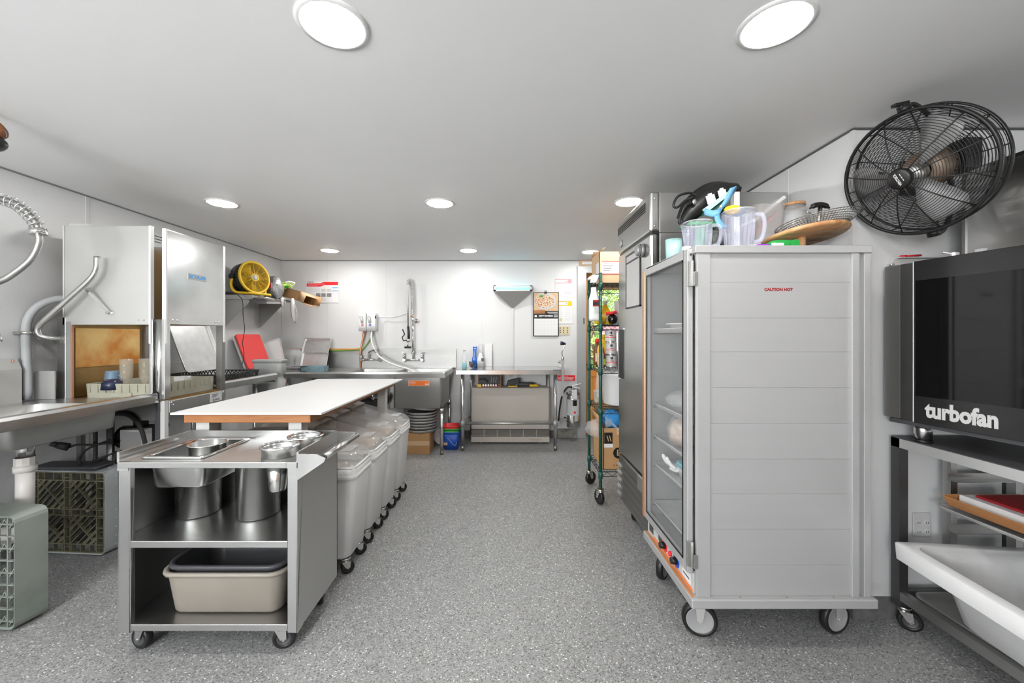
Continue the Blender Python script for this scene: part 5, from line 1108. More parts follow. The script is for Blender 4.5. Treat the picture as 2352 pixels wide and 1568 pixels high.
solo(MB().lathe([(0, 0), (0.17, 0.0), (0.176, 0.028), (0.180, 0.028), (0.174, -0.004), (0, -0.004)], (0,0,0), 40, Matrix.Rotation(R(9), 3, 'Y') @ Matrix.Rotation(R(-5), 3, 'X')).xf(Matrix.Translation((-1.02, 4.70, 0.497))), 'round_pan', 'aluminium_pan', 'round pan tilted on top of the pan stack under the sink', 'pan')
solo(MB().cyl((-0.80, 4.86, 0.12), (-0.80, 4.90, 0.12), 0.10, n=28), 'pot_lid', 'white_plastic', 'round white lid standing on edge behind the carton under the sink', 'lid')
def bucket(name, label, x, y, z0, s, mat, bail):
    t = thing(name, label, 'bucket', (x, y, z0), group='nested plastic buckets')
    h = 0.20*s
    m = MB(); m.rr([(x, y, z0, 0.072*s, 0.072*s, 0.03), (x, y, z0+h, 0.095*s, 0.095*s, 0.04), (x, y, z0+h, 0.091*s, 0.091*s, 0.038), (x, y, z0+0.006, 0.068*s, 0.068*s, 0.028)], capt=True); build(m, 'body', mat, t)
    build(MB().rr([(x, y, z0+h-0.014, 0.095*s, 0.095*s, 0.04), (x, y, z0+h-0.014, 0.101*s, 0.101*s, 0.043), (x, y, z0+h+0.001, 0.102*s, 0.102*s, 0.043), (x, y, z0+h+0.001, 0.091*s, 0.091*s, 0.038)], capb=False), 'rim', mat, t)
    if bail: build(MB().tube(spline([(x-0.09*s, y-0.05, z0+h-0.03), (x-0.02, y-0.105, z0+h-0.08), (x+0.05*s, y-0.10, z0+h-0.15), (x+0.09*s, y-0.03, z0+h-0.03)], 5), 0.0025, 6), 'bail', 'light_grey', t); build(MB().box(x-0.085, x-0.04, y-0.094, y-0.088, z0+0.06, z0+0.09), 'tag', 'cardboard_light', t)
    return t
bucket('bucket', 'blue bucket on the floor between sink and steel table', -0.665, 4.78, 0, 1.05, 'blue', True)
bucket('bucket', 'green bucket nested in the blue bucket', -0.665, 4.78, 0.045, 1.03, 'bucket_green', False)
bucket('bucket', 'red bucket nested on top in the blue and green buckets', -0.668, 4.78, 0.085, 0.98, 'red', False)
solo(blob((-1.47, 4.445, 0.64), (0.15, 0.07, 0.10), 12, 0.25), 'bin_liner', 'black_gloss', 'crumpled black plastic bag hanging under the sink front', 'bag')
# ---------------------------------------------------------------- steel prep table
PT = 0.947; px0, px1, py0, py1 = -0.597, 0.655, 4.625, 5.23
t = thing('prep_table', 'stainless prep table against the back wall above the heater', 'table', (0.03, 4.93, 0))
m = MB(); m.box(px0, px1, py0, py1, PT-0.004, PT); m.box(px0, px1, py0, py0+0.006, PT-0.05, PT); m.box(px0, px0+0.006, py0, py1, PT-0.05, PT); m.box(px1-0.006, px1, py0, py1, PT-0.05, PT); m.box(px0, px1, py1-0.006, py1, PT-0.05, PT)
build(m, 'tabletop', 'steel_bright', t, bevel=0.002)
for x, y in ((-0.525, 4.68), (0.565, 4.68), (-0.46, 5.18), (0.52, 5.18)):
    lg = build(MB().cyl((x, y, 0.05), (x, y, PT-0.005), 0.0215, n=18), 'leg', 'steel_bright', t); build(MB().cyl((x, y, 0), (x, y, 0.055), 0.02, 0.0235, n=14), 'foot', 'steel_dark', lg)
    build(MB().cyl((x, y, 0.285), (x, y, 0.355), 0.031, n=16), 'collar', 'grey_metal', lg)
for p, q in (((-0.525, 4.68, 0.32), (0.565, 4.68, 0.32)), ((-0.525, 4.68, 0.32), (-0.46, 5.18, 0.32)), ((0.565, 4.68, 0.32), (0.52, 5.18, 0.32))): build(MB().cyl(p, q, 0.016, n=14), 'crossbar', 'steel_dull', t)
# can opener
ox, oy = 0.625, 4.66
t = thing('can_opener', 'crank-handled can opener mounted on the end of the steel table', 'can opener', (ox, oy, PT))
m = MB(); m.box(ox-0.08, ox+0.032, oy-0.03, oy+0.05, PT+0.0005, PT+0.009); m.box(ox+0.008, ox+0.038, oy-0.04, oy+0.02, PT-0.055, PT+0.035); build(m, 'base', 'grey_metal', t, bevel=0.002)
build(MB().box(ox+0.013, ox+0.033, oy-0.018, oy+0.002, 0.64, PT+0.15), 'shaft', 'grey_metal', t)
gh = MB(); gh.box(ox-0.012, ox+0.04, oy-0.035, oy+0.012, PT+0.075, PT+0.115); gh.cyl((ox-0.035, oy-0.01, PT+0.095), (ox-0.01, oy-0.01, PT+0.095), 0.014, n=12); gh.cyl((ox+0.022, oy-0.01, PT+0.115), (ox+0.022, oy-0.01, PT+0.16), 0.016, n=12); build(gh, 'gear_head', 'steel_dull', t, bevel=0.002)
build(MB().tube(spline([(ox+0.02, oy-0.01, PT+0.15), (ox+0.012, oy-0.03, PT+0.21), (ox+0.035, oy-0.04, PT+0.265), (ox+0.045, oy-0.04, PT+0.31)], 6), 0.0065, 10), 'crank', 'steel_bright', t)
build(MB().tube([(ox+0.05, oy-0.04, PT+0.305), (ox+0.02, oy-0.05, PT+0.312), (ox-0.005, oy-0.055, PT+0.315)], [0.012, 0.02, 0.024], 12), 'knob', 'navy', t)
build(MB().box(ox+0.03, ox+0.042, oy-0.035, oy+0.0, PT-0.04, PT+0.0), 'red_clamp', 'red', t)
# things standing on the prep table
t = thing('teal_bottle', 'clear bottle half full of teal liquid on the steel table', 'bottle', (-0.51, 4.75, PT)); bx, by = -0.513, 4.77
build(MB().lathe([(0, PT), (0.027, PT), (0.030, PT+0.006), (0.030, PT+0.14), (0.022, PT+0.18), (0.012, PT+0.205), (0.012, PT+0.225)], (bx, by, 0), 24), 'bottle', 'clear_plastic', t)
build(MB().lathe([(0, PT+0.002), (0.028, PT+0.004), (0.028, PT+0.072), (0, PT+0.072)], (bx, by, 0), 24), 'liquid', 'teal', t)
build(MB().cyl((bx, by, PT+0.218), (bx, by, PT+0.236), 0.014, n=14), 'cap', 'light_grey', t)
t = thing('blue_bottle', 'blue plastic spray bottle on the steel table', 'bottle', (-0.415, 5.1, PT)); bx, by = -0.418, 5.1
build(MB().rr([(bx, by, PT, 0.031, 0.024, 0.012), (bx, by, PT+0.10, 0.033, 0.025, 0.013), (bx, by, PT+0.14, 0.022, 0.018, 0.01), (bx+0.002, by, PT+0.19, 0.021, 0.017, 0.01), (bx+0.003, by, PT+0.245, 0.025, 0.02, 0.01)], capt=True), 'bottle', 'bottle_blue', t)
build(MB().rr([(bx+0.003, by, PT+0.245, 0.024, 0.019, 0.01), (bx+0.003, by, PT+0.262, 0.026, 0.02, 0.008)], capt=True), 'cap', 'bottle_blue', t)
t = thing('spray_bottle', 'white trigger spray bottle on the steel table beside the blue one', 'bottle', (-0.34, 5.1, PT)); bx, by = -0.342, 5.1
build(MB().rr([(bx, by, PT, 0.043, 0.03, 0.015), (bx, by, PT+0.10, 0.045, 0.031, 0.02), (bx, by, PT+0.155, 0.022, 0.02, 0.012), (bx, by, PT+0.185, 0.016, 0.016, 0.01)], capt=True), 'bottle', 'white_plastic', t)
build(MB().rr([(bx, by, PT+0.185, 0.02, 0.019, 0.012), (bx, by, PT+0.215, 0.02, 0.019, 0.012), (bx, by, PT+0.222, 0.022, 0.019, 0.01), (bx, by, PT+0.285, 0.026, 0.02, 0.012), (bx, by, PT+0.295, 0.02, 0.016, 0.01)], capt=True), 'sprayer', 'clear_lid', t)
build(MB().box(bx+0.012, bx+0.046, by-0.033, by-0.030, PT+0.075, PT+0.115), 'label_print', 'dark_grey', t)
solo(MB().box(X(1113, 5.2), X(1130, 5.2), 5.195, 5.21, PT, Z(789, 5.2)), 'white_board', 'white_plastic', 'white rectangular board standing against the wall on the steel table', 'board', bevel=0.003)
t = thing('strainer', 'small tilted metal strainer beside the teal bottle', 'strainer', (-0.455, 4.90, PT)); M3 = Matrix.Rotation(R(60), 3, 'Y') @ Matrix.Rotation(R(25), 3, 'X')
build(MB().lathe([(0.044, 0.006), (0.047, 0.0), (0.044, -0.004), (0.040, 0), (0.044, 0.006)], (-0.445, 4.90, PT+0.044), 28, M3), 'rim', 'chrome', t)
build(MB().lathe([(0.040, 0), (0.034, 0.018), (0.02, 0.03), (0, 0.034)], (-0.445, 4.90, PT+0.044), 28, M3), 'mesh', 'dark_grey', t)
build(MB().bar((-0.48, 4.88, PT+0.012), (-0.515, 4.86, PT+0.010), 0.012, 0.004), 'handle', 'steel_dark', t)
# ---------------------------------------------------------------- wall heater
hx0, hx1, hy0, hy1, hz1 = -0.452, 0.528, 4.965, 5.235, 0.70
t = thing('wall_heater', 'beige gas wall heater with louvred grille under the steel table', 'heater', (0.04, 5.1, 0))
build(MB().box(hx0, hx1, hy0, hy1, 0.175, hz1), 'cabinet', 'heater_beige', t, bevel=0.018)
build(MB().box(hx0+0.002, hx1-0.002, hy0+0.02, hy1, 0.085, 0.176), 'grille_recess', 'black', t)
for k in range(5): build(MB().bar((hx0+0.004, hy0+0.008, 0.098+0.016*k), (hx1-0.004, hy0+0.008, 0.098+0.016*k), 0.010, 0.005), 'slat', 'heater_beige', t)
for k in range(1, 6): a = hx0+(hx1-hx0)*k/6; build(MB().box(a-0.003, a+0.003, hy0+0.004, hy0+0.02, 0.09, 0.17), 'grille_stay', 'heater_beige', t)
build(MB().box(hx0, hx1, hy0, hy1, 0.018, 0.086), 'plinth', 'heater_beige', t, bevel=0.006)
for a in (hx0+0.12, hx1-0.12): build(MB().cyl((a, hy0+0.04, 0), (a, hy0+0.04, 0.02), 0.018, n=12), 'foot', 'mid_grey', t)
build(MB().box(hx1-0.24, hx1-0.10, hy0-0.001, hy0, 0.048, 0.053), 'maker_script', 'cardboard', t)
t = thing('tool_set', 'orange-edged open tool case with sockets on top of the heater', 'tool set', (-0.24, 5.05, hz1)); a, b = X(1096.5, 5.03), X(1151, 5.03)
m = MB(); m.box(a, b, 5.10, 5.115, hz1, Z(860, 5.05)); m.box(b-0.008, b, 5.03, 5.11, hz1, Z(860, 5.05)); m.box(a, b, 5.03, 5.11, hz1, hz1+0.01); build(m, 'case', 'butcher_block', t)
build(MB().box(a+0.01, b-0.012, 5.088, 5.10, hz1+0.025, Z(862, 5.05)), 'foam_insert', 'black', t)
build(MB().box(a-0.004, a+0.05, 5.02, 5.03, hz1+0.001, hz1+0.038), 'yellow_label', 'mustard', t)
for k in range(6): build(MB().cyl((a+0.075+0.032*k, 5.035, hz1+0.022), (a+0.075+0.032*k, 5.075, hz1+0.022), 0.012, n=12), 'socket', 'steel_bright', t)
build(MB().tube([(a+0.02, 5.08, hz1+0.09), (a+0.08, 5.08, hz1+0.10), (a+0.13, 5.08, hz1+0.06)], 0.012, 8), 'ratchet', 'dark_grey', t)
for k in range(3): build(MB().cyl((a+0.17+0.03*k, 5.08, hz1+0.05), (a+0.18+0.03*k, 5.08, hz1+0.12), 0.005, n=8), 'driver', 'light_grey', t)
t = thing('dust_brush_set', 'black dustpan and brush with yellow end lying on the heater', 'dustpan', (0.25, 5.08, hz1)); a = X(1163, 5.05)
build(MB().prism([(a, hz1+0.01), (a+0.165, hz1+0.035), (a+0.16, hz1+0.11), (a+0.02, hz1+0.075)], 'y', 5.06, 5.16), 'pan', 'black', t, bevel=0.004)
build(MB().rr([(a+0.25, 5.09, hz1+0.012, 0.11, 0.04, 0.02), (a+0.25, 5.09, hz1+0.055, 0.09, 0.03, 0.02)], capt=True), 'brush_back', 'dark_grey', t)
build(MB().rr([(a+0.35, 5.07, hz1+0.004, 0.06, 0.03, 0.015), (a+0.35, 5.07, hz1+0.03, 0.05, 0.025, 0.015)], capt=True), 'brush_end', 'mustard', t)
build(MB().box(a+0.02, a+0.14, 5.05, 5.09, hz1+0.001, hz1+0.012), 'yellow_strip', 'mustard', t)
build(MB().tube(arc((a+0.09, 5.12, hz1+0.10), 0.06, 0, 180, 10), 0.005, 6), 'wire_loop', 'light_grey', t)
# ---------------------------------------------------------------- green wire shelving by the back door
GX0, GX1, GY0, GY1 = 0.745, 1.60, 3.18, 3.62
t = thing('wire_shelving', 'green-post wire shelving on casters between refrigerator and back door', 'shelving', (1.17, 3.4, 0))
levels = [1.768, 1.436, 1.086, 0.764, 0.262]
for x in (GX0, GX1):
    for y in (GY0, GY1):
        m = MB(); m.cyl((x, y, 0.125), (x, y, 1.845), 0.0135, n=16); m.cyl((x, y, 1.845), (x, y, 1.853), 0.014, 0.008, n=16)
        for k in range(33): m.cyl((x, y, 0.18+0.05*k), (x, y, 0.184+0.05*k), 0.0142, n=14)
        p = build(m, 'post', 'post_green', t)
        for z in levels: build(MB().cyl((x, y, z-0.05), (x, y, z+0.004), 0.0185, 0.0165, n=16), 'shelf_collar', 'post_green', p)
def wire_shelf(z):
    m = MB(); w = 0.003
    x0, x1, y0, y1 = GX0+0.012, GX1-0.012, GY0+0.004, GY1-0.004
    for (p, q, ax) in (((x0, y0), (x1, y0), 0), ((x0, y1), (x1, y1), 0), ((x0, y0), (x0, y1), 1), ((x1, y0), (x1, y1), 1)):
        for dz in (0, -0.038): m.tube([(p[0], p[1], z+dz), (q[0], q[1], z+dz)], 0.0035, 6)
        L = (Vector(q)-Vector(p)).length; n = max(4, round(L/0.042)); n += n % 2
        pts = [(p[0]+(q[0]-p[0])*i/n, p[1]+(q[1]-p[1])*i/n, z-0.003 if i % 2 else z-0.036) for i in range(n+1)]
        m.tube(pts, 0.0024, 5)
    k = int((x1-x0)/0.022)
    for i in range(1, k): a = x0+(x1-x0)*i/k; m.tube([(a, y0, z+0.003), (a, y1, z+0.003)], 0.0017, 4)
    for y in (y0+0.14, y0+0.29): m.tube([(x0, y, z-0.003), (x1, y, z-0.003)], 0.003, 5)
    build(m, 'wire_shelf', 'wire_black', t)
for z in levels: wire_shelf(z)
for x, y, a in ((GX0, GY0, 1.9), (GX0, GY1, 0.6), (GX1, GY0, 1.2), (GX1, GY1, 1.0)): caster(t, x, y, 0.128, 0.058, 0.03, a, fork='steel_bright', wheel='black', hub='black', lead=0.018)
def S(k): return levels[k] + 0.006
# cardboard box on the top shelf
t = thing('cardboard_box', 'open-topped cardboard box on the top wire shelf', 'carton', (0.92, 3.38, S(0)))
a, b = 0.745, 1.10; zt = S(0)+0.255
m = MB(); m.box(a, b, 3.22, 3.225, S(0), zt); m.box(a, b, 3.50, 3.505, S(0), zt); m.box(a, a+0.005, 3.22, 3.505, S(0), zt); m.box(b-0.005, b, 3.22, 3.505, S(0), zt); m.box(a, b, 3.22, 3.505, S(0), S(0)+0.004); build(m, 'box', 'cardboard_light', t)
for P in ([(a, 3.225, zt), (a, 3.50, zt), (a+0.05, 3.50, zt+0.035), (a+0.05, 3.225, zt+0.035)], [(a, 3.505, zt), (b, 3.505, zt), (b, 3.46, zt+0.05), (a, 3.46, zt+0.05)]): build(MB().sheet([[P[0], P[1]], [P[3], P[2]]], 0.003), 'flap', 'cardboard', t)
lb = build(MB().box(a+0.02, b-0.05, 3.217, 3.2205, S(0)+0.075, S(0)+0.175), 'label_sheet', 'paper_white', t)
build(MB().box(a+0.02, b-0.05, 3.216, 3.2172, S(0)+0.172, S(0)+0.177), 'label_rule', 'bright_red', lb); build(MB().box(a+0.02, b-0.05, 3.216, 3.2172, S(0)+0.073, S(0)+0.077), 'label_rule', 'bright_red', lb)
build(MB().box(a-0.0015, a, 3.225, 3.33, S(0)+0.075, S(0)+0.172), 'label_fold', 'paper_white', lb)
for k in range(4): build(MB().box(a+0.03, a+0.12-0.012*k, 3.2155, 3.217, S(0)+0.155-0.018*k, S(0)+0.161-0.018*k), 'print_line', 'pale_pink' if k == 0 else 'mid_grey', lb)
# second shelf: spray bottle hung on the end, mustard, yellow bags, blue carton
def bottle(name, label, x, y, z, hx, hy, h, neck, mat, capm, cat='bottle', cap_h=0.03, lab=None):
    t = thing(name, label, cat, (x, y, z))
    build(MB().rr([(x, y, z, hx*0.92, hy*0.92, hy*0.5), (x, y, z+0.01, hx, hy, hy*0.6), (x, y, z+h*0.62, hx, hy, hy*0.6), (x, y, z+h*0.82, hx*0.62, hy*0.7, hy*0.5), (x, y, z+h, neck, neck, neck*0.9)], capt=True), 'body', mat, t)
    build(MB().cyl((x, y, z+h-0.002), (x, y, z+h+cap_h), neck*1.25, neck*1.05, n=16), 'cap', capm, t)
    if lab: build(MB().box(x-hx*0.75, x+hx*0.75, y-hy-0.002, y-hy, z+h*0.15, z+h*0.52), 'label_print', lab, t)
    return t
sx, sy, sz = 0.705, 3.22, 1.47
t = thing('trigger_spray_bottle', 'translucent trigger spray bottle hooked on the corner of the wire shelving', 'bottle', (sx, sy, sz))
build(MB().rr([(sx, sy, sz, 0.040, 0.034, 0.015), (sx, sy, sz+0.02, 0.043, 0.036, 0.02), (sx-0.002, sy, sz+0.17, 0.042, 0.034, 0.02), (sx-0.004, sy, sz+0.23, 0.024, 0.022, 0.014), (sx-0.008, sy, sz+0.275, 0.018, 0.018, 0.012)], capt=True), 'bottle', 'white_plastic', t)
build(MB().cyl((sx-0.008, sy, sz+0.272), (sx-0.010, sy, sz+0.305), 0.022, n=18), 'collar', 'black', t)
build(MB().prism([(sx-0.035, sz+0.305), (sx+0.012, sz+0.305), (sx+0.03, sz+0.345), (sx+0.035, sz+0.372), (sx-0.02, sz+0.368), (sx-0.055, sz+0.345), (sx-0.052, sz+0.33), (sx-0.03, sz+0.335)], 'y', sy-0.013, sy+0.013), 'trigger_head', 'white_plastic', t, bevel=0.003)
build(MB().box(sx+0.012, sx+0.045, sy-0.012, sy+0.012, sz+0.34, sz+0.378), 'nozzle', 'black', t)
lb = build(MB().box(sx-0.02, sx+0.030, sy-0.039, sy-0.0365, sz+0.115, sz+0.165), 'label_print', 'dark_red', t); build(MB().box(sx-0.02, sx+0.030, sy-0.040, sy-0.038, sz+0.125, sz+0.148), 'label_band', 'black', lb)
build(MB().box(sx-0.008, sx+0.034, sy-0.039, sy-0.0365, sz+0.06, sz+0.11), 'label_print', 'light_grey', t)
bottle('mustard_bottle', 'yellow mustard bottle on the second wire shelf behind the post', 0.826, 3.36, S(1), 0.042, 0.03, 0.17, 0.014, 'mustard', 'light_grey', lab='plate_ivory')
solo(blob((0.775, 3.33, S(1)+0.04), (0.05, 0.06, 0.042), 21, 0.15, flat=S(1)), 'lemon_bag', 'yellow', 'yellow bag slumped under the spray bottle on the second wire shelf', 'bag')
t = thing('blue_carton', 'pale blue carton on the second wire shelf next to the refrigerator', 'carton', (1.03, 3.36, S(1)))
build(MB().box(0.925, 1.04, 3.30, 3.44, S(1), S(1)+0.20), 'box', 'mug_blue', t); build(MB().box(0.925, 1.04, 3.297, 3.30, S(1)+0.09, S(1)+0.18), 'label_sheet', 'paper_grey', t); build(MB().box(0.924, 0.926, 3.30, 3.44, S(1)+0.02, S(1)+0.20), 'side_print', 'light_grey', t)
t = thing('red_lid_jar', 'dark jar with red lid on the second wire shelf', 'jar', (0.88, 3.33, S(1)))
build(blob((0.880, 3.33, S(1)+0.045), (0.042, 0.042, 0.045), 22, 0.06, flat=S(1)), 'jar', 'black_gloss', t); build(MB().cyl((0.872, 3.33, S(1)+0.085), (0.868, 3.33, S(1)+0.11), 0.045, n=20), 'lid', 'red', t)
# third shelf: sauce, bottles, cans
bottle('sauce_bottle', 'brown sauce bottle with red cap and pale label on the third wire shelf', 0.795, 3.52, S(2), 0.032, 0.032, 0.20, 0.016, 'sauce_brown', 'bright_red', lab='plate_ivory')
bottle('sauce_bottle', 'short brown bottle with green label at the end of the third wire shelf', 0.787, 3.30, S(2), 0.026, 0.026, 0.13, 0.012, 'sauce_brown', 'cardboard_dark', lab='lime')
bottle('sauce_bottle', 'white squeeze bottle hidden behind the near green post', 0.765, 3.245, S(2), 0.02, 0.02, 0.17, 0.01, 'white_plastic', 'white_plastic')
t = bottle('cleaner_jug', 'tall yellow jug behind the stacked cans on the wire shelving', 0.828, 3.43, S(2), 0.05, 0.04, 0.24, 0.018, 'mustard', 'yellow', 'jug', lab='orange')
for k, nm in enumerate(('bottom', 'middle', 'top')):
    z = S(2)+0.103*k; x, y = 0.856-0.003*k, 3.275
    t = thing('food_can', '%s one of three labelled food cans stacked on the wire shelving' % nm, 'can', (x, y, z), group='stacked food cans')
    build(MB().lathe([(0, z+0.001), (0.046, z+0.001), (0.048, z+0.004), (0.046, z+0.007), (0.046, z+0.095), (0.048, z+0.098), (0.046, z+0.1015), (0, z+0.1015)], (x, y, 0), 32), 'can', 'steel_bright', t)
    l = build(MB().lathe([(0.0466, z+0.008), (0.0466, z+0.094)], (x, y, 0), 32), 'label_wrap', 'can_label', t)
    build(MB().lathe([(0.047, z+0.036), (0.047, z+0.041)], (x, y, 0), 32), 'label_rule', 'bright_red', l)
    m = MB(); m.add([(x+0.0472*math.cos(R(-115+26*i/6)), y+0.0472*math.sin(R(-115+26*i/6)), zz) for zz in (z+0.065, z+0.085) for i in range(7)], [(i, i+1, i+8, i+7) for i in range(6)]); build(m, 'label_mark', 'navy', l)
    m = MB(); m.add([(x+0.0472*math.cos(R(-118+36*i/6)), y+0.0472*math.sin(R(-118+36*i/6)), zz) for zz in (z+0.050, z+0.056) for i in range(7)], [(i, i+1, i+8, i+7) for i in range(6)]); build(m, 'print_line', 'dark_red', l)
bottle('red_box', 'red and white carton behind the cans on the wire shelving', 0.935, 3.36, S(2), 0.03, 0.03, 0.10, 0.02, 'pale_pink', 'white_plastic', 'carton')
# fourth shelf: white pail, takeaway tubs
t = thing('pail', 'white lidded plastic pail on the fourth wire shelf', 'pail', (0.95, 3.40, S(3)))
build(MB().lathe([(0, S(3)), (0.125, S(3)), (0.13, S(3)+0.01), (0.145, S(3)+0.24), (0.152, S(3)+0.245), (0.152, S(3)+0.262), (0.145, S(3)+0.264)], (0.955, 3.40, 0), 40), 'pail', 'white_plastic', t)
build(MB().lathe([(0.157, S(3)+0.255), (0.158, S(3)+0.285), (0.145, S(3)+0.290), (0.14, S(3)+0.278), (0, S(3)+0.278)], (0.955, 3.40, 0), 40), 'lid', 'white_gloss', t)
build(MB().box(0.99, 1.03, 3.235, 3.262, S(3)+0.21, S(3)+0.245), 'handle_lug', 'white_plastic', t)
t = thing('deli_tub', 'small clear tub with pale contents beside the white pail', 'tub', (0.785, 3.45, S(3)))
build(MB().lathe([(0, S(3)), (0.034, S(3)), (0.042, S(3)+0.10), (0.046, S(3)+0.10), (0.046, S(3)+0.106), (0.040, S(3)+0.104), (0.033, S(3)+0.004), (0, S(3)+0.004)], (0.79, 3.45, 0), 24), 'tub', 'clear_lid', t); build(MB().lathe([(0, S(3)+0.005), (0.033, S(3)+0.005), (0.035, S(3)+0.03), (0, S(3)+0.03)], (0.79, 3.45, 0), 24), 'contents', 'plate_ivory', t)
solo(blob((0.776, 3.36, S(3)+0.17), (0.030, 0.05, 0.10), 31, 0.14), 'plastic_bag', 'bag_plastic', 'crumpled clear bag stuffed beside the pail on the wire shelving', 'bag')
# bottom shelf: big carton with liners
t = thing('carton', 'tall open brown carton on the bottom wire shelf', 'carton', (0.96, 3.40, S(4)))
a, b, y0, y1, z0, z1 = 0.775, 1.13, 3.215, 3.575, S(4), S(4)+0.335
m = MB(); m.box(a, b, y0, y0+0.005, z0, z1); m.box(a, b, y1-0.005, y1, z0, z1+0.12); m.box(a, a+0.005, y0, y1, z0, z1); m.box(b-0.005, b, y0, y1, z0, z1); m.box(a, b, y0, y1, z0, z0+0.004); build(m, 'box', 'cardboard', t)
build(MB().box(a+0.11, b-0.01, y0-0.003, y0+0.001, z1-0.05, z1+0.004), 'flap', 'cardboard_light', t)
build(MB().sheet([[(a, y0, z1), (a, y1, z1)], [(a-0.03, y0, z1+0.10), (a-0.03, y1, z1+0.10)]], 0.003), 'flap', 'cardboard', t)
l = build(MB().box(a+0.008, a+0.075, y0-0.002, y0, z1-0.125, z1-0.035), 'label_sheet', 'black', t); build(MB().box(a+0.005, a+0.078, y0-0.0025, y0-0.0002, z1-0.155, z1-0.125), 'barcode', 'paper_white', l)
for k in range(2): build(MB().bar((a+0.03+0.02*k, y0-0.003, z1-0.06), (a+0.043+0.02*k, y0-0.003, z1-0.105), 0.006, 0.002, (0,1,0)), 'label_mark', 'cardboard_light', l)
m = MB(); m.cyl((a+0.125, y0, z0+0.135), (a+0.125, y0-0.002, z0+0.135), 0.045, n=28); lg = build(m, 'logo_disc', 'black', t); text('E', (a+0.123, y0-0.002, z0+0.135), (1,0,0), (0,0,1), 0.07, 'cardboard_light', lg)
for k in range(4): build(MB().box(a+0.08+0.022*k, a+0.094+0.022*k, y0-0.001, y0, z0+0.03, z0+0.042), 'print_mark', 'cardboard_dark', t)
t2 = solo(blob((0.90, 3.42, 0.632), (0.095, 0.10, 0.086), 41, 0.12), 'blue_liner', 'bag_blue', 'blue plastic bag bulging out of the tall carton', 'bag')
solo(blob((0.735, 3.32, 0.575), (0.085, 0.09, 0.075), 42, 0.16), 'clear_liner', 'bag_plastic', 'clear plastic bag hanging out over the side of the tall carton', 'bag')
m = MB(); m.sheet([[(0.79, 3.215, 0.70), (0.84, 3.21, 0.66), (0.90, 3.21, 0.60), (0.95, 3.21, 0.66), (1.05, 3.215, 0.72)], [(0.79, 3.20, 0.60), (0.84, 3.195, 0.635), (0.90, 3.19, 0.575), (0.95, 3.195, 0.62), (1.05, 3.20, 0.655)]], 0.002); solo(m, 'liner_edge', 'bag_plastic', 'clear liner folded over the front of the tall carton', 'bag')
# ---------------------------------------------------------------- refrigerator
FY0, FY1, FXF, FXB = 2.315, 2.99, 0.885, 1.63
t = thing('refrigerator', 'tall stainless reach-in refrigerator on casters', 'refrigerator', (1.25, 2.65, 0))
build(MB().box(FXF, FXB, FY0, FY1, 0.15, 1.95), 'body', 'steel_h', t, bevel=0.004)
build(MB().box(FXF, FXB, FY0, FY1, 1.95, 2.185), 'top_section', 'steel', t, bevel=0.003)
tp = build(MB().box(0.832, FXF, FY0, FY1, 1.958, 2.190), 'grille_panel', 'steel', t, bevel=0.012)
gl = build(MB().box(0.830, 0.834, 2.40, 2.985, 2.095, 2.150), 'vent_recess', 'black', tp)
for k in range(4): build(MB().box(0.827, 0.833, 2.40, 2.985, 2.098+0.0135*k, 2.103+0.0135*k), 'vent_slat', 'steel_dark', gl)
m = MB().cyl((0.832, 2.90, 2.02), (0.827, 2.90, 2.02), 0.027, n=28); lo = build(m, 'emblem', 'steel_dark', tp); build(MB().cyl((0.828, 2.90, 2.02), (0.8255, 2.90, 2.02), 0.021, n=28), 'emblem_face', 'light_grey', lo)
for z in (2.15, 1.99): build(MB().ell((0.86, FY0-0.001, z), 0.007, 0.003, 0.007, 10, 6), 'screw', 'chrome', t)
build(MB().box(0.845, FXF, FY0+0.004, FY1-0.002, 1.944, 1.959), 'gasket', 'black', t)
dr = build(MB().box(0.835, 0.880, FY0+0.002, FY1-0.002, 0.485, 1.945), 'door', 'steel', t, bevel=0.012)
build(MB().box(0.880, 0.886, FY0+0.006, FY1-0.006, 0.49, 1.94), 'gasket', 'black', t)
build(MB().box(0.870, 0.884, FY0-0.004, FY0+0.012, 1.78, 1.94), 'hinge', 'black', dr)
hp = build(MB().box(0.829, 0.836, 2.855, 2.965, 1.04, 1.395), 'handle_recess', 'black', dr); build(MB().box(0.826, 0.836, 2.965, 2.972, 1.03, 1.40), 'handle_lip', 'steel_dull', hp); build(MB().box(0.827, 0.836, 2.85, 2.972, 1.395, 1.403), 'handle_cap', 'steel_dull', hp)
cf = MB(); y0, y1, z0, z1 = 2.49, 2.79, 1.535, 1.905
cf.box(0.829, 0.834, y0, y0+0.012, z0, z1); cf.box(0.829, 0.834, y1-0.012, y1, z0, z1); cf.box(0.829, 0.834, y0, y1, z0, z0+0.010); cf.box(0.829, 0.834, y0, y1, z1-0.012, z1); cf.box(0.829, 0.834, y0, y1, z1-0.062, z1-0.052)
pf = thing('document_holder', 'black-edged clear document sleeve on the refrigerator door', 'sign holder', (0.83, 2.64, z0)); build(cf, 'edging', 'black', pf); build(MB().box(0.8315, 0.834, y0+0.012, y1-0.012, z0+0.01, z1-0.012), 'sheet', 'paper_grey', pf)
m = MB(); m.cyl((0.834, 2.445, 1.872), (0.805, 2.445, 1.872), 0.040, n=28); m.cyl((0.805, 2.445, 1.872), (0.790, 2.445, 1.872), 0.034, 0.030, n=28); tm = thing('magnet_timer', 'round grey kitchen timer stuck to the refrigerator door', 'timer', (0.81, 2.445, 1.83)); build(m, 'dial', 'grey_metal', tm); build(MB().cyl((0.812, 2.445, 1.872), (0.806, 2.445, 1.872), 0.0415, n=28), 'ring', 'dark_grey', tm)
lp = build(MB().box(0.838, 0.884, FY0+0.002, FY1-0.002, 0.150, 0.470), 'lower_panel', 'steel_dark', t, bevel=0.003)
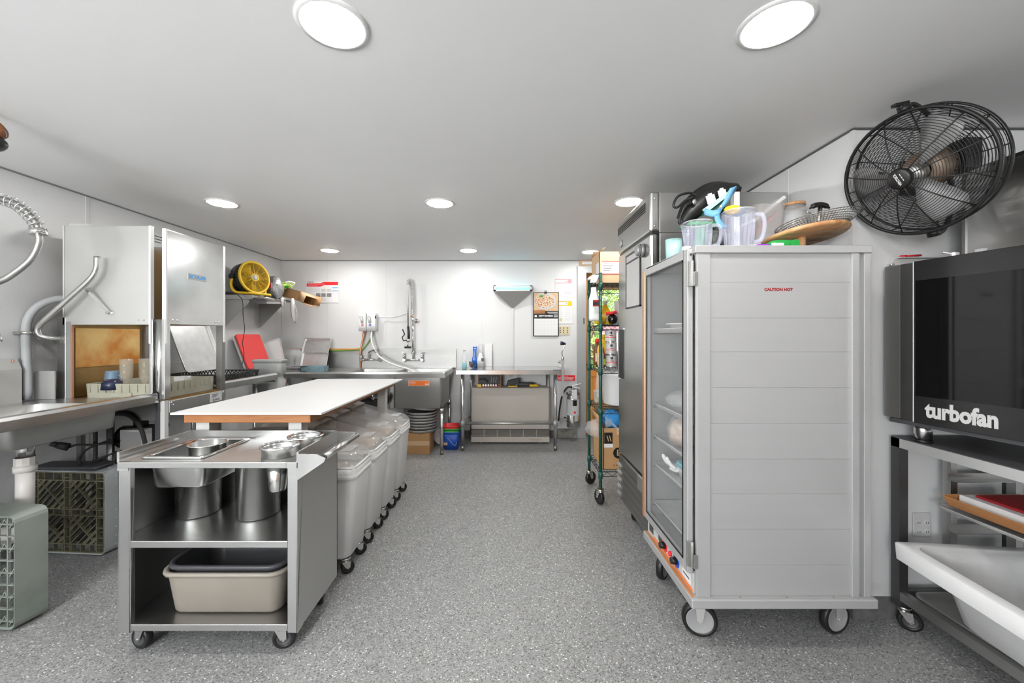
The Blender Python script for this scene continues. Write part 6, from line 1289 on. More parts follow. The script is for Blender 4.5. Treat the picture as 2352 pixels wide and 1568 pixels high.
build(MB().box(0.830, 0.884, FY0, FY1, 0.462, 0.478), 'panel_ledge', 'steel_bright', lp)
for k in range(5):
    build(MB().prism([(0.838, 0.405-0.052*k), (0.8345, 0.392-0.052*k), (0.838, 0.372-0.052*k)], 'y', FY0+0.01, FY1-0.06), 'ridge', 'steel_dark', lp); build(MB().prism([(0.838, 0.408-0.052*k), (0.820, 0.392-0.052*k), (0.838, 0.368-0.052*k)], 'y', FY1-0.06, FY1-0.002), 'louver', 'steel_dull', lp)
build(MB().box(0.826, 0.840, 2.36, 2.53, 0.385, 0.470), 'bracket_plate', 'steel', lp)
for x in (0.93, 1.55):
    for y, a in ((2.40, 1.2), (2.90, 1.0)): caster(t, x, y, 0.152, 0.062, 0.034, a, fork='steel_bright', wheel='black', hub='dark_grey', lead=0.02)
# ---------------------------------------------------------------- heated holding cabinet
HX0, HX1, HY0, HY1, HZ0, HZ1 = 0.814, 1.562, 1.711, 2.290, 0.228, 1.738
t = thing('holding_cabinet', 'tall aluminium holding cabinet with glass door on casters', 'cabinet', (1.19, 2.0, 0))
build(MB().box(0.785, 1.578, HY0-0.020, HY1+0.01, 0.188, 0.228), 'bumper_base', 'aluminium', t, bevel=0.005)
build(MB().box(0.792, 0.806, HY0+0.0, HY1, 0.2283, 0.2295), 'worn_strip', 'tray_wood', t)
build(MB().box(0.806, HX1+0.002, HY0-0.006, HY1, 1.706, HZ1), 'top_cap', 'aluminium', t, bevel=0.002)
build(MB().box(HX0, 0.874, HY0, HY0+0.03, HZ0, 1.706), 'corner_post', 'aluminium', t, bevel=0.002)
build(MB().box(1.482, 1.512, HY0-0.002, HY0+0.03, HZ0, 1.706), 'corner_post', 'aluminium', t, bevel=0.002)
build(MB().box(1.533, HX1, HY0-0.002, HY0+0.03, HZ0, 1.706), 'corner_post', 'aluminium', t, bevel=0.002)
build(MB().box(1.512, 1.533, HY0+0.018, HY0+0.03, HZ0, 1.706), 'post_web', 'aluminium', t)
ys = [580, 648, 730, 808, 890, 972, 1054, 1134, 1215, 1297, 1374]
for a, b in zip(ys, ys[1:]):
    z1, z0 = Z(a, 1.72), max(Z(b, 1.72), HZ0)
    build(MB().box(0.874, 1.482, 1.720, 1.732, z0+0.0003, z1-0.0003), 'side_panel', 'aluminium', t, bevel=0.0007)
build(MB().box(0.874, 1.482, 1.7325, 1.738, HZ0, 1.706), 'inner_side', 'grey_metal', t)
build(MB().box(HX0, HX1, HY1-0.015, HY1, HZ0, 1.706), 'far_side', 'grey_metal', t)
build(MB().box(HX1-0.012, HX1, HY0+0.03, HY1-0.015, HZ0, 1.706), 'back_wall', 'grey_metal', t)
build(MB().box(HX0, HX1, HY0+0.03, HY1-0.015, HZ0, 0.330), 'heater_deck', 'grey_metal', t)
for k in range(3): build(MB().ell((1.0+0.2*k, HY0-0.003, 0.2295), 0.004, 0.003, 0.001, 8, 4), 'crumb', 'cardboard_dark', t)
text('CAUTION HOT', (X(1788, 1.7195), 1.7195, Z(665, 1.7195)), (1,0,0), (0,0,1), 0.0165, 'caution_red', t, width=0.123, bold=0.05)
dm = MB(); x0, x1, y0, y1, z0, z1 = 0.785, 0.810, 1.735, 2.288, 0.318, 1.728; w = 0.042
dm.box(x0, x1, y0, y0+w, z0, z1); dm.box(x0, x1, y1-w, y1, z0, z1); dm.box(x0, x1, y0+w, y1-w, z0, z0+0.04); dm.box(x0, x1, y0+w, y1-w, z1-0.04, z1)
do = build(dm, 'door_frame', 'aluminium', t, bevel=0.003)
build(MB().box(0.795, 0.800, y0+w-0.005, y1-w+0.005, z0+0.035, z1-0.035), 'glass_pane', 'pane', do)
gk = MB(); gk.box(0.783, 0.786, y0+w, y0+w+0.007, z0+0.04, z1-0.04); gk.box(0.783, 0.786, y1-w-0.007, y1-w, z0+0.04, z1-0.04); gk.box(0.783, 0.786, y0+w, y1-w, z1-0.047, z1-0.04); gk.box(0.783, 0.786, y0+w, y1-w, z0+0.04, z0+0.047); build(gk, 'gasket', 'black', do)
build(MB().box(0.780, 0.786, y1-0.016, y1+0.012, z0, z1-0.01), 'reflection_edge', 'copper', do, bevel=0.002)  # copper tint painted in for a warm reflection on the door edge
build(MB().box(0.812, 0.816, 1.728, 1.736, 0.33, 1.70), 'door_gap', 'black', t)
for z in (1.62, 0.405):
    m = MB(); m.box(0.7815, 0.797, 1.726, 1.738, z-0.055, z+0.055); m.cyl((0.800, 1.722, z-0.055), (0.800, 1.722, z+0.055), 0.007, n=12); m.box(0.800, 0.818, 1.706, 1.712, z-0.055, z+0.005); build(m, 'hinge', 'steel_dull', do, bevel=0.001)
build(MB().ell((0.8, 1.7345, 1.705), 0.006, 0.003, 0.006, 10, 6), 'screw', 'dark_grey', do)
# control panel below the door
cp = build(MB().box(0.808, 0.814, 1.735, 2.285, 0.230, 0.316), 'control_panel', 'light_grey', t)
build(MB().box(0.8068, 0.808, 1.735, 2.20, 0.234, 0.246), 'red_stripe', 'orange', cp)
build(MB().box(0.8068, 0.808, 2.20, 2.26, 0.25, 0.305), 'switch', 'dark_grey', cp)
for y, mc in ((2.10, 'dark_grey'), (2.04, 'red'), (1.90, 'blue')):
    build(MB().cyl((0.808, y, 0.278), (0.8062, y, 0.278), 0.032 if mc != 'dark_grey' else 0.025, n=24), 'dial_plate', mc, cp)
for y in (2.04, 1.90):
    k = build(MB().cyl((0.807, y, 0.278), (0.780, y, 0.278), 0.018, 0.015, n=20), 'knob', 'black', cp); build(MB().box(0.776, 0.781, y-0.004, y+0.004, 0.266, 0.29), 'pointer', 'light_grey', k) if False else None
build(MB().cyl((0.808, 1.965, 0.275), (0.798, 1.965, 0.275), 0.012, n=16), 'pilot_light', 'bright_red', cp)
build(MB().box(0.8066, 0.808, 1.755, 1.835, 0.253, 0.30), 'maker_plate', 'paper_white', cp); build(MB().box(0.806, 0.8067, 1.765, 1.825, 0.27, 0.276), 'print_line', 'navy', cp)
for x, y, a in ((0.868, 1.800, -0.30), (1.490, 1.815, 0.25), (0.868, 2.22, 0.9), (1.490, 2.22, 1.3)): caster(t, x, y, 0.190, 0.074, 0.036, a, fork='steel_satin', wheel='black', hub='hub_grey', lead=0.0, hr=0.78)
solo(MB().rr([(0.90, 2.03, 0.150, 0.025, 0.11, 0.012), (0.90, 2.03, 0.186, 0.03, 0.12, 0.012)], capt=True), 'drip_tray', 'black', 'black drip tray slung under the front of the holding cabinet', 'tray')
# runners and pans inside
for z in (1.37, 0.955, 0.775, 0.62, 0.40):
    for y in (1.742, 2.262): build(MB().box(0.83, 1.54, y-0.004, y+0.010, z-0.010, z-0.006), 'runner', 'steel', t)
for z, lb in ((1.37, 'upper sheet pan inside the glass-fronted holding cabinet'), (0.955, 'sheet pan holding a clear bag inside the holding cabinet'), (0.775, 'sheet pan holding the bread inside the holding cabinet'), (0.62, 'sheet pan holding the teal-lidded tub inside the holding cabinet'), (0.40, 'lowest sheet pan inside the holding cabinet')):
    m = MB(); m.rr([(1.16, 2.003, z-0.004, 0.32, 0.235, 0.02), (1.16, 2.003, z+0.018, 0.33, 0.25, 0.025), (1.16, 2.003, z+0.020, 0.335, 0.255, 0.028), (1.16, 2.003, z+0.015, 0.335, 0.255, 0.028), (1.16, 2.003, z-0.0045, 0.322, 0.238, 0.02)], capt=False); solo(m, 'sheet_pan', 'aluminium_pan', lb, 'sheet pan', 'sheet pans in the holding cabinet')
solo(blob((0.915, 2.06, 0.848), (0.07, 0.09, 0.066), 51, 0.10, flat=0.777), 'bread_loaf', 'bread', 'brown bread loaf in the holding cabinet', 'bread')
solo(blob((0.915, 2.06, 0.855), (0.08, 0.10, 0.078), 51, 0.12, flat=0.776), 'bread_bag', 'bag_plastic', 'clear bag wrapped around the bread loaf in the holding cabinet', 'bag')
solo(blob((0.92, 2.08, 1.012), (0.085, 0.09, 0.05), 53, 0.18, flat=0.957), 'parcel_bag', 'bag_plastic', 'clear bag with pale parcel above the bread in the holding cabinet', 'bag')
solo(MB().lathe([(0, 1.405), (0.06, 1.405), (0.075, 1.44), (0.085, 1.44), (0.085, 1.446), (0.07, 1.446), (0.055, 1.412), (0, 1.412)], (0.93, 2.10, -0.031), 28), 'plastic_dish', 'white_plastic', 'white dish on the upper pan in the holding cabinet', 'dish')
t = thing('food_tub', 'tub with teal lid inside the holding cabinet', 'tub', (0.93, 2.03, 0.622))
build(MB().rr([(0.935, 2.0, 0.622, 0.05, 0.055, 0.02), (0.935, 2.0, 0.685, 0.06, 0.065, 0.02)], capt=True), 'tub', 'frosted_plastic', t); build(MB().rr([(0.935, 2.0, 0.683, 0.066, 0.071, 0.02), (0.935, 2.0, 0.705, 0.062, 0.067, 0.02)], capt=True), 'lid', 'teal_lid', t)
t = thing('white_gloves', 'white gloves hanging over a pan in the holding cabinet', 'gloves', (0.88, 2.02, 0.64))
for k in range(4): build(MB().tube(spline([(0.885, 2.09+0.018*k, 0.652), (0.865, 2.10+0.02*k, 0.668), (0.852, 2.11+0.024*k, 0.69+0.012*(k % 2))], 4), [0.011]*8+[0.007], 8), 'finger', 'white_matte', t)
build(blob((0.905, 2.12, 0.646), (0.04, 0.04, 0.02), 54, 0.1), 'palm', 'white_matte', t)
# ---------------------------------------------------------------- things on top of the holding cabinet
TZ = 1.7385
def pitcher(label, x, y, r, h, ang, tilt=0):
    t = thing('pitcher', label, 'pitcher', (x, y, TZ))
    m = MB(); n = 40; prof = [(0, 0.006), (r*0.86, 0.006), (r*0.88, 0.0), (r*0.90, 0.01), (r*0.94, h*0.5), (r, h*0.93), (r*1.04, h)]
    for k, (rr_, z) in enumerate(prof): pass
    vs = []; fs = []
    for rr_, z in prof:
        for i in range(n):
            a = 2*math.pi*i/n; q = rr_*(1 + (0.06*math.cos(i*math.pi) if 0.05 < z < h*0.9 else 0)); 
            if z >= h*0.9: q *= 1 + 0.16*max(0, math.cos(a-ang))**8
            vs.append((x+q*math.cos(a), y+q*math.sin(a), TZ+z))
    for j in range(len(prof)-1):
        for i in range(n): fs.append((j*n+i, j*n+(i+1) % n, (j+1)*n+(i+1) % n, (j+1)*n+i))
    m.add(vs, fs, False); build(m, 'jug', 'pitcher_plastic', t)
    ha = ang + math.pi; c, s = math.cos(ha), math.sin(ha)
    build(MB().tube(spline([(x+c*r*0.98, y+s*r*0.98, TZ+h*0.86), (x+c*r*1.45, y+s*r*1.45, TZ+h*0.80), (x+c*r*1.55, y+s*r*1.55, TZ+h*0.5), (x+c*r*1.35, y+s*r*1.35, TZ+h*0.2), (x+c*r*0.92, y+s*r*0.92, TZ+h*0.14)], 6), 0.009, 10), 'handle', 'pitcher_plastic', t)
    build(MB().lathe([(r*1.035, TZ+h-0.003), (r*1.06, TZ+h), (r*1.035, TZ+h+0.003), (r*1.01, TZ+h), (r*1.035, TZ+h-0.003)], (x, y, 0), 40), 'rim', 'clear_plastic', t)
pitcher('smaller ribbed clear pitcher at the glass-door end of the cabinet top', X(1602, 1.84), 1.84, 0.062, 0.132, 2.6)
pitcher('larger ribbed clear pitcher in the middle of the cabinet top', X(1697, 1.80), 1.80, 0.064, 0.172, 2.4)
t = thing('mint_cup', 'pale mint cup at the front edge of the cabinet top', 'cup', (0.84, 2.05, TZ)); cx, cy = 0.858, 2.05
build(MB().lathe([(0, TZ), (0.033, TZ), (0.038, TZ+0.004), (0.042, TZ+0.105), (0.039, TZ+0.105), (0.035, TZ+0.008), (0, TZ+0.008)], (cx, cy, 0), 28), 'cup', 'mint', t)
build(MB().lathe([(0, TZ), (0.03, TZ), (0.034, TZ+0.08), (0.031, TZ+0.08), (0.027, TZ+0.006), (0, TZ+0.006)], (0.845, 1.955, 0), 24), 'second_cup', 'mint', t) if False else None
solo(MB().box(0.83, 0.865, 1.87, 1.90, TZ, TZ+0.035), 'small_packet', 'paper_white', 'small white packet on the front edge of the cabinet top', 'packet', bevel=0.004)
solo(MB().lathe([(0, TZ), (0.03, TZ), (0.034, TZ+0.006), (0.034, TZ+0.095), (0.026, TZ+0.12), (0.026, TZ+0.135), (0.023, TZ+0.135), (0.023, TZ+0.118), (0.031, TZ+0.094), (0.031, TZ+0.01), (0, TZ+0.01)], (X(1652, 1.93), 1.93, 0), 28), 'glass_jar', 'glass', 'plain glass jar between the two ribbed pitchers', 'jar')
# green tray behind pitchers
t = thing('green_strainer', 'green slotted plastic strainer lying behind the small pitcher', 'strainer', (X(1610, 1.98), 1.98, TZ+0.13))
gx = X(1612, 1.97); gz = TZ+0.160
m = MB(); m.rr([(gx, 1.99, gz-0.006, 0.085, 0.05, 0.02), (gx, 1.99, gz+0.006, 0.088, 0.053, 0.02)], capt=True)
for k in range(6): m.box(gx-0.07+0.026*k, gx-0.062+0.026*k, 1.94, 1.948, gz-0.02, gz+0.012)
build(m, 'tray', 'green', t); build(MB().cyl((gx, 1.99, TZ), (gx, 1.99, gz-0.004), 0.03, n=16), 'stem', 'green', t)
# black curved bin with strap, blue strap, cards
bx, by = X(1630, 1.93), 1.98
t = thing('carry_band', 'big curved black band tilted over the pitchers with white clip cards', 'carrier', (bx, by, TZ))
pts = [(X(1562, 1.98), 1.98, Z(512, 1.98)), (X(1575, 1.98), 1.98, Z(490, 1.98)), (X(1600, 1.98), 1.98, Z(465, 1.98)), (X(1632, 1.98), 1.98, Z(443, 1.98)), (X(1662, 1.98), 1.98, Z(432, 1.98)), (X(1690, 1.98), 1.98, Z(432, 1.98))]
g = []
for i, p in enumerate(spline(pts, 4)):
    h = 0.030 + 0.026*math.sin(math.pi*min(1, i/18)); g.append([(p.x+0.5*h, p.y-0.02*math.sin(i*0.15), p.z-h), (p.x+0.25*h, p.y-0.03-0.02*math.sin(i*0.15), p.z-0.35*h), (p.x-0.1*h, p.y-0.02, p.z+0.35*h), (p.x-0.3*h, p.y+0.01, p.z+0.85*h)])
bo = build(MB().sheet(g, 0.005), 'band', 'black', t)
build(MB().tube([(a[3][0], a[3][1], a[3][2]) for a in g], 0.005, 8), 'band_edge', 'black', bo)
build(MB().tube(spline([(X(1603, 1.96), 1.96, Z(452, 1.96)), (X(1585, 1.96), 1.96, Z(443, 1.96)), (X(1556, 1.96), 1.95, Z(452, 1.96)), (X(1543, 1.96), 1.94, Z(474, 1.96)), (X(1552, 1.96), 1.94, Z(479, 1.96)), (X(1572, 1.96), 1.95, Z(462, 1.96)), (X(1590, 1.96), 1.95, Z(455, 1.96))], 6), 0.006, 8), 'strap', 'black', t)
build(MB().tube(spline([(X(1592, 1.95), 1.94, Z(466, 1.95)), (X(1570, 1.95), 1.93, Z(476, 1.95)), (X(1557, 1.95), 1.93, Z(505, 1.95)), (X(1560, 1.95), 1.93, Z(516, 1.95)), (X(1578, 1.95), 1.93, Z(510, 1.95))], 6), 0.008, 8), 'strap', 'black', t)
build(MB().ell((X(1594, 1.93), 1.925, Z(464, 1.93)), 0.011, 0.006, 0.014, 12, 8), 'buckle', 'chrome', t)
build(MB().cyl((bx-0.06, 2.0, TZ), (bx-0.05, 1.985, TZ+0.20), 0.012, n=10), 'support', 'black', t)
build(MB().cyl((bx+0.10, 2.03, TZ), (bx+0.10, 2.0, TZ+0.27), 0.012, n=10), 'support', 'black', t)
def card(x0, y0, x1, y1, tilt, nm):
    Y = 1.915; m = MB(); c = Vector((X((x0+x1)/2, Y), Y, Z((y0+y1)/2, Y))); w = X(x1, Y)-X(x0, Y); h = Z(y0, Y)-Z(y1, Y)
    m.box(-w/2, w/2, -0.002, 0.002, -h/2, h/2); m.box(-w*0.2, w*0.2, -0.006, 0.004, h/2-0.006, h/2+0.008); m.xf(Matrix.Translation(c) @ Matrix.Rotation(R(tilt), 4, 'Y')); return build(m, nm, 'paper_white', t)
card(1623, 448, 1643, 468, -15, 'clip_card'); card(1650, 436, 1668, 452, -14, 'clip_card')
m = MB(); m.prism([(X(1612, 1.9), Z(482, 1.9)), (X(1672, 1.9), Z(440, 1.9)), (X(1676, 1.9), Z(446, 1.9)), (X(1620, 1.9), Z(490, 1.9))], 'y', 1.888, 1.90); fo = solo(m, 'folder', 'mint', 'pale green folder tucked under the black band', 'folder')
m = MB(); m.prism([(X(1616, 1.9), Z(487, 1.9)), (X(1675, 1.9), Z(446, 1.9)), (X(1676, 1.9), Z(455, 1.9)), (X(1640, 1.9), Z(482, 1.9)), (X(1612, 1.9), Z(497, 1.9))], 'y', 1.902, 1.912); solo(m, 'folder', 'post_green', 'dark green folder edge beneath the pale one', 'folder')
def ribbon(pts, w, side):
    P = spline(pts, 6); s = Vector(side).normalized(); return MB().sheet([[p - s*w/2, p, p + s*w/2] for p in P], 0.002)
t = thing('blue_strap', 'wide blue webbing strap draped over the pitchers', 'strap', (X(1655, 1.84), 1.84, TZ))
Y = 1.86
build(ribbon([(X(1690, Y), Y+0.04, Z(440, Y)), (X(1686, Y), Y, Z(432, Y)), (X(1676, Y), Y-0.02, Z(437, Y)), (X(1664, Y), Y-0.02, Z(462, Y)), (X(1648, Y), Y-0.02, Z(484, Y)), (X(1640, Y), Y-0.01, Z(500, Y))], 0.034, (1, 0.1, 0.35)), 'main_length', 'strap_blue', t)
build(ribbon([(X(1618, Y), Y, Z(485, Y)), (X(1628, Y), Y-0.025, Z(494, Y)), (X(1642, Y), Y-0.03, Z(492, Y)), (X(1652, Y), Y-0.025, Z(480, Y))], 0.032, (0.2, 0.1, 1)), 'loop', 'strap_blue', t)
build(ribbon([(X(1638, Y), Y-0.03, Z(498, Y)), (X(1640, Y), Y-0.04, Z(515, Y)), (X(1652, Y), Y-0.04, Z(527, Y)), (X(1664, Y), Y-0.03, Z(522, Y))], 0.026, (0.9, 0, 0.4)), 'tail', 'strap_blue', t)
build(MB().ell((X(1644, Y), Y-0.045, Z(481, Y)), 0.006, 0.004, 0.006, 8, 6), 'rivet', 'plate_ivory', t)
t = thing('sponge_pack', 'yellow and blue sponge pack stuffed in the large pitcher', 'sponge', (X(1690, 1.8), 1.8, TZ+0.15))
build(blob((X(1683, 1.8), 1.80, TZ+0.180), (0.035, 0.03, 0.018), 61, 0.15), 'yellow_side', 'yellow', t); build(blob((X(1700, 1.8), 1.82, TZ+0.180), (0.03, 0.03, 0.02), 62, 0.15), 'blue_side', 'mug_blue', t)
solo(MB().box(X(1686, 1.93), X(1699, 1.93), 1.93, 1.96, TZ, Z(440, 1.93)), 'printed_box', 'paper_white', 'slim white printed box standing behind the large pitcher', 'box')
# frosted tub with red and white lids
t = thing('frosted_tub', 'frosted plastic tub holding red and white lids on the cabinet top', 'tub', (1.372, 2.14, TZ+0.09))
cx, cy = 1.370, 2.14
build(MB().rr([(cx, cy, TZ+0.092, 0.055, 0.065, 0.025), (cx, cy, TZ+0.11, 0.064, 0.075, 0.03), (cx, cy, TZ+0.290, 0.078, 0.085, 0.03), (cx, cy, TZ+0.293, 0.088, 0.093, 0.035)], k=6), 'tub', 'frosted_plastic', t)
m = MB(); m.box(-0.075, 0.075, -0.05, 0.05, -0.004, 0.004); m.xf(Matrix.Translation((cx-0.005, cy, TZ+0.205)) @ Matrix.Rotation(R(-42), 4, 'Y')); build(m, 'red_lid', 'pale_pink', t, bevel=0.003)
m = MB(); m.box(-0.085, 0.13, -0.055, 0.055, -0.010, 0.010); m.xf(Matrix.Translation((cx-0.012, cy, TZ+0.262)) @ Matrix.Rotation(R(-38), 4, 'Y')); build(m, 'white_lid', 'white_plastic', t, bevel=0.006)
for k, nm in enumerate(('lower', 'middle', 'upper')): solo(MB().rr([(cx-0.01, cy-0.005, TZ+0.03*k, 0.088, 0.075, 0.02), (cx-0.01, cy-0.005, TZ+0.0295+0.03*k, 0.092, 0.079, 0.02)], capt=True), 'shallow_container', ('light_grey', 'white_plastic', 'white_matte')[k], '%s of three shallow white containers stacked beneath the frosted tub' % nm, 'container', 'shallow containers on the cabinet top', bevel=0.003)
solo(MB().box(X(1738, 1.75), X(1762, 1.75), 1.735, 1.76, TZ, TZ+0.012), 'purple_pen_box', 'purple', 'small purple box at the near edge of the cabinet top', 'box', bevel=0.002)
t = thing('tape_dispenser', 'green and white tape dispenser at the near edge of the cabinet top', 'tape dispenser', (X(1800, 1.77), 1.77, TZ))
gx = X(1802, 1.77)
build(MB().rr([(gx, 1.80, TZ, 0.062, 0.035, 0.02), (gx, 1.80, TZ+0.025, 0.064, 0.037, 0.02), (gx+0.006, 1.80, TZ+0.038, 0.05, 0.03, 0.02)], capt=True), 'shell', 'green', t)
build(MB().cyl((gx+0.04, 1.765, TZ+0.019), (gx+0.04, 1.755, TZ+0.019), 0.018, n=20), 'reel', 'green', t); build(MB().box(gx-0.062, gx-0.01, 1.760, 1.765, TZ+0.002, TZ+0.022), 'label_print', 'paper_white', t)
# glass jar with wooden lid
t = thing('lidded_jar', 'clear glass jar with wooden lid on the cabinet top', 'jar', (X(1824, 2.09), 2.09, TZ)); jx, jy = X(1824, 2.09), 2.095
build(MB().lathe([(0, TZ), (0.055, TZ), (0.060, TZ+0.01), (0.060, TZ+0.19), (0.052, TZ+0.235), (0.050, TZ+0.26), (0.047, TZ+0.26), (0.049, TZ+0.233), (0.057, TZ+0.188), (0.057, TZ+0.012), (0, TZ+0.008)], (jx, jy, 0), 32), 'jar', 'clear_plastic', t)
build(MB().cyl((jx, jy, TZ+0.258), (jx, jy, TZ+0.290), 0.052, n=32), 'neck_band', 'clear_lid', t); build(MB().cyl((jx, jy, TZ+0.290), (jx, jy, TZ+0.305), 0.054, n=32), 'lid', 'board_wood', t)
build(MB().tube(spline([(jx+0.03, jy-0.05, TZ+0.25), (jx+0.075, jy-0.06, TZ+0.22), (jx+0.09, jy-0.06, TZ+0.17)], 5), 0.004, 8), 'bail', 'chrome', t)
# wooden cake board on a foot, steel splash strainer above
t = thing('cake_stand', 'striped round wooden stand tilted on its foot on the cabinet top', 'cake stand', (X(1868, 1.85), 1.85, TZ))
wx, wy, wz = X(1872, 1.86)-0.045, 1.87, TZ+0.078
MT = Matrix.Rotation(R(-5), 3, 'Y') @ Matrix.Rotation(R(-7), 3, 'X')
d = build(MB().lathe([(0, -0.009), (0.165, -0.009), (0.172, -0.003), (0.172, 0.006), (0.168, 0.010), (0, 0.010)], (wx, wy, wz), 56, MT), 'disc', 'board_wood', t)
for k, (a, mc) in enumerate(((-0.09, 'cardboard_light'), (-0.02, 'cardboard_light'), (0.06, 'cardboard_light'))):
    L = math.sqrt(0.168**2 - (a+0.012)**2) - 0.006; m = MB(); m.add([MT @ Vector((x_, y_, -0.0098)) + Vector((wx, wy, wz)) for x_, y_ in ((-L, a), (L, a), (L, a+0.024), (-L, a+0.024))], [(0,1,2,3)]); build(m, 'inlay_strip', mc, d)
m = MB(); m.cyl((wx-0.018, wy-0.01, TZ), (wx-0.018, wy-0.01, wz-0.006), 0.016, 0.018, n=18); build(m, 'foot', 'board_wood', t)
build(MB().box(wx-0.12, wx-0.07, wy-0.02, wy+0.02, TZ, wz-0.028), 'prop', 'board_wood', t)
t = thing('splash_strainer', 'dark wire-mesh strainer with black T-handle lying on the wooden stand', 'strainer', (X(1885, 1.87), 1.87, wz+0.01))
sx, sy, sz = X(1888, 1.88)-0.03, 1.865, wz+0.030
M2 = Matrix.Rotation(R(-6), 3, 'Y') @ Matrix.Rotation(R(-6), 3, 'X')
m = MB()
for k in range(7):
    r = 0.105+0.010*k; z = 0.0+0.0065*k; m.tube([M2 @ Vector((r*math.cos(a), r*math.sin(a), z)) + Vector((sx, sy, sz)) for a in [2*math.pi*i/40 for i in range(40)]], 0.0016, 4, closed=True)
for k in range(72):
    a = 2*math.pi*k/72; b = a + 0.06; m.tube([M2 @ Vector((0.105*math.cos(a), 0.105*math.sin(a), 0)) + Vector((sx, sy, sz)), M2 @ Vector((0.166*math.cos(b), 0.166*math.sin(b), 0.04)) + Vector((sx, sy, sz))], 0.0014, 4)
for k in range(-5, 6):
    L = math.sqrt(0.105**2-(0.019*k)**2); m.tube([M2 @ Vector((-L, 0.019*k, 0)) + Vector((sx, sy, sz)), M2 @ Vector((L, 0.019*k, 0)) + Vector((sx, sy, sz))], 0.0012, 4); m.tube([M2 @ Vector((0.019*k, -L, 0)) + Vector((sx, sy, sz)), M2 @ Vector((0.019*k, L, 0)) + Vector((sx, sy, sz))], 0.0012, 4)
build(m, 'mesh_bowl', 'steel_dark', t)
build(MB().cyl((sx+0.0, sy, sz+0.0), (sx+0.006, sy-0.005, sz+0.104), 0.009, n=12), 'stem', 'steel_bright', t)
build(MB().tube(spline([(sx-0.042, sy-0.005, sz+0.098), (sx-0.02, sy-0.005, sz+0.112), (sx+0.008, sy-0.005, sz+0.116), (sx+0.03, sy-0.005, sz+0.111), (sx+0.05, sy-0.005, sz+0.099)], 5), [0.005]*3+[0.012]*14+[0.010, 0.007, 0.005, 0.004], 10), 'handle', 'black', t)
# ---------------------------------------------------------------- big black wall fan
FYC = 1.64; FC = Vector((X(2104, FYC), FYC, Z(397, FYC))); FR = 0.245
t = thing('wall_fan', 'large black wall-mounted fan with wire guard and rusty motor', 'fan', FC, world=False)
n_ = Vector((math.sin(R(-74))*math.cos(R(-20)), -math.cos(R(-74))*math.cos(R(-20)), math.sin(R(-20)))); u_ = Vector((math.cos(R(-74)), math.sin(R(-74)), 0)); w_ = n_.cross(u_)
FM = Matrix(((u_.x, w_.x, n_.x, 0), (u_.y, w_.y, n_.y, 0), (u_.z, w_.z, n_.z, 0), (0,0,0,1)))    # local z = blowing direction
def fbuild(m, nm, mat, par=None): return build(m.xf(FM), nm, mat, par or t)
def dome(r): return 0.085*(1-(r/FR)**2.2)+0.02
m = MB()
for k in range(26):
    r = 0.042 + (FR-0.042)*k/25; m.tube([(r*math.cos(a), r*math.sin(a), dome(r)) for a in [2*math.pi*i/56 for i in range(56)]], 0.0012, 4, closed=True)
fbuild(m, 'front_guard', 'black')
for k in range(12):
    a = 2*math.pi*k/12+0.2; m = MB().tube([(r*math.cos(a), r*math.sin(a), dome(r)+0.002) for r in [0.03+(FR-0.03)*i/8 for i in range(9)]], 0.0026, 5); fbuild(m, 'guard_spoke', 'black')
m = MB()
for k in range(20):
    r = 0.06 + (FR-0.06)*k/19; m.tube([(r*math.cos(a), r*math.sin(a), -0.10+0.05*(r/FR)**2) for a in [2*math.pi*i/48 for i in range(48)]], 0.0014, 4, closed=True)
for k in range(12):
    a = 2*math.pi*k/12; m.tube([(r*math.cos(a), r*math.sin(a), -0.102+0.05*(r/FR)**2) for r in (0.05, 0.12, 0.19, FR)] + [(FR*math.cos(a), FR*math.sin(a), 0.02)], 0.0024, 5)
fbuild(m, 'rear_guard', 'black')
fbuild(MB().lathe([(FR-0.004, 0.012), (FR+0.006, 0.014), (FR+0.008, 0.022), (FR+0.002, 0.030), (FR-0.006, 0.024), (FR-0.004, 0.012)], (0,0,0), 64), 'guard_rim', 'black')
fbuild(MB().lathe([(FR-0.002, -0.055), (FR+0.005, -0.053), (FR+0.005, -0.043), (FR-0.002, -0.041), (FR-0.002, -0.055)], (0,0,0), 64), 'guard_rim', 'black')
hb = fbuild(MB().lathe([(0, dome(0)+0.012), (0.034, dome(0)+0.010), (0.041, dome(0)+0.004), (0.041, dome(0)-0.010), (0, dome(0)-0.012)], (0,0,0), 40), 'hub_badge', 'black')
# lettering on the hub runs steeply downwards as in the room
o_ = FM @ Vector((0, 0, dome(0)+0.012)); rr_ = (FM.to_3x3() @ Vector((-0.30, 0.954, 0))); uu_ = (FM.to_3x3() @ Vector((-0.954, -0.30, 0)))
text('VENTISOL', o_, rr_, uu_, 0.014, 'paper_white', hb, width=0.054, bold=0.02)
for k in range(3):
    q0 = o_ - uu_*0.015 + rr_*(-0.012+0.012*k) + n_*0.001; build(MB().add([q0-rr_*0.0045-uu_*0.0015, q0+rr_*0.0045-uu_*0.0015, q0+rr_*0.0045+uu_*0.0015, q0-rr_*0.0045+uu_*0.0015], [(0,1,2,3)]), 'print_mark', 'light_grey', hb)
fbuild(MB().lathe([(0, 0.035), (0.03, 0.035), (0.035, 0.02), (0.035, -0.02), (0, -0.02)], (0,0,0), 28), 'spinner', 'steel_dull')
fbuild(MB().lathe([(0.035, -0.03), (0.07, -0.035), (0.078, -0.06), (0.078, -0.12), (0.06, -0.16), (0, -0.165)], (0,0,0), 32), 'motor', 'fan_rust')
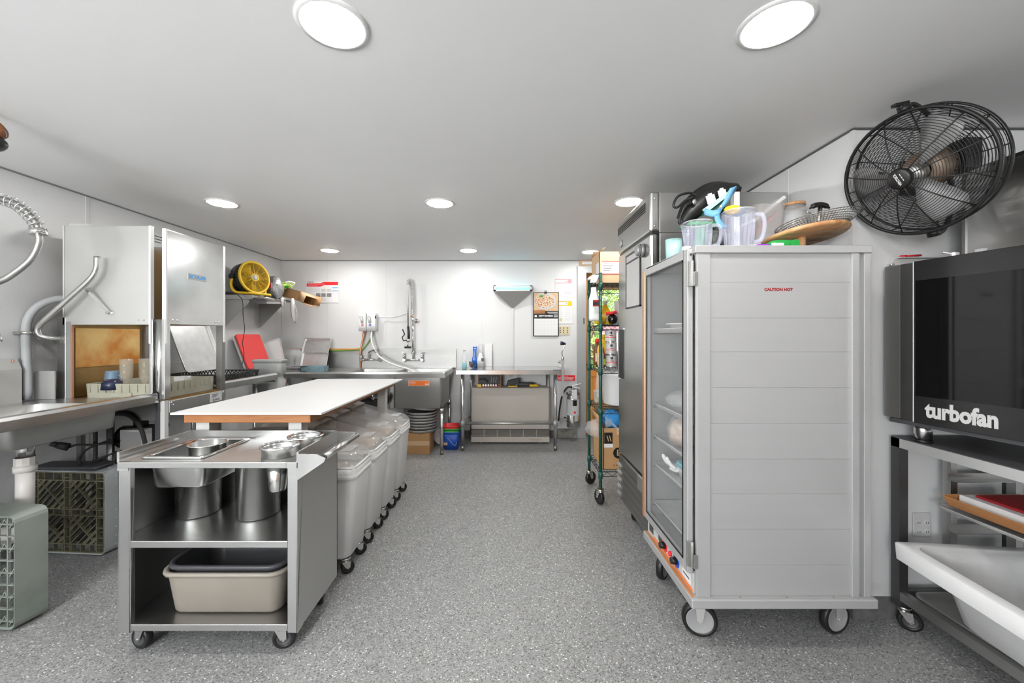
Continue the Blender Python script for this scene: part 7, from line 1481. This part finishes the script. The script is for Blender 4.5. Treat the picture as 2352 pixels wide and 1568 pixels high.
for k in range(3):
    a0 = 2*math.pi*k/3+0.9
    g = [[(math.cos(a0+w)*r, math.sin(a0+w)*r, 0.012-0.055*w*(1-0.3*r/FR)) for w in (-0.42*sc, -0.15*sc, 0.15*sc, 0.42*sc)] for r, sc in ((0.035, 0.7), (0.08, 0.9), (0.14, 1.0), (0.19, 0.95), (0.215, 0.7))]
    fbuild(MB().sheet(g, 0.002), 'blade', 'blade_grey')
g = lambda px, py, Y: (X(px, Y)-FC.x, Y-FC.y, Z(py, Y)-FC.z)
build(MB().box(0.135, 0.205, -0.06, 0.10, 0.0, 0.12), 'switch_box', 'black', t, bevel=0.004)
ym = MB(); ym.tube(spline([FM @ Vector((0.0, -FR-0.012, -0.02)), FM @ Vector((0.0, -FR-0.02, -0.09)), FM @ Vector((0, -0.16, -0.19)), FM @ Vector((0, 0.0, -0.20)), FM @ Vector((0, 0.16, -0.19)), FM @ Vector((0, FR+0.02, -0.09)), FM @ Vector((0, FR+0.012, -0.02))], 5), 0.009, 8); yk = build(ym, 'yoke', 'black', t)
for s in (-1, 1): build(MB().cyl(FM @ Vector((0, s*(FR+0.002), -0.02)), FM @ Vector((0, s*(FR+0.03), -0.02)), 0.022, n=16), 'pivot', 'black', yk)
build(MB().tube([FM @ Vector((0, 0, -0.195)), FM @ Vector((0, 0, -0.165))], 0.02, 12), 'mount_arm', 'steel_dull', t)
build(MB().tube(spline([FM @ Vector((0, 0, -0.20)), (0.24, 0.05, 0.075), (0.25, 0.15, 0.08), (0.25, 0.258, 0.08)], 5), 0.014, 10), 'mount_arm', 'steel_dull', t)
build(MB().box(0.19, 0.31, 0.252, 0.262, 0.0, 0.16), 'wall_plate', 'black', t)
kn = MB(); p0 = FM @ Vector((0.0, FR+0.02, -0.0)); kn.bar(p0 + Vector((-0.03, 0, 0.012)), p0 + Vector((0.035, 0.01, 0.03)), 0.02, 0.012); kn.cyl(p0, p0+Vector((0.004, 0, 0.02)), 0.008, n=8); build(kn, 'clamp_lever', 'black', t)
# ---------------------------------------------------------------- convection oven on its stand
OA = R(11)     # the oven stands slightly askew on the stand
OL = Vector((1.765, 1.862, 0.975))
t = thing('convection_oven', 'convection oven with big black glass door on a steel stand', 'oven', OL, (0, 0, -R(90)+OA), world=False)
# local frame: x along the front (0 = far edge), y into the oven, z up
OW, OD, OH = 0.735, 0.56, 0.70
build(MB().box(0.0, OW, 0.012, OD, 0.0, OH), 'body', 'steel', t, bevel=0.003)
build(MB().box(-0.004, 0.085, 0.004, 0.014, 0.0, OH-0.003), 'side_strip', 'steel_dull', t, bevel=0.002)
build(MB().box(0.06, 0.116, 0.0, 0.012, 0.0, OH-0.002), 'strip_trim', 'steel', t, bevel=0.002)
build(MB().box(0.113, 0.120, -0.004, 0.012, -0.002, OH), 'bright_edge', 'white_plastic', t)
dr = build(MB().box(0.120, 0.476, -0.010, 0.012, -0.004, OH), 'door', 'oven_black', t, bevel=0.002)
build(MB().box(0.128, 0.468, -0.0115, -0.009, 0.115, OH-0.085), 'window', 'oven_window', dr)
text('turbofan', (0.275, -0.0105, 0.058), (1,0,0), (0,0,1), 0.088, 'light_grey', dr, width=0.225, bold=0.045, ext=0.001)
build(MB().box(0.476, 0.484, -0.010, 0.012, -0.004, OH), 'bright_edge', 'white_plastic', t)
build(MB().box(0.484, OW, -0.006, 0.012, 0.0, OH-0.003), 'control_panel', 'steel', t, bevel=0.002)
for x, y, z in ((0.015, 0.02, OH), (0.015, 0.02, -0.008)): build(MB().cyl((x, y, z), (x, y, z+0.008), 0.010, n=12), 'hinge_pin', 'steel_bright', t)
for x, y in ((0.115, 0.05), (0.68, 0.05), (0.06, 0.50), (0.68, 0.50)):
    f = build(MB().cyl((x, y, -0.092), (x, y, 0.002), 0.030, n=24), 'foot', 'steel_bright', t); build(MB().cyl((x, y, -0.0935), (x, y, -0.082), 0.032, n=24), 'foot_pad', 'black', f)
build(MB().box(0.02, OW-0.02, 0.0, 0.02, -0.02, -0.001), 'bottom_lip', 'dark_grey', t)
# small things on the oven
solo(MB().cyl((X(2097, 1.84), 1.84, 1.728), (X(2140, 1.80), 1.80, 1.731), 0.004, n=8), 'red_pen', 'red', 'red pen lying on the ledge above the oven', 'pen') if False else None
t = thing('metal_valve', 'small chrome fitting on top of the oven', 'fitting', (1.95, 1.74, 1.676)); build(MB().cyl((1.93, 1.72, 1.676), (1.93, 1.72, 1.708), 0.016, n=10, smooth=False), 'body', 'chrome', t); build(MB().bar((1.89, 1.73, 1.712), (1.94, 1.72, 1.700), 0.008, 0.005), 'lever', 'chrome', t)
solo(MB().box(1.985, 2.005, 1.66, 1.69, 1.676, 1.716), 'match_box', 'paper_white', 'tiny white box on top of the oven beside the steel box', 'box')
pn = thing('marker_pen', 'red marker resting on a bracket on the wall above the oven', 'pen', (1.89, 1.86, 1.712)); build(MB().cyl((1.845, 1.868, 1.7225), (1.935, 1.862, 1.7265), 0.0045, n=8), 'barrel', 'red', pn); build(MB().cyl((1.845, 1.868, 1.7225), (1.87, 1.866, 1.7236), 0.0055, n=8), 'cap', 'bright_red', pn)
br = thing('wall_ledge', 'small steel ledge on the wall above the oven', 'ledge', (1.9, 1.88, 1.676)); build(MB().prism([(1.80, 1.66), (1.83, 1.715), (2.04, 1.715), (2.04, 1.66)], 'y', 1.880, 1.901), 'plate', 'light_grey', br); build(MB().box(1.83, 2.04, 1.85, 1.901, 1.713, 1.717), 'shelf', 'light_grey', br)
# steel hood box behind the fan
t = thing('steel_hood', 'large brushed steel box standing on the oven behind the fan', 'hood', (2.2, 1.4, 1.676))
build(MB().box(2.0, 2.45, 0.95, 1.745, 1.679, 2.062), 'box', 'steel', t, bevel=0.003); build(MB().box(1.994, 2.0, 0.95, 1.745, 2.05, 2.066), 'top_edge', 'steel_bright', t); build(MB().box(1.995, 2.001, 1.735, 1.748, 1.679, 2.06), 'corner_edge', 'steel_dark', t)
# stand
SX0, SX1, SYA, SYB, STZ = 1.80, 2.36, 1.02, 1.868, 0.882
t = thing('oven_stand', 'dark steel oven stand on casters with tray runners', 'stand', (2.08, 1.45, 0))
m = MB(); m.box(SX0, SX1, SYA, SYB, STZ-0.004, STZ); build(m, 'top_plate', 'dark_grey', t)
for p, q in (((SX0, SYA), (SX0+0.04, SYB)), ((SX1-0.04, SYA), (SX1, SYB))): build(MB().box(p[0], q[0], p[1], q[1], STZ-0.045, STZ-0.004), 'top_rail', 'steel_satin', t)
for y in (SYA, SYB-0.04): build(MB().box(SX0, SX1, y, y+0.04, STZ-0.045, STZ-0.004), 'end_rail', 'stand_dark', t)
for x in (SX0, SX1-0.04):
    for y in (SYA, SYB-0.04): build(MB().box(x, x+0.04, y, y+0.04, 0.105, STZ-0.045), 'leg', 'stand_dark', t)
for x in (SX0+0.003, SX1-0.035): build(MB().box(x, x+0.03, SYA+0.04, SYB-0.04, 0.135, 0.175), 'bottom_rail', 'steel_dull', t)
for y in (SYA+0.003, SYB-0.035): build(MB().box(SX0+0.04, SX1-0.04, y, y+0.03, 0.135, 0.175), 'bottom_rail', 'stand_dark', t)
for x in (2.005, 2.30):
    for y in (1.80, 1.065): build(MB().box(x, x+0.03, y, y+0.035, 0.175, STZ-0.045), 'runner_post', 'steel', t)
for z in (0.70, 0.585, 0.47):
    for y, s in ((1.80, -1), (1.10, 1)):
        m = MB(); m.box(1.99, 2.34, y, y+s*0.035, z, z+0.003); m.box(1.99, 2.34, y, y+s*0.003, z, z+0.030); build(m, 'runner', 'steel', t)
caster(t, SX0+0.03, SYB-0.03, 0.108, 0.045, 0.028, -0.6, fork='steel_bright', wheel='black', hub='dark_grey', lead=0.02)
caster(t, SX0+0.03, SYA+0.03, 0.108, 0.045, 0.028, -0.6, fork='steel_bright', wheel='black', hub='dark_grey', lead=0.02)
caster(t, SX1-0.03, SYB-0.03, 0.108, 0.045, 0.028, 0.6, fork='steel_bright', wheel='black', hub='dark_grey', lead=0.02)
caster(t, SX1-0.03, SYA+0.03, 0.108, 0.045, 0.028, 0.6, fork='steel_bright', wheel='black', hub='dark_grey', lead=0.02)
m = MB(); m.rr([(2.10, 1.50, 0.589, 0.19, 0.25, 0.02), (2.10, 1.50, 0.606, 0.205, 0.262, 0.025), (2.10, 1.50, 0.608, 0.21, 0.266, 0.028), (2.10, 1.50, 0.602, 0.21, 0.266, 0.028), (2.10, 1.50, 0.588, 0.192, 0.252, 0.02)]); solo(m, 'sheet_pan', 'aluminium_pan', 'sheet pan on the runners of the oven stand', 'sheet pan')
t = thing('wood_tray', 'brown wooden tray on the sheet pan in the oven stand', 'tray', (2.09, 1.50, 0.594))
m = MB(); m.prism([(1.925, 0.612), (1.893, 0.655), (1.900, 0.657), (1.933, 0.615)], 'y', 1.27, 1.735); build(m, 'side_wall', 'tray_wood', t); build(MB().box(1.93, 2.26, 1.27, 1.735, 0.610, 0.616), 'bottom', 'tray_wood', t); build(MB().prism([(1.735, 0.612), (1.758, 0.652), (1.751, 0.654), (1.728, 0.615)], 'x', 1.93, 2.26), 'end_wall', 'tray_wood', t)
solo(MB().box(1.945, 2.24, 1.30, 1.715, 0.618, 0.668), 'paper_stack', 'paper_white', 'stack of white parchment sheets in the wooden tray', 'paper', bevel=0.003)
solo(MB().box(1.975, 2.24, 1.31, 1.68, 0.669, 0.680), 'red_folder', 'dark_red', 'dark red folder lying on the parchment in the wooden tray', 'folder', bevel=0.002)
t = thing('outlet_box', 'grey quadruple outlet on the wall behind the oven stand', 'outlet', (1.94, 1.9, 0.43)); a, b = X(2098, 1.895), X(2137, 1.895)
build(MB().box(a, b, 1.893, 1.9009, Z(1232, 1.895), Z(1178, 1.895)), 'plate', 'light_grey', t, bevel=0.002)
for i in (0, 1):
    for j in (0, 1):
        c = build(MB().cyl((a+0.022+0.040*i, 1.893, Z(1200+21*j, 1.895)), (a+0.022+0.040*i, 1.891, Z(1200+21*j, 1.895)), 0.014, n=20), 'socket', 'paper_grey', t)
        for s in (-1, 1): build(MB().box(a+0.022+0.040*i+s*0.005-0.001, a+0.022+0.040*i+s*0.005+0.001, 1.8902, 1.8911, Z(1200+21*j, 1.895)-0.003, Z(1200+21*j, 1.895)+0.005), 'slot', 'black', c)
# pan on the bottom rail and the white basin standing in it
m = MB(); m.rr([(2.06, 1.46, 0.1765, 0.22, 0.31, 0.03), (2.06, 1.46, 0.194, 0.235, 0.325, 0.035), (2.06, 1.46, 0.197, 0.245, 0.335, 0.04), (2.06, 1.46, 0.190, 0.245, 0.335, 0.04), (2.06, 1.46, 0.1755, 0.222, 0.312, 0.03)]); solo(m, 'roasting_pan', 'steel_dull', 'worn metal pan on the bottom rails under the white basin', 'pan')
BA = R(-6); t = thing('white_basin', 'big white plastic basin on the bottom of the oven stand', 'basin', (1.70, 1.755, 0.180), (0, 0, BA), world=False)
# local: x to the right (0..0.62), y towards the viewer negative (0..-0.62), rim at z=0.267
bw, bl, bh = 0.60, 0.60, 0.267
m = MB(); cx, cy = bw/2, -bl/2
m.rr([(cx+0.02, cy, 0.0, 0.15, 0.17, 0.06), (cx+0.02, cy, 0.02, 0.185, 0.205, 0.09), (cx+0.01, cy, bh-0.05, 0.225, 0.235, 0.09)]); build(m, 'bowl_outside', 'white_gloss', t)
m = MB(); m.rr([(cx, cy, bh, bw/2-0.045, bl/2-0.04, 0.05), (cx, cy, bh-0.012, bw/2-0.055, bl/2-0.05, 0.06), (cx, cy, bh-0.02, bw/2-0.08, bl/2-0.075, 0.07), (cx+0.01, cy, bh-0.045, 0.212, 0.222, 0.09), (cx+0.02, cy, 0.03, 0.165, 0.185, 0.08), (cx+0.02, cy, 0.012, 0.13, 0.15, 0.06)], capb=False, capt=True); build(m, 'bowl_inside', 'basin_inside_shade', t)
m = MB(); m.rr([(cx, cy, bh-0.070, bw/2-0.004, bl/2-0.004, 0.012), (cx, cy, bh-0.004, bw/2, bl/2, 0.014), (cx, cy, bh, bw/2-0.005, bl/2-0.005, 0.012), (cx, cy, bh, bw/2-0.045, bl/2-0.04, 0.05)], capb=False); build(m, 'rim', 'white_gloss', t)
# ---------------------------------------------------------------- something hung at the left frame edge
lx, ly, lz = -2.245, 1.74, 2.22
t = thing('clip_lamp', 'rust-brown and black lamp head poking in at the left frame edge', 'lamp', (lx, ly, lz-0.06))
build(blob((lx-0.02, ly, lz+0.03), (0.06, 0.05, 0.045), 71, 0.08), 'shade_cap', 'rust', t); build(MB().ell((lx-0.025, ly, lz-0.022), 0.062, 0.055, 0.038), 'lamp_head', 'black', t)
build(MB().tube(spline([(lx+0.03, ly, lz+0.035), (lx+0.055, ly, lz+0.02), (lx+0.06, ly, lz-0.005)], 5), 0.0025, 6), 'wire', 'dark_grey', t)
build(MB().cyl((lx-0.03, ly, lz+0.05), (lx-0.03, ly, CEIL), 0.008, n=10), 'hanger', 'dark_grey', t)
